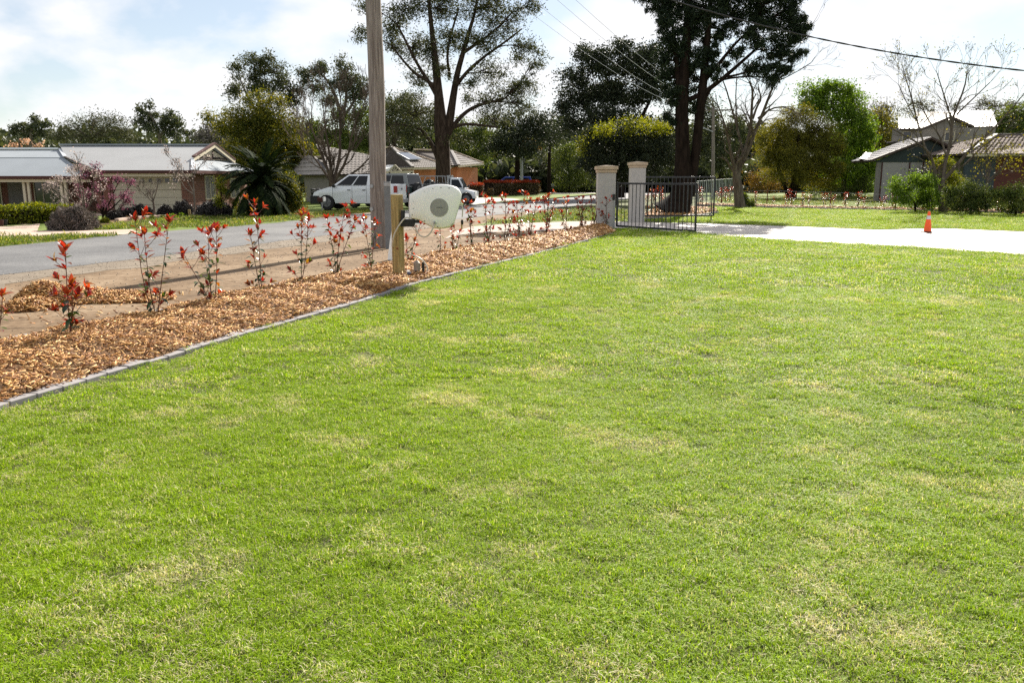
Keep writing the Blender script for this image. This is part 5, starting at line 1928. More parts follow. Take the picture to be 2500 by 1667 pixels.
# tray-back ute facing right
tb2 = G(1090, 499)
tr = vehicle_root("tray_ute", "white tray-back ute with a steel cage over its tray, nose to the right", tb2, math.radians(180 - 6), "ute")
t_s = px(tb2.y)
tl = 150 * t_s
M_alu = plain("dull_aluminium", (.36, .37, .38), rough=.35, metal=.6)
XX = lambda f: (f - .5) * -tl             # f from tail 0 to nose 1; nose points to local -X
prof = arch_profile(-tl / 2, -tl * .08, .38, [(-tl * .08, .98), (-tl * .24, .98), (-tl * .36, .92), (-tl * .49, .80), (-tl / 2, .62)], (-tl * .36,), .40)
solid(tr, "body", prof, .84, M_wpaint, .045)
house_of_glass(tr, -tl * .34, -tl * .09, -tl * .235, -tl * .10, .97, 1.66, .80, .68, M_wpaint, [(.12, .86, .1, .82)])
MB().box(-tl * .05, tl / 2, -.88, .88, .80, .90).build("tray", M_alu, tr, bevel=.01, local=True)
MB().box(-tl * .05, tl * .48, -.4, .4, .45, .79).build("chassis", M_blackp, tr, local=True)
wheels(tr, (-tl * .36, tl * .26), .36, .84)
zc = P(1080, 430.5, tb2.y).z
mb = MB()
for y in (-.82, .82):
    mb.bar((tl * .45, y, .9), (tl * .38, y, zc), .045); mb.bar((tl * .38, y, zc), (-tl * .02, y, zc), .05); mb.bar((-tl * .02, y, zc), (-tl * .05, y, .9), .045)
    for x in (.1, .22): mb.bar((tl * x, y, .9), (tl * x, y, zc), .03)
    mb.bar((tl * .42, y, 1.25), (-tl * .04, y, 1.25), .03)
for x in (.38, .12, -.02): mb.bar((tl * x, -.82, zc), (tl * x, .82, zc), .04)
mb.build("cage", M_galv, tr, local=True)
MB().box(-tl * .085, -tl * .055, -.85, .85, .9, zc + .05).build("headboard", M_alu, tr, bevel=.01, local=True)
MB().box(0, tl * .14, -.8, .8, .902, 1.35).build("toolbox", M_blackp, tr, bevel=.02, local=True)
mb = MB()
mb.lathe([(.05, -.28), (.36, -.28), (.40, 0), (.36, .28), (.05, .28)], (tl * .28, -.1, 1.16), 16, 'Y'); mb.build("load_drum", M_blackp, tr, smooth=True, local=True)
for sd in (-1, 1):
    MB().box(-tl * .345, -tl * .32, sd * .93 - .08, sd * .93 + .08, 1.02, 1.2).build("door_mirror", M_blackp, tr, bevel=.02, local=True)
    MB().box(-tl / 2 - .01, -tl / 2 + .06, sd * .62 - .15, sd * .62 + .15, .66, .80).build("headlight", M_head, tr, bevel=.01, local=True)
    MB().box(-tl * .21, -tl * .20 + .12, sd * .855 - .01, sd * .855 + .01, .86, .89).build("door_handle", M_blackp, tr, local=True)

# blue car behind the red hedge
bb = G(1242, 471)
bs = px(bb.y)
bl = 126 * bs
blue = vehicle_root("blue_car", "bright blue car parked behind the long red-topped hedge", bb, math.radians(-4), "car")
M_bpaint = plain("blue_paint", (.012, .04, .28), rough=.2, coat=.7, var=.04)
bh = P(1260, 431.5, bb.y).z
prof = arch_profile(-bl / 2, bl / 2, .3, [(bl / 2, .6), (bl * .49, 1.05), (-bl * .2, 1.0), (-bl * .43, .86), (-bl / 2, .66)], (-bl * .32, bl * .3), .40)
solid(blue, "body", prof, .88, M_bpaint, .06)
house_of_glass(blue, -bl * .24, bl * .49, -bl * .06, bl * .42, 1.0, bh, .84, .68, M_bpaint, [(.08, .36, .1, .82), (.40, .66, .1, .82), (.70, .93, .1, .82)])
wheels(blue, (-bl * .32, bl * .3), .34, .88)
for sd in (-1, 1):
    MB().box(-bl / 2 - .005, -bl * .46, sd * .62 - .16, sd * .62 + .16, .64, .78).build("headlight", M_head, blue, bevel=.02, local=True)
    MB().box(bl * .465, bl / 2 + .006, sd * .7 - .12, sd * .7 + .12, .7, .98).build("tail_lamp", M_tail, blue, bevel=.02, local=True)

# letterboxes, stake, pots, thin pole
lb = G(787, 518); z0 = P(787, 493, lb.y).z; z1 = P(787, 482, lb.y).z
root = thing("letterbox", "brown letterbox with a pale end on a thin post before the white ute", "letterbox", lb)
MB().tube([lb, lb + Vector((0, 0, z0))], .03, 8).build("post", M_galv, root)
MB().box(lb.x - .19, lb.x + .08, lb.y - .14, lb.y + .14, z0, z1).build("box", M_maroon, root, bevel=.02)
MB().box(lb.x + .082, lb.x + .16, lb.y - .14, lb.y + .14, z0 + .02, z1 + .02).build("flap_end", M_white, root, bevel=.01)
lb = G(1350, 470.5); z0 = P(1350, 456, lb.y).z; z1 = P(1350, 449, lb.y).z
root = thing("letterbox", "small white letterbox on a post beside the far end of the road", "letterbox", lb)
MB().tube([lb, lb + Vector((0, 0, z0))], .04, 8).build("post", M_white, root)
MB().box(lb.x - .19, lb.x + .19, lb.y - .2, lb.y + .2, z0, z1).build("box", M_white, root, bevel=.02)
MB().box(lb.x - .12, lb.x + .12, lb.y - .206, lb.y - .2005, z0 + .07, z0 + .15).build("slot", M_blackp, root)
sb = G(463, 529); t = P(463, 512, sb.y).z
o = MB().tube([sb, sb + Vector((0, 0, t))], .055, 10).build("timber_stake", M_pine, None, smooth=True); tag(o, "short pale timber stump at the lawn edge before the brick house", "stump")
gp_ = G(1274, 474); t = P(1272, 346, gp_.y).z
o = MB().tube([gp_, gp_ + Vector((-.05, 0, t))], [.17, .14], 10).build("street_pole", M_galv, None, smooth=True); tag(o, "thin grey pole rising behind the long red hedge", "pole")
for u, v, w, m, lab in ((2, 552, 14, M_maroon, "red plant pot at the left edge beside the hedge"), (12, 551, 14, M_blackp, "black plant pot beside the yellow-green hedge")):
    q = G(u, v); r = w * px(q.y) / 2
    o = MB().lathe([(r * .8, 0), (r * 1.05, r * 2.1), (r * .9, r * 2.1), (r * .85, r * 1.8), (.01, r * 1.8)], q, 16).build("plant_pot", m, None, smooth=True); tag(o, lab, "plant pot", "pots beside the hedge")
# ================================================================== TREES AND SHRUBS
def bark(name, c0, c1, sc_=6):
    m, n, l, b = mat(name)
    tc = n.new("ShaderNodeTexCoord"); mp = n.new("ShaderNodeMapping"); mp.inputs["Scale"].default_value = (sc_, sc_, sc_ * .25)
    no = n.new("ShaderNodeTexNoise"); no.inputs["Scale"].default_value = 1.4; no.inputs["Detail"].default_value = 8
    r = n.new("ShaderNodeValToRGB")
    r.color_ramp.elements[0].position = .35; r.color_ramp.elements[0].color = (*c0, 1)
    r.color_ramp.elements[1].position = .65; r.color_ramp.elements[1].color = (*c1, 1)
    l.new(tc.outputs["Object"], mp.inputs[0]); l.new(mp.outputs[0], no.inputs["Vector"]); l.new(no.outputs[0], r.inputs[0])
    l.new(r.outputs[0], b.inputs["Base Color"]); b.inputs["Roughness"].default_value = .95; b.inputs["Specular IOR Level"].default_value = .08
    bu = n.new("ShaderNodeBump"); bu.inputs["Distance"].default_value = .03; l.new(no.outputs[0], bu.inputs["Height"]); l.new(bu.outputs[0], b.inputs["Normal"])
    return m


B_gum = bark("gum_bark", (.026, .017, .012), (.065, .046, .034))
B_dark = bark("dark_bark", (.010, .0065, .005), (.024, .016, .012))
B_pale = bark("pale_bark", (.09, .072, .058), (.2, .17, .14))
B_grey = bark("grey_bark", (.07, .056, .044), (.15, .125, .1))
L_gum = leafmat("gum_leaves", [(.028, .038, .018), (.052, .066, .028), (.10, .11, .052)], .28, (1.4, 1.25, .6))
L_gumd = leafmat("dark_gum_leaves", [(.03, .042, .022), (.06, .078, .036), (.115, .125, .062)], .25, (1.4, 1.3, .6), spec=.5)
L_conifer = leafmat("conifer_leaves", [(.010, .018, .011), (.018, .032, .016), (.034, .052, .022)], .12, (1.2, 1.3, .6))
L_fig = leafmat("dark_broad_leaves", [(.018, .026, .015), (.033, .045, .023), (.062, .07, .04)], .15, (1.3, 1.3, .6))
L_ytop = leafmat("yellow_green_leaves", [(.035, .052, .010), (.085, .10, .016), (.17, .165, .024)], .4, (1.7, 1.4, .4))
L_olive = leafmat("olive_leaves", [(.06, .062, .014), (.125, .13, .02), (.21, .205, .03)], .45, (1.5, 1.3, .45))
L_bright = leafmat("bright_green_leaves", [(.06, .11, .014), (.115, .19, .022), (.18, .26, .035)], .45, (1.4, 1.4, .5))
L_mid = leafmat("mid_green_leaves", [(.042, .066, .02), (.08, .115, .028), (.14, .165, .05)], .35, (1.5, 1.4, .5))  # mid and far leaf tones raised to paint in veiling glare
L_far = leafmat("far_grey_green_leaves", [(.04, .048, .025), (.07, .08, .042), (.115, .115, .065)], .25, (1.3, 1.2, .7))
L_far2 = leafmat("far_dark_leaves", [(.032, .042, .024), (.06, .074, .036), (.105, .115, .06)], .25, (1.3, 1.3, .6))
L_hedge = leafmat("yellow_hedge_leaves", [(.06, .085, .008), (.13, .16, .012), (.25, .25, .02)], .4, (1.4, 1.3, .4))
L_lav = leafmat("lavender_leaves", [(.07, .062, .05), (.14, .122, .1), (.26, .21, .19)], .15, (1.1, 1, 1))
L_purple = leafmat("dark_purple_leaves", [(.018, .018, .016), (.035, .033, .03), (.075, .065, .065)], .15, (1.1, 1, 1), spec=.6)
L_pink = leafmat("pink_blossom", [(.14, .04, .07), (.22, .08, .125), (.33, .17, .21)], .35, (1.2, 1, 1.1))
L_white = leafmat("white_blossom", [(.28, .22, .2), (.43, .36, .33), (.62, .55, .5)], .35, (1.1, 1, 1))
L_redh = leafmat("red_hedge_leaves", [(.20, .025, .010), (.30, .04, .014), (.36, .08, .022)], .35, (1.5, 1.1, .8))
L_hlow = leafmat("bronze_hedge_leaves", [(.05, .035, .014), (.11, .07, .03), (.2, .14, .07)], .3, (1.3, 1.1, .6), spec=.6)
L_rust = leafmat("rust_leaves", [(.075, .055, .018), (.14, .095, .026), (.21, .15, .04)], .4, (1.5, 1.2, .5))
L_palm = leafmat("palm_leaves", [(.008, .015, .007), (.016, .028, .010), (.035, .048, .014)], .12, (1.3, 1.5, .4), rough=.8, spec=.05)


DENS = 1.45; LK = .86


def sph(c, r, n, hollow=.35):
    """points in an ellipsoid, denser towards its skin"""
    d = unit(rng.normal(size=(n, 3)))
    k = rng.random((n, 1)) ** hollow
    return np.array(c) + d * k * np.array(r)


def curve3(a, b, sag=.0, n=5, jit=.04):
    a, b = Vector(a), Vector(b)
    L = (b - a).length
    o = Vector((RND.gauss(0, jit), RND.gauss(0, jit), RND.gauss(0, jit))) * L
    out = []
    for i in range(n + 1):
        t = i / n
        w = 4 * t * (1 - t)
        out.append(a.lerp(b, t) + o * w * .6 + Vector((0, 0, sag * L * w)))
    return out


def tree(name, label, Y, base, trunks, blobs, leafm, barkm, leaf=(.2, .06), nclump=9, per=40, csig=.28, rdep=1.0, droop=0., cat="tree", group=None,
         limbs=True, hollow=.4, twig=.012, up=0., lim_w=.035, extra_leaf=None):
    """trunks: polylines of (u, v, width) in the photograph; blobs: (u, v, ru, rv[, depth offset]) leaf masses"""
    b0 = G(*base) if base else P(trunks[0][0][0], trunks[0][0][1], Y)
    if base: Y = b0.y
    else: b0.z = 0
    s = px(Y)
    root = thing(name, label, cat, b0, group)
    tb = MB(); nodes = []
    for tr_ in trunks:
        pts = [P(u, v, Y) for u, v, w in tr_]
        if tr_ is trunks[0]: pts[0].z = min(pts[0].z, -.05)
        rad = [w * s / 2 for u, v, w in tr_]
        dz = [RND.gauss(0, .12) * rdep if i > 1 else 0 for i in range(len(pts))]
        for i in range(1, len(pts)): pts[i].y += sum(dz[:i]) * .5
        q = pts; r = rad
        for _ in range(2):
            nq, nr = [q[0]], [r[0]]
            for i in range(len(q) - 1):
                nq += [q[i] * .75 + q[i + 1] * .25, q[i] * .25 + q[i + 1] * .75]; nr += [r[i] * .75 + r[i + 1] * .25, r[i] * .25 + r[i + 1] * .75]
            nq.append(q[-1]); nr.append(r[-1]); q, r = nq, nr
        tb.tube(q, r, 9)
        nodes += list(zip(q, r))
    C_all, hub = [], []
    for bl in blobs:
        u, v, ru, rv = bl[:4]
        dy = bl[4] if len(bl) > 4 else RND.uniform(-1, 1) * rdep * ru * s
        c = P(u, v, Y + dy)
        r = np.array((ru * s, max(ru, rv) * s * .75, rv * s))
        area = ru * rv / 1200.0
        k = max(3, int(nclump * area * DENS + .5))
        cl = sph(c, r, k, hollow)
        if limbs and nodes:
            lo = [nd for nd in nodes if nd[0].z < c.z + .2 * rv * s] or nodes
            st = min(lo, key=lambda nd: (nd[0] - c).length + .15 * abs(nd[0].z - c.z))
            lr = min(st[1] * .7, max(lim_w * 1.0, .018 * (st[0] - c).length))
            cv = curve3(st[0], c, .05, 6)
            tb.tube(cv, [lr * (1 - .75 * i / 6) for i in range(7)], 6)
            for q in cl:
                if twig and RND.random() < .7:
                    t0 = cv[RND.randint(3, 6)]
                    tb.tube(curve3(t0, Vector(q), .04, 3), [twig * 1.6, twig * 1.2, twig, twig * .6], 4, cap=False)
        for q in cl:
            k2 = int(per * 1.25 * DENS * RND.uniform(.5, 1.4))
            sg = csig * RND.uniform(.6, 1.3) * min(1.0, .5 + ru * s / 3)
            C_all.append(q + rng.normal(size=(k2, 3)) * sg * np.array((1, 1, .75)))
    if tb.v: tb.build("trunk", barkm, root, smooth=True)
    if C_all:
        C = np.vstack(C_all)
        n = len(C)
        L = leaf[0] * LK * rng.uniform(.6, 1.3, n); W = leaf[1] * LK * rng.uniform(.7, 1.3, n)
        leaf_cards("crown", C, L, W, leafm, droop, up, root, b0)
    return root


def bare(mb, p, d, L, r, depth, spread=.55, up=.18, nb=(2, 3), minr=.004, tips=None, wob=.10):
    """a bare limb that forks until it is a twig"""
    n = 4
    pts = [Vector(p)]
    dd = Vector(d).normalized()
    for i in range(n):
        dd = (dd + Vector((RND.gauss(0, wob), RND.gauss(0, wob), RND.gauss(0, wob) + up * .12))).normalized()
        pts.append(pts[-1] + dd * L / n)
    r1 = max(minr, r * .62)
    mb.tube(pts, [r + (r1 - r) * i / n for i in range(n + 1)], 6 if r > .03 else (4 if r > .012 else 3), cap=False)
    if depth == 0:
        if tips is not None: tips.append(pts[-1])
        return
    for k in range(RND.randint(*nb)):
        t = pts[-1] if k == 0 else pts[RND.randint(2, n)]
        a = Vector((RND.gauss(0, 1), RND.gauss(0, 1), RND.gauss(0, .6)))
        a = (a - dd * a.dot(dd))
        if a.length < 1e-3: continue
        a.normalize()
        q = (dd + a * spread * RND.uniform(.5, 1.3) + Vector((0, 0, up))).normalized()
        bare(mb, t, q, L * RND.uniform(.6, .88), r1 * (1.0 if k == 0 else .75), depth - 1, spread, up, nb, minr, tips, wob)


# ---- big gum in the middle
tree("gum_tree", "tall open gum tree with two leaning stems behind the tray ute", 57, None,
     [[(1083, 520, 44), (1082, 430, 37), (1081, 380, 36), (1079, 330, 36), (1075, 295, 32), (1072, 240, 22), (1066, 180, 19), (1060, 120, 14), (1053, 60, 11), (1047, 0, 9), (1044, -60, 6)],
      [(1084, 345, 26), (1097, 300, 22), (1106, 240, 17), (1116, 180, 14), (1130, 130, 12), (1146, 75, 9), (1160, 30, 7), (1170, -30, 5)],
      [(1088, 345, 14), (1105, 308, 11), (1135, 275, 9), (1165, 258, 8), (1205, 248, 6), (1235, 240, 4)],
      [(1092, 320, 10), (1125, 303, 8), (1170, 305, 6), (1215, 312, 4)],
      [(1072, 395, 13), (1058, 360, 11), (1040, 330, 9), (1025, 313, 8), (990, 308, 6), (955, 297, 4)],
      [(1075, 250, 12), (1050, 205, 9), (1020, 160, 7), (995, 110, 6), (970, 60, 4)],
      [(1074, 220, 9), (1040, 195, 8), (1015, 182, 7), (985, 150, 5), (955, 110, 4)],
      [(1110, 215, 10), (1140, 175, 8), (1180, 140, 6), (1230, 105, 5), (1275, 70, 3)],
      [(1130, 130, 9), (1175, 100, 6), (1215, 70, 5), (1250, 30, 3)],
      [(1098, 190, 7), (1090, 130, 6), (1105, 70, 5), (1120, 20, 4)]],
     [(905, 22, 32, 26), (892, 85, 24, 22), (990, 18, 48, 32), (958, 66, 42, 34), (1075, 25, 55, 38), (1180, 22, 65, 38), (1010, 118, 48, 36), (962, 112, 26, 22),
      (1105, 95, 45, 40), (1172, 100, 48, 38), (1238, 55, 42, 36), (1285, 18, 34, 28), (1020, 190, 36, 26), (1085, 170, 26, 24), (1200, 178, 46, 30), (1275, 122, 44, 34), (1318, 150, 26, 22),
      (1245, 225, 62, 30), (1180, 250, 52, 28), (1275, 255, 42, 26), (1015, 262, 56, 36), (1148, 205, 24, 20), (958, 268, 36, 26), (1208, 290, 52, 22), (1055, 125, 26, 36), (1035, -30, 90, 30), (1180, -30, 90, 30),
      (930, 310, 40, 24), (1000, 330, 46, 26), (1285, 195, 30, 22), (1130, 340, 36, 18)],
     L_gum, B_gum, (.28, .065), 14, 30, .33, .6, .25, twig=.016, lim_w=.05)

# ---- gums at the left
tree("gum_tree", "tall grey-green gum with rounded tufts left of the utility pole", 82, None,
     [[(640, 480, 16), (640, 330, 13), (636, 270, 11), (628, 210, 7), (622, 160, 4)], [(638, 290, 8), (660, 240, 6), (680, 190, 4)], [(636, 290, 7), (605, 240, 5), (585, 190, 3)]],
     [(625, 146, 32, 18), (586, 178, 24, 19), (668, 172, 34, 24), (702, 200, 30, 24), (578, 226, 28, 20), (640, 218, 42, 26), (702, 240, 28, 20), (612, 186, 22, 18), (655, 140, 20, 14), (720, 225, 15, 22)],
     L_gum, B_pale, (.36, .11), 15, 46, .42, .6, .15, twig=.02)
tree("gum_tree", "dark-tufted gum directly left of the utility pole with gaps of sky", 84, None,
     [[(838, 470, 16), (836, 320, 12), (826, 250, 9), (800, 195, 5), (775, 175, 3)], [(834, 300, 8), (848, 230, 6), (842, 170, 4)], [(836, 290, 8), (870, 240, 5), (890, 215, 3)]],
     [(764, 172, 26, 13), (748, 200, 17, 15), (790, 162, 18, 11), (838, 160, 24, 17), (850, 190, 26, 20), (776, 216, 20, 17), (826, 214, 26, 20), (886, 205, 18, 25), (868, 236, 28, 22), (800, 240, 24, 16), (745, 178, 14, 12)],
     L_gumd, B_pale, (.36, .12), 18, 50, .4, .6, .1, twig=.02)
tree("spreading_tree", "dense dark green tree with yellowish crown behind the palm", 62, None,
     [[(650, 510, 26), (648, 420, 22), (640, 350, 18), (630, 300, 12)], [(648, 420, 14), (690, 360, 10), (715, 320, 6)], [(645, 400, 14), (590, 340, 9), (545, 300, 5), (505, 288, 3)]],
     [(648, 252, 48, 26), (598, 300, 54, 38), (556, 312, 34, 24), (508, 284, 22, 13), (680, 312, 54, 46), (712, 365, 44, 46), (622, 360, 58, 48), (735, 385, 28, 40), (585, 370, 44, 44), (660, 420, 60, 38), (560, 410, 38, 30), (640, 300, 50, 40)],
     L_ytop, B_dark, (.24, .085), 16, 52, .36, .8, twig=.016)
tree("gum_tree", "distant round-tufted gum rising above the brick house roof", 95, None,
     [[(392, 470, 11), (392, 345, 9), (384, 310, 6), (365, 275, 4)], [(391, 335, 6), (408, 300, 4), (420, 285, 3)]],
     [(362, 258, 14, 10), (350, 278, 18, 14), (338, 300, 13, 12), (372, 284, 20, 12), (412, 288, 24, 15), (432, 304, 18, 14), (398, 305, 20, 14), (365, 312, 22, 13), (425, 325, 30, 12), (455, 322, 16, 9)],
     L_gumd, B_pale, (.4, .14), 26, 42, .36, .5, .1, twig=.022)
tree("gum_tree", "distant dark gum at the far left behind the metal roof", 98, None,
     [[(74, 470, 10), (75, 340, 8), (78, 305, 5)], [(75, 330, 5), (50, 318, 3)]],
     [(80, 296, 15, 10), (66, 312, 18, 12), (42, 307, 13, 9), (38, 324, 18, 10), (92, 316, 20, 12), (112, 306, 12, 8), (112, 326, 18, 10), (70, 330, 24, 10)],
     L_gumd, B_pale, (.42, .14), 26, 42, .36, .5, .1, twig=.022)
tree("feathery_tree", "hazy olive feathery trees above the middle of the metal roof", 90, None,
     [[(220, 470, 12), (222, 330, 8), (230, 290, 4)], [(222, 340, 6), (270, 300, 3)], [(222, 340, 6), (180, 310, 3)]],
     [(195, 305, 30, 16), (235, 298, 34, 20), (280, 300, 28, 18), (165, 322, 26, 18), (300, 325, 34, 18), (250, 330, 46, 20), (200, 335, 44, 18), (140, 335, 30, 14), (320, 340, 36, 14), (262, 290, 18, 10)],
     L_far, B_pale, (.34, .09), 16, 38, .55, .8, twig=.02, hollow=.6)
tree("magnolia_tree", "small tree with pale peach flowers showing over the left roof ridge", 56, None,
     [[(48, 470, 8), (50, 370, 6), (45, 340, 3)], [(50, 370, 4), (85, 345, 3)]],
     [(48, 342, 24, 12), (88, 350, 18, 12), (25, 356, 18, 8)],
     leafmat("peach_petals", [(.35, .2, .12), (.55, .34, .22), (.7, .52, .4)], .3, (1.2, 1, .9)), B_grey, (.2, .13), 10, 14, .25, .4, twig=.014)

# bare shrubs before the tiled house
def bare_tree(name, label, base, stems, barkm, depth=5, L=.3, spread=.5, up=.15, leafm=None, leaf=(.1, .05), perc=4, minr=.004, nb=(2, 3), Y=None, group=None, r_k=.55, wob=.1, sig=.12, rdep=.3, cat="tree", tsides=8):
    """stems: polylines (u, v, width px) from the photograph; fine branching is grown on them"""
    b = G(*base) if Y is None else Vector((P(base[0], base[1], Y).x, Y, 0))
    s = px(b.y)
    root = thing(name, label, cat, b, group)
    mb = MB(); tips = []
    for st in stems:
        pts = [P(u, v, b.y) for u, v, w in st]
        if st is stems[0]: pts[0].z = -.03
        dy = RND.uniform(-1, 1) * rdep
        for i in range(1, len(pts)): pts[i].y += dy * i / len(pts) * (1 if st is not stems[0] else .3)
        rad = [max(w * s / 2, minr) for u, v, w in st]
        q = smooth_line(pts, 1)
        r = [max(rad[0] + 0, minr)]
        for i in range(len(rad) - 1): r += [rad[i] * .75 + rad[i + 1] * .25, rad[i] * .25 + rad[i + 1] * .75]
        r.append(rad[-1])
        mb.tube(q, r, tsides)
        k0 = max(1, len(q) // 3) if st is not stems[0] else len(q) * 2 // 3
        for i in range(k0, len(q)):
            d = (q[i] - q[i - 1]).normalized()
            for _ in range(1 if i < len(q) - 1 else 2):
                a = Vector((RND.gauss(0, 1), RND.gauss(0, 1), RND.gauss(0, .5))); a = (a - d * a.dot(d)).normalized()
                bare(mb, q[i], (d + a * spread * (1.3 if i < len(q) - 1 else .5)).normalized(), L * RND.uniform(.7, 1.2), r[i] * r_k, depth, spread, up, nb, minr, tips, wob)
    mb.build("branches", barkm, root, smooth=True)
    if leafm is not None and tips:
        T = np.array([tuple(t) for t in tips])
        C = np.repeat(T, perc, axis=0) + rng.normal(size=(len(T) * perc, 3)) * sig
        n = len(C)
        leaf_cards("leaves" if leafm not in (L_pink, L_white) else "blossom", C, leaf[0] * rng.uniform(.6, 1.3, n), leaf[1] * rng.uniform(.7, 1.3, n), leafm, 0, .2, root, b)
    return root


bare_tree("bare_tree", "many-stemmed leafless tree in front of the tiled house, left of the pole", (812, 500),
          [[(812, 500, 20), (812, 445, 16)], [(812, 450, 9), (790, 390, 6), (768, 340, 4), (752, 300, 3)], [(812, 450, 9), (805, 380, 6), (795, 320, 4), (790, 270, 3)], [(812, 450, 9), (830, 380, 7), (826, 320, 5), (830, 260, 3)],
           [(812, 450, 8), (850, 390, 6), (862, 330, 4), (880, 280, 3)], [(812, 450, 7), (870, 420, 5), (905, 385, 3)], [(812, 450, 7), (775, 400, 5), (748, 370, 3)]],
          bark("brown_twigs", (.06, .043, .032), (.12, .09, .07)), 4, .95, .42, .25, minr=.011, Y=52, rdep=1.2)

# ---- mass of trees behind the middle
MASS = [
    ("dark_tree", "dark green tree filling the gap right of the pole below the gum", 88, [(930, 270, 40, 30), (985, 262, 40, 34), (940, 320, 45, 36), (1000, 320, 46, 34), (1040, 290, 36, 34)], L_gumd, B_dark, [(960, 480, 14), (962, 330, 8)]),
    ("dark_tree", "shadowy broad tree behind the gum trunk above the tiled roof", 90, [(1120, 330, 46, 40), (1175, 335, 46, 40), (1150, 380, 50, 36), (1100, 372, 30, 26)], L_mid, B_dark, [(1140, 480, 14), (1142, 350, 8)]),
    ("dark_tree", "blackish tree between the gum and the dark fig behind the orange bushes", 86, [(1245, 310, 46, 30), (1290, 300, 40, 30), (1265, 350, 56, 36), (1330, 330, 40, 30), (1220, 350, 36, 32)], L_fig, B_dark, [(1262, 480, 14), (1264, 330, 8)]),
    ("dark_tree", "olive tree above the tiled house, between pole and bare tree", 84, [(885, 290, 30, 34), (870, 340, 34, 30), (800, 330, 44, 34), (760, 320, 28, 24), (830, 285, 30, 24), (900, 350, 30, 26)], L_mid, B_dark, [(850, 480, 14), (852, 330, 8)]),
    ("pine_tree", "dark round-topped tree over the gate pillars behind the clipped tree", 92, [(1335, 290, 22, 18), (1350, 330, 30, 26), (1320, 310, 20, 18)], L_fig, B_dark, [(1340, 480, 10), (1342, 330, 7)]),
    ("grey_tree", "grey-brown twiggy tree behind the little front gable", 88, [(520, 325, 30, 22), (500, 340, 30, 14), (545, 345, 26, 20)], leafmat("grey_twig_leaves", [(.09, .08, .07), (.15, .135, .12), (.2, .18, .165)], .2, (1, 1, 1)), B_pale, [(520, 470, 10), (520, 340, 6)]),
    ("olive_tree", "yellowish olive tree at the right beyond the bright green tree", 92, [(2150, 300, 34, 28), (2170, 340, 40, 30), (2135, 360, 30, 26), (2190, 330, 26, 24)], L_olive, B_grey, [(2155, 480, 10), (2156, 330, 7)]),
    ("grey_tree", "bluish hazy gum top far behind the bright green tree", 118, [(2150, 262, 24, 14), (2175, 275, 20, 14), (2120, 280, 24, 16)], L_far, B_pale, [(2150, 470, 9), (2151, 280, 6)]),
    ("grey_tree", "hazy gum crown far above the left end of the dazzling roof", 118, [(2238, 258, 22, 13), (2215, 275, 18, 10), (2262, 268, 18, 10)], L_far, B_pale, [(2238, 470, 9), (2239, 275, 6)]),
    ("green_tree", "broad green tree behind the right-hand tiled roof", 80, [(2450, 290, 40, 24), (2490, 285, 40, 28), (2470, 320, 60, 22), (2530, 300, 40, 34)], L_mid, B_dark, [(2480, 480, 14), (2481, 320, 9)]),
    ("grey_tree", "hazy tree tops far behind the right-hand roof ridge", 122, [(2390, 255, 32, 12), (2430, 262, 34, 12), (2340, 262, 24, 8), (2475, 262, 36, 12)], L_far, B_pale, [(2400, 470, 9), (2401, 270, 6)]),
    ("dark_tree", "dark tree mass behind the bare tree right of the conifer", 88, [(1740, 330, 40, 36), (1790, 310, 36, 26), (1830, 320, 30, 30), (1760, 380, 50, 40), (1700, 350, 40, 50), (1720, 270, 40, 30)], L_far2, B_dark, [(1760, 480, 14), (1762, 350, 9)]),
]
for nm, lab, Y, bl, lm, bm_, tk in MASS:
    tree(nm, lab, Y, None, [[tk[0], ((tk[0][0] + tk[1][0]) / 2, 400, tk[0][2] * .85), tk[1]]], bl, lm, bm_, (.36, .13), 15, 46, .5, .8, twig=.02)

# dark fig-like tree
tree("fig_tree", "huge dark round-crowned tree left of the conifer", 72, None,
     [[(1510, 500, 34), (1508, 400, 28), (1500, 320, 20), (1495, 260, 12)], [(1506, 380, 16), (1450, 300, 10), (1420, 250, 6)], [(1506, 380, 16), (1560, 300, 10), (1590, 240, 6)]],
     [(1515, 114, 32, 18), (1440, 138, 36, 24), (1400, 186, 36, 26), (1478, 158, 46, 36), (1560, 150, 52, 38), (1392, 238, 34, 30), (1450, 236, 52, 40), (1520, 225, 62, 48), (1600, 210, 46, 56), (1590, 120, 26, 20), (1375, 268, 22, 18), (1480, 285, 60, 24), (1420, 122, 18, 14), (1400, 305, 50, 28), (1470, 325, 60, 28), (1560, 315, 60, 34)],
     L_fig, B_dark, (.30, .12), 17, 52, .40, .8, twig=.02)
# clipped round tree with yellow leaves on top
tree("clipped_tree", "broad dark tree with yellow-green leaves on top behind the gate pillars", 0, (1497, 500),
     [[(1497, 500, 30), (1494, 440, 24), (1500, 400, 20), (1510, 360, 12)], [(1498, 420, 12), (1455, 370, 8)], [(1500, 420, 12), (1560, 370, 8)]],
     [(1460, 342, 46, 32), (1525, 330, 56, 32), (1590, 326, 56, 32), (1440, 385, 38, 38), (1515, 385, 64, 40), (1595, 385, 56, 44), (1630, 350, 24, 44), (1480, 410, 50, 30), (1560, 420, 60, 28)],
     L_fig, B_dark, (.17, .075), 20, 62, .26, .7, twig=.012)
Yc = G(1497, 500).y
C = []
for (u, v, ru) in [(1420 + 6.2 * i + RND.uniform(-4, 4), 304 + 46 * math.exp(-i / 5.0) + 4 * math.sin(i * 1.3), 1) for i in range(36)]:
    for _ in range(2):
        q = np.array(P(u, v + RND.uniform(-4, 24), Yc + RND.uniform(-2.0, 1.8)))
        C.append(q + rng.normal(size=(80, 3)) * .20)
C = np.vstack(C)
root = [o for o in COL.objects if o.name.startswith("clipped_tree")][0]
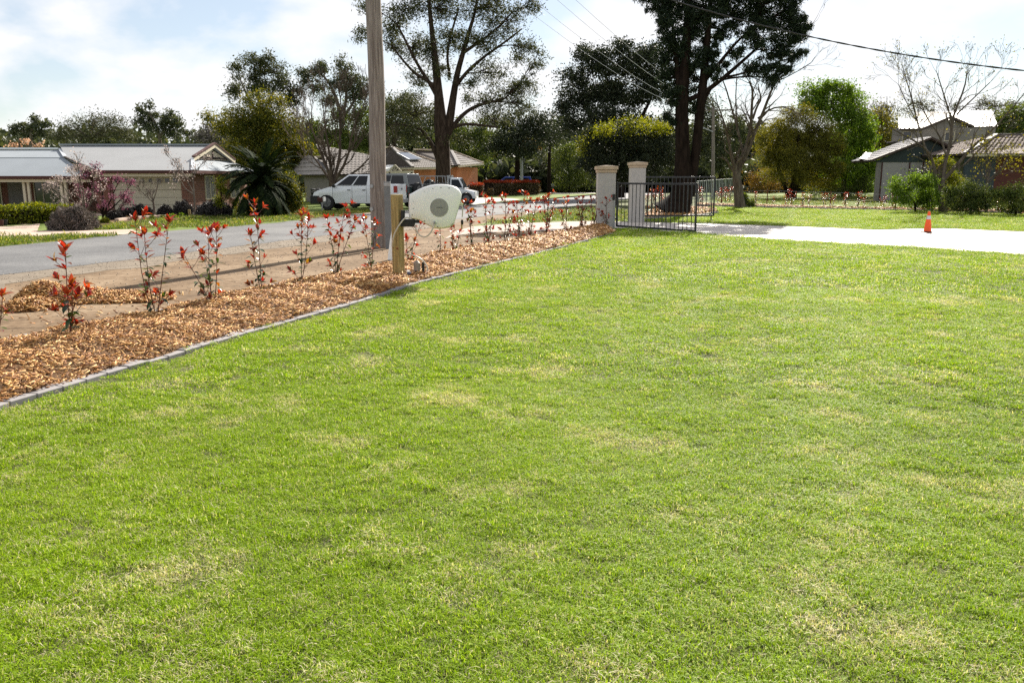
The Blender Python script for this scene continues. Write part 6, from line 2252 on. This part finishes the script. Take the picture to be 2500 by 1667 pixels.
leaf_cards("top_leaves", C, .15 * rng.uniform(.6, 1.3, len(C)), .06 * rng.uniform(.7, 1.3, len(C)), leafmat("yellow_top_leaves", [(.085, .11, .011), (.165, .185, .014), (.25, .25, .022)], .5, (1.4, 1.3, .4)), 0, .5, root, root.location.copy())  # yellow-green leaves over the top of the darker crown

# ---- dark conifer by the gates
croot = tree("conifer_tree", "massive black-green conifer with two trunks on a mulched mound by the gates", 0, (1640, 522),
     [[(1640, 522, 105), (1652, 505, 72), (1665, 478, 54), (1668, 430, 46), (1667, 380, 36), (1665, 320, 33), (1664, 260, 31), (1670, 180, 26), (1676, 100, 22), (1680, 20, 16), (1684, -60, 9)],
      [(1680, 478, 32), (1690, 430, 25), (1698, 380, 23), (1704, 330, 22), (1709, 270, 24), (1717, 200, 20), (1724, 120, 17), (1730, 40, 12), (1736, -50, 7)],
      [(1662, 290, 14), (1655, 200, 12), (1650, 120, 10), (1640, 50, 6)],
      [(1672, 248, 13), (1710, 232, 12), (1745, 208, 11), (1785, 175, 9), (1830, 135, 7), (1870, 100, 4)],
      [(1715, 205, 10), (1760, 150, 8), (1800, 100, 6), (1850, 60, 4)],
      [(1702, 330, 9), (1712, 260, 8), (1750, 190, 6), (1800, 185, 5), (1850, 165, 3)]],
     [(1600, 10, 36, 26), (1622, 50, 34, 26), (1660, 20, 45, 40), (1720, 20, 50, 40), (1790, 20, 50, 40), (1860, 25, 50, 40), (1930, 30, 42, 36), (1640, 95, 32, 36), (1625, 150, 26, 30),
      (1640, 190, 28, 28), (1700, 80, 36, 34), (1765, 75, 36, 30), (1850, 80, 46, 34), (1920, 85, 46, 36), (1955, 60, 26, 30), (1745, 130, 28, 26), (1905, 130, 44, 30), (1870, 165, 32, 28),
      (1920, 165, 26, 22), (1955, 140, 18, 18), (1890, 195, 24, 18), (1700, 150, 26, 36), (1735, 175, 24, 20), (1665, 225, 24, 20), (1820, 175, 18, 16), (1800, 130, 20, 16), (1620, -20, 60, 26),
      (1740, -30, 90, 30), (1880, -25, 80, 28), (1505, -55, 60, 24), (1600, -72, 80, 24), (1710, -78, 80, 24), (1810, -72, 80, 22), (1910, -60, 60, 20), (1690, 200, 20, 30), (1770, 165, 18, 12), (1645, 130, 30, 30), (1640, 238, 20, 26), (1632, 280, 14, 20), (1690, 262, 14, 22), (1650, 300, 10, 16)],
     L_conifer, B_dark, (.30, .045), 11.5, 62, .18, .7, .55, twig=.014, lim_w=.05)

# ---- bare tree right of the conifer
bare_tree("bare_tree", "leafless pale-barked tree leaning on the lawn right of the rear gate", (1807, 509),
          [[(1807, 509, 28), (1804, 480, 24), (1799, 440, 20), (1798, 418, 18)], [(1798, 420, 11), (1785, 390, 8), (1776, 350, 6), (1762, 300, 4), (1745, 260, 3)],
           [(1800, 420, 14), (1812, 385, 11), (1824, 350, 9), (1832, 310, 8), (1834, 260, 6), (1836, 220, 5), (1826, 200, 3)], [(1806, 410, 11), (1825, 370, 10), (1842, 320, 8), (1858, 280, 7), (1872, 240, 6), (1885, 205, 4), (1930, 165, 2)],
           [(1838, 290, 6), (1850, 260, 5), (1864, 240, 4), (1858, 215, 3)], [(1850, 290, 5), (1880, 265, 4), (1915, 262, 3), (1950, 285, 2)], [(1815, 380, 5), (1802, 310, 5), (1790, 260, 4), (1775, 200, 3), (1760, 170, 2)], [(1801, 330, 4), (1795, 250, 3), (1797, 190, 2)],
           [(1885, 205, 3), (1940, 180, 2), (1990, 150, 2)], [(1880, 170, 3), (1950, 110, 2), (1985, 60, 2)]],
          B_grey, 4, .62, .55, .12, minr=.006, rdep=1.0, nb=(1, 3))
g_ = G(1822, 506)
tree("green_shrub", "leafy green shrub at the foot of the leaning bare tree", 0, (1822, 508), [], [(1818, 494, 14, 14), (1829, 499, 14, 10), (1812, 480, 9, 14)], L_mid, B_dark, (.16, .06), 40, 50, .16, .3, limbs=False, cat="shrub")

# ---- round olive tree and bright green tree
tree("round_tree", "round olive-green tree with drooping fine foliage on several trunks", 0, (1935, 484),
     [[(1930, 484, 16), (1915, 450, 12), (1900, 410, 8), (1890, 370, 5)], [(1935, 484, 20), (1938, 440, 14), (1945, 390, 9), (1950, 330, 5)], [(1932, 480, 12), (1960, 430, 9), (1990, 380, 6)]],
     [(1945, 285, 46, 28), (1900, 325, 46, 40), (1995, 320, 46, 40), (1950, 340, 60, 44), (1880, 375, 34, 36), (2025, 365, 36, 42), (1920, 390, 54, 38), (1985, 395, 54, 40), (1890, 420, 32, 24), (2035, 405, 26, 34), (1950, 425, 60, 26), (1860, 345, 22, 26), (2010, 440, 40, 22)],
     L_olive, B_dark, (.24, .05), 22, 60, .3, .7, .35, twig=.012)
tree("bright_tree", "fresh bright green tree standing behind the round olive tree", 74, None,
     [[(2060, 490, 14), (2060, 380, 10), (2050, 300, 7), (2030, 250, 4)], [(2060, 380, 7), (2095, 320, 4)]],
     [(1982, 222, 32, 20), (2015, 215, 28, 18), (2062, 216, 34, 20), (2090, 250, 30, 30), (2030, 265, 52, 36), (1975, 255, 34, 26), (2080, 300, 42, 40), (2112, 330, 28, 36), (2070, 355, 42, 34), (2100, 385, 42, 36), (2060, 420, 46, 34), (2120, 415, 28, 26), (2090, 440, 44, 24)],
     L_bright, B_grey, (.28, .12), 18, 50, .38, .7, twig=.016)

# ---- bare tree with a few yellow leaves at the right
bare_tree("budding_tree", "spreading thin tree with sparse yellow leaves before the two-storey house", (2303, 519),
          [[(2303, 519, 22), (2302, 480, 18), (2300, 455, 16)], [(2296, 500, 11), (2283, 455, 9), (2270, 400, 7), (2255, 370, 5), (2215, 345, 4), (2180, 330, 3), (2150, 315, 2)],
           [(2301, 455, 11), (2308, 400, 9), (2325, 350, 8), (2330, 300, 7), (2340, 270, 5), (2365, 215, 4), (2375, 170, 2)], [(2303, 440, 10), (2340, 395, 8), (2370, 355, 6), (2410, 320, 5), (2450, 270, 3), (2480, 230, 2)],
           [(2325, 300, 5), (2312, 260, 4), (2300, 225, 3), (2285, 180, 2)], [(2270, 390, 5), (2250, 340, 4), (2232, 280, 4), (2222, 240, 3), (2205, 190, 2)], [(2310, 380, 5), (2300, 330, 4), (2275, 290, 3), (2262, 240, 2)],
           [(2335, 280, 4), (2360, 250, 3), (2400, 205, 2)], [(2345, 390, 5), (2330, 420, 4), (2400, 340, 4), (2440, 330, 2)], [(2240, 300, 3), (2215, 260, 2), (2190, 210, 2)]],
          B_grey, 4, .6, .5, .12, leafm=L_olive, leaf=(.09, .05), perc=1, minr=.006, rdep=1.2, nb=(1, 3))
bare_tree("budding_tree", "small thin tree with yellow leaves before the dark red house wall", (2408, 521),
          [[(2408, 521, 8), (2408, 480, 7), (2412, 440, 6)], [(2412, 440, 4), (2400, 420, 3), (2395, 395, 2)], [(2412, 440, 4), (2435, 420, 3), (2450, 398, 2)], [(2411, 445, 4), (2420, 410, 3), (2418, 385, 2)]],
          B_grey, 3, .5, .6, .1, leafm=L_olive, leaf=(.11, .06), perc=2, minr=.006, rdep=.5, sig=.2)

# ---- bushes along the far strip
for lab, base, bl, lm, nm in (
    ("tall leafy green bush left of the thin budding tree", (2235, 520), [(2190, 455, 22, 20), (2225, 445, 26, 20), (2265, 450, 26, 24), (2205, 485, 24, 22), (2245, 485, 34, 28), (2275, 490, 16, 24)], L_bright, "green_bush"),
    ("long bushy hedge right of the thin budding tree", (2370, 524), [(2330, 470, 26, 22), (2365, 465, 28, 22), (2400, 475, 26, 22), (2345, 500, 34, 22), (2390, 503, 34, 20)], L_mid, "green_bush"),
    ("low green bush at the right end of the far strip", (2480, 527), [(2445, 480, 26, 20), (2480, 470, 28, 22), (2520, 480, 30, 24), (2460, 508, 32, 16), (2505, 508, 30, 18)], L_mid, "green_bush"),
    ("dark purple-leaved bush against the pale wall panels", (2255, 514), [(2235, 432, 22, 12), (2262, 425, 22, 10), (2285, 432, 14, 10)], L_purple, "purple_bush"),
    ("rounded yellow-green bush between the two right-hand houses", (2310, 512), [(2300, 400, 22, 26), (2318, 430, 20, 20), (2335, 445, 18, 16)], L_hedge, "yellow_bush"),
    ("rusty-leaved shrub beyond the leaning bare tree", (1860, 472), [(1855, 430, 26, 16), (1885, 440, 26, 14), (1840, 448, 22, 14), (1870, 458, 34, 10)], L_rust, "rusty_shrub"),
    ("dark low shrub beside the grey house corner", (2095, 482), [(2110, 452, 20, 22), (2085, 465, 22, 16), (2050, 468, 30, 14), (2000, 470, 30, 10)], L_mid, "dark_shrub"),
    ("green undergrowth below the round olive tree", (1900, 470), [(1890, 462, 34, 9), (1850, 464, 26, 8), (1960, 462, 40, 10)], L_mid, "undergrowth"),
    ("bright gold-tipped bush left of the thin grey pole", (1215, 466.5), [(1215, 378, 28, 20), (1195, 398, 24, 20), (1238, 400, 28, 24), (1212, 420, 38, 20), (1200, 440, 30, 16)], L_ytop, "golden_bush"),
    ("rust and gold upright bush right of the thin grey pole", (1298, 466), [(1298, 358, 18, 18), (1290, 385, 22, 22), (1312, 385, 20, 24), (1298, 415, 30, 24), (1310, 445, 30, 18)], L_rust, "golden_bush"),
    ("pale green loose tree left of the nearer gate pillar", (1390, 471), [(1380, 362, 24, 14), (1362, 380, 22, 18), (1400, 385, 28, 24), (1385, 410, 40, 26), (1420, 420, 34, 30), (1400, 445, 50, 20)], L_mid, "loose_tree"),
    ("brownish leafy shrub behind the white letterbox", (1340, 470), [(1345, 395, 20, 30), (1330, 430, 24, 24), (1360, 445, 22, 18)], L_far, "brown_shrub")):
    b_ = G(*base); Yb = b_.y
    tree(nm, lab, 0, base, [[(base[0], base[1], 5), (base[0] - 1, (base[1] + bl[0][1]) / 2, 4), (bl[0][0], bl[0][1], 2)]], bl, lm, B_dark, (.0075 * Yb ** .75, .003 * Yb ** .75), 26, 56, .0055 * Yb, .8, cat="bush" if "tree" not in nm else "tree", twig=.008, lim_w=.012)

# ---- hedges: leaf shells over a box
def hedge(name, label, a, c, z, wid, m, leaf, dens, top_m=None, cat="hedge", group=None):
    a, c = Vector(a), Vector(c)
    d = c - a; L = d.length; d.normalize(); n = Vector((-d.y, d.x, 0))
    root = thing(name, label, cat, a, group)
    N = int(L * (z * 2 + wid) * dens)
    t = rng.uniform(-.1, L + .1, N); f = rng.random(N)
    per = z * 2 + wid
    q = f * per
    off = np.where(q < z, 0, np.where(q < z + wid, (q - z), wid))
    zz = np.where(q < z, q, np.where(q < z + wid, z, per - q))
    zz = zz + rng.normal(0, .04, N) + .05 * np.sin(t * 2.1) + .03 * np.sin(t * 5.3)
    off = off + rng.normal(0, .06, N)
    fill = rng.random(N) < .35
    zz = np.where(fill, rng.uniform(0, z, N), zz); off = np.where(fill, rng.uniform(.05, wid, N), off)
    C = np.array(a)[None] + t[:, None] * np.array(d)[None] + off[:, None] * np.array(n)[None]
    C[:, 2] = np.maximum(zz, .01)
    hi = C[:, 2] > z - .16
    if top_m is None: hi[:] = False
    for sel, mm, nm in ((~hi, m, "foliage"), (hi, top_m, "red_tips")):
        if sel.any():
            k = int(sel.sum())
            leaf_cards(nm, C[sel], leaf[0] * rng.uniform(.6, 1.3, k), leaf[1] * rng.uniform(.6, 1.3, k), mm, 0, .25 if mm is top_m else 0, root, a)
    mb = MB(); mb.prism([a + n * .12, c + n * .12, c + n * (wid - .1), a + n * (wid - .1)], (0, 0, z - .14)); mb.build("inner_twigs", B_dark, root)
    return root


ha = G(-190, 557); hc = G(186, 541)
hz = P(0, 507, G(0, 549).y).z
hedge("clipped_hedge", "clipped yellow-green hedge at the left in front of the verandah", ha, hc, hz, .8, L_hedge, (.10, .055), 900)
ha, hc = G(1141, 483), G(1180, 482.5); hz = P(1160, 449, ha.y).z
hedge("red_hedge", "short red-topped hedge block beside the tray ute", ha, hc, hz, 1.2, L_hlow, (.14, .06), 420, L_redh, group="red-tipped hedges across the road")
ha, hc = G(1205, 478), G(1318, 475); hz = P(1250, 443, ha.y).z
hedge("red_hedge", "long red-topped hedge in front of the blue car", ha, hc, hz, 1.2, L_hlow, (.15, .065), 400, L_redh, group="red-tipped hedges across the road")
tree("round_shrub", "small brown rounded shrub at the left end of the long red hedge", 0, (1196, 480), [], [(1196, 470, 11, 9)], L_hlow, B_dark, (.14, .06), 110, 60, .15, .3, limbs=False, cat="shrub")


def mound(name, label, u, vb, ru, vt, m, leaf, n, cat="shrub", group=None):
    b = G(u, vb); s = px(b.y); R_ = ru * s; z = P(u, vt, b.y).z
    root = thing(name, label, cat, b + Vector((0, R_ * .8, 0)), group)
    c = root.location
    d = unit(rng.normal(size=(n, 3))); d[:, 2] = np.abs(d[:, 2])
    k = rng.random((n, 1)) ** .16
    bump_ = 1 + .10 * np.sin(d[:, :1] * 7 + u) * np.sin(d[:, 1:2] * 6 + 2) + .06 * np.sin(d[:, 2:3] * 13 + d[:, :1] * 9)
    C = np.array(c) + d * k * bump_ * np.array((R_, R_ * .85, z))
    leaf_cards("foliage", C, leaf[0] * rng.uniform(.6, 1.3, n), leaf[1] * rng.uniform(.6, 1.3, n), m, 0, .3, root, c, outward=d * .9)
    mb = MB(); mb.ellipsoid(c, (R_ * .8, R_ * .66, z * .8), 16, 10); mb.build("inner_twigs", B_dark, root, smooth=True)
    return root


mound("lavender_bush", "large grey-mauve lavender mound beside the house driveway", 156, 563, 60, 506, L_lav, (.13, .025), 9000)
for u, vb, ru, vt, lab in ((272, 537, 20, 516, "greyish low bush right of the pink tree, nearest the driveway"), (300, 533, 22, 508, "grey-brown bush before the left end of the garage door"),
                           (332, 531, 24, 500, "dark bush before the middle of the garage door, left of the little white tree"), (357, 530, 15, 508, "small dark bush hugging the little white tree"),
                           (398, 529, 19, 502, "round dark bush right of the little white tree"), (439, 529, 26, 491, "taller dark bush with pale flowers at the right end of the garage door"),
                           (510, 530, 46, 492, "widest dark bush below the brick house corner window")):
    mound("dark_bush", lab, u, vb, ru, vt, L_purple, (.12, .035), 2600 if ru < 40 else 6000, "bush", "dark bushes before the garage")
for u, vb, ru, vt, lab, mm in ((252, 545, 12, 533, "little lime-yellow tuft in the garden bed near the driveway", L_hedge), (370, 535, 8, 528, "small yellow flower tuft in the garden bed", L_hedge), (440, 530, 8, 522, "small green tuft beside the pale stump", L_bright),
                               (418, 532, 10, 524, "spiky pale green tuft left of the pale stump", L_bright), (396, 533, 7, 527, "tiny dark green tuft in the garden bed", L_mid)):
    mound("garden_tuft", lab, u, vb, ru, vt, mm, (.14, .03), 350, "plant")
sheet("garden_bed", [G(*p).xy for p in ((205, 556), (250, 551), (330, 541), (420, 535), (520, 530), (560, 527), (540, 521), (420, 522), (300, 528), (215, 540))], -0.006, M_soil)
mb_pts = [(u, v) for u, v in ((285, 541), (318, 537), (352, 534), (385, 532), (420, 531))]
for i, (a, c) in enumerate(zip(mb_pts[:-1], mb_pts[1:])):
    n_th = ["first", "second", "third", "last"][i]
    p, q = G(*a), G(*c)
    o = MB().bar(p + Vector((0, 0, .05)), q + Vector((-.08, 0, .05)), .16, .12).build("edging_stone", M_conc2, None, bevel=.03)
    tag(o, n_th + " low pale edging stone of the garage bed, counted from the lavender mound", "edging stone", "stones edging the garden bed")

# blossom trees and little bare trees before the brick house
bare_tree("blossom_tree", "white blossoming shrubby tree beside the verandah posts", (205, 545),
          [[(205, 545, 6), (203, 530, 5)], [(203, 532, 4), (180, 495, 3), (155, 460, 2)], [(203, 532, 4), (195, 480, 3), (178, 440, 2)], [(203, 532, 4), (212, 480, 3), (205, 430, 2)], [(203, 532, 4), (228, 490, 3), (235, 445, 2)], [(203, 532, 3), (170, 505, 2), (135, 475, 2)]],
          B_grey, 3, .24, .6, .10, leafm=L_white, leaf=(.055, .04), perc=3, minr=.006, sig=.06, rdep=.5)
bare_tree("blossom_tree", "vivid pink blossoming tree left of the garage door", (250, 540),
          [[(250, 540, 6), (252, 522, 5)], [(252, 525, 4), (232, 480, 3), (225, 445, 2)], [(252, 525, 4), (250, 470, 3), (240, 435, 2)], [(252, 525, 4), (270, 490, 3), (285, 455, 2)], [(252, 525, 4), (285, 500, 3), (310, 470, 2)], [(252, 525, 3), (225, 505, 2), (212, 480, 2)], [(252, 525, 3), (290, 515, 2), (312, 500, 2)]],
          B_dark, 3, .2, .45, .12, leafm=L_pink, leaf=(.06, .045), perc=4, minr=.006, sig=.06, rdep=.6)
bare_tree("bare_tree", "little pale leafless tree in front of the garage door", (378, 530),
          [[(378, 530, 6), (376, 500, 5), (374, 490, 4)], [(374, 492, 3), (365, 470, 2), (358, 462, 2)], [(374, 492, 3), (384, 465, 2), (388, 450, 2)], [(375, 495, 3), (362, 482, 2), (352, 470, 1.5)]],
          B_pale, 3, .18, .5, .15, minr=.007, rdep=.3)
bare_tree("bare_tree", "thin leafless tree before the brick wall right of the garage door", (475, 530),
          [[(475, 530, 5), (474, 480, 4), (471, 440, 3)], [(472, 470, 3), (455, 440, 2), (438, 410, 1.5)], [(473, 475, 3), (450, 460, 2), (440, 440, 1.5)], [(471, 445, 2), (440, 420, 2), (420, 385, 1)], [(471, 440, 2), (475, 420, 1.5), (490, 400, 1)]],
          B_pale, 3, .22, .5, .15, leafm=L_white, leaf=(.06, .05), perc=1, minr=.006, rdep=.3)
tree("camellia_shrub", "thin upright shrub with pale yellow leaves by the brick house corner", 0, (540, 530), [[(540, 530, 4), (540, 480, 3), (538, 440, 2)]],
     [(538, 445, 10, 16), (545, 470, 12, 16), (536, 490, 12, 14)], L_hedge, B_dark, (.10, .05), 50, 22, .16, .4, cat="shrub", twig=.006, lim_w=.01)

tree("dark_shrub", "dense dark shrubbery right of the palm beside the white ute", 0, (700, 524), [[(700, 524, 8), (700, 490, 6), (698, 460, 4)]],
     [(680, 460, 40, 30), (705, 470, 34, 34), (722, 488, 18, 26), (680, 500, 50, 22), (655, 490, 34, 26), (705, 507, 32, 14), (600, 505, 30, 16)], L_ytop, B_dark, (.14, .055), 26, 60, .22, .6, cat="shrub", twig=.01)
# ---- palm
pq = G(640, 528)
proot = thing("palm_tree", "dark bushy date palm with arching fronds right of the brick house", "palm", pq)
ps = px(pq.y)
trunk_top = P(640, 455, pq.y)
MB().tube([pq + Vector((0, 0, -.05)), trunk_top], [.42, .36], 14).build("trunk", B_dark, proot, smooth=True)
for i in range(80):
    az = i * 2.39996
    el = math.radians(RND.uniform(-25, 78) if i > 12 else RND.uniform(45, 85))
    Lf = RND.uniform(85, 140) * ps
    d = Vector((math.cos(az) * math.cos(el), math.sin(az) * math.cos(el) * .9, math.sin(el)))
    pts = []; dd = d.copy(); p = trunk_top.copy()
    for k in range(11):
        pts.append(p.copy()); p = p + dd * Lf / 10
        dd = (dd + Vector((0, 0, -.20))).normalized()
        if p.z < .05: p.z = .05
    V = []; Fc = []; R_ = []
    mb = MB(); mb.tube(pts, [.03 * (1 - .08 * k) for k in range(11)], 4, cap=False)
    fr = mb.build("frond", L_palm, proot)
    Cs, Ds, Ls = [], [], []
    V = []
    for k in range(2, 60):
        t = k / 60 * 10; j = min(int(t), 9); a = pts[j].lerp(pts[j + 1], t - j); ax = (pts[j + 1] - pts[j]).normalized()
        sd = ax.cross(Vector((0, 0, 1)))
        if sd.length < .05: sd = Vector((1, 0, 0))
        sd.normalize()
        ln = Lf * .20 * math.sin(math.pi * (.12 + .85 * k / 60))
        for sg in (-1, 1):
            e = a + (sd * sg * .8 + ax * .75 + Vector((0, 0, -.22 + RND.gauss(0, .12)))).normalized() * ln
            w = ax * .028
            V += [a - w, a + w, e.lerp(a, .4) + w * .8, e]
    V = np.array([tuple(q - pq) for q in V])
    link("leaflets", quick_mesh("leaflets", V, np.arange(len(V)).reshape(-1, 4), L_palm, rng.random(len(V) // 4)), fr, pq)

# ---- far wood that closes the horizon
Cs = []
for lay, (Y, top, n) in enumerate(((132, 330, 16000), (150, 312, 16000), (112, 395, 14000), (104, 405, 12000))):
    u = rng.uniform(-500, 3000, n)
    prof = top + 14 * np.sin(u / 61.0 + lay) + 9 * np.sin(u / 23.0 + 2 * lay) + 6 * np.sin(u / 9.0)
    prof = np.where((u > 120) & (u < 560), prof + 14, prof)
    v = prof + (450 - prof) * rng.random(n) ** .8
    for a, b_ in zip(u, v):
        q = P(a, b_, Y + RND.uniform(-6, 6)); Cs.append((q.x, q.y, max(q.z, .2)))
Cs = np.array(Cs)
Cs = np.repeat(Cs, 3, axis=0) + rng.normal(size=(len(Cs) * 3, 3)) * np.array((.8, .8, .5))
Cs[:, 2] = np.maximum(Cs[:, 2], .15)
o = leaf_cards("far_wood", Cs, 1.3 * rng.uniform(.6, 1.3, len(Cs)), .8 * rng.uniform(.6, 1.3, len(Cs)), L_far2)
o["kind"] = "stuff"
bpy.context.view_layer.update()
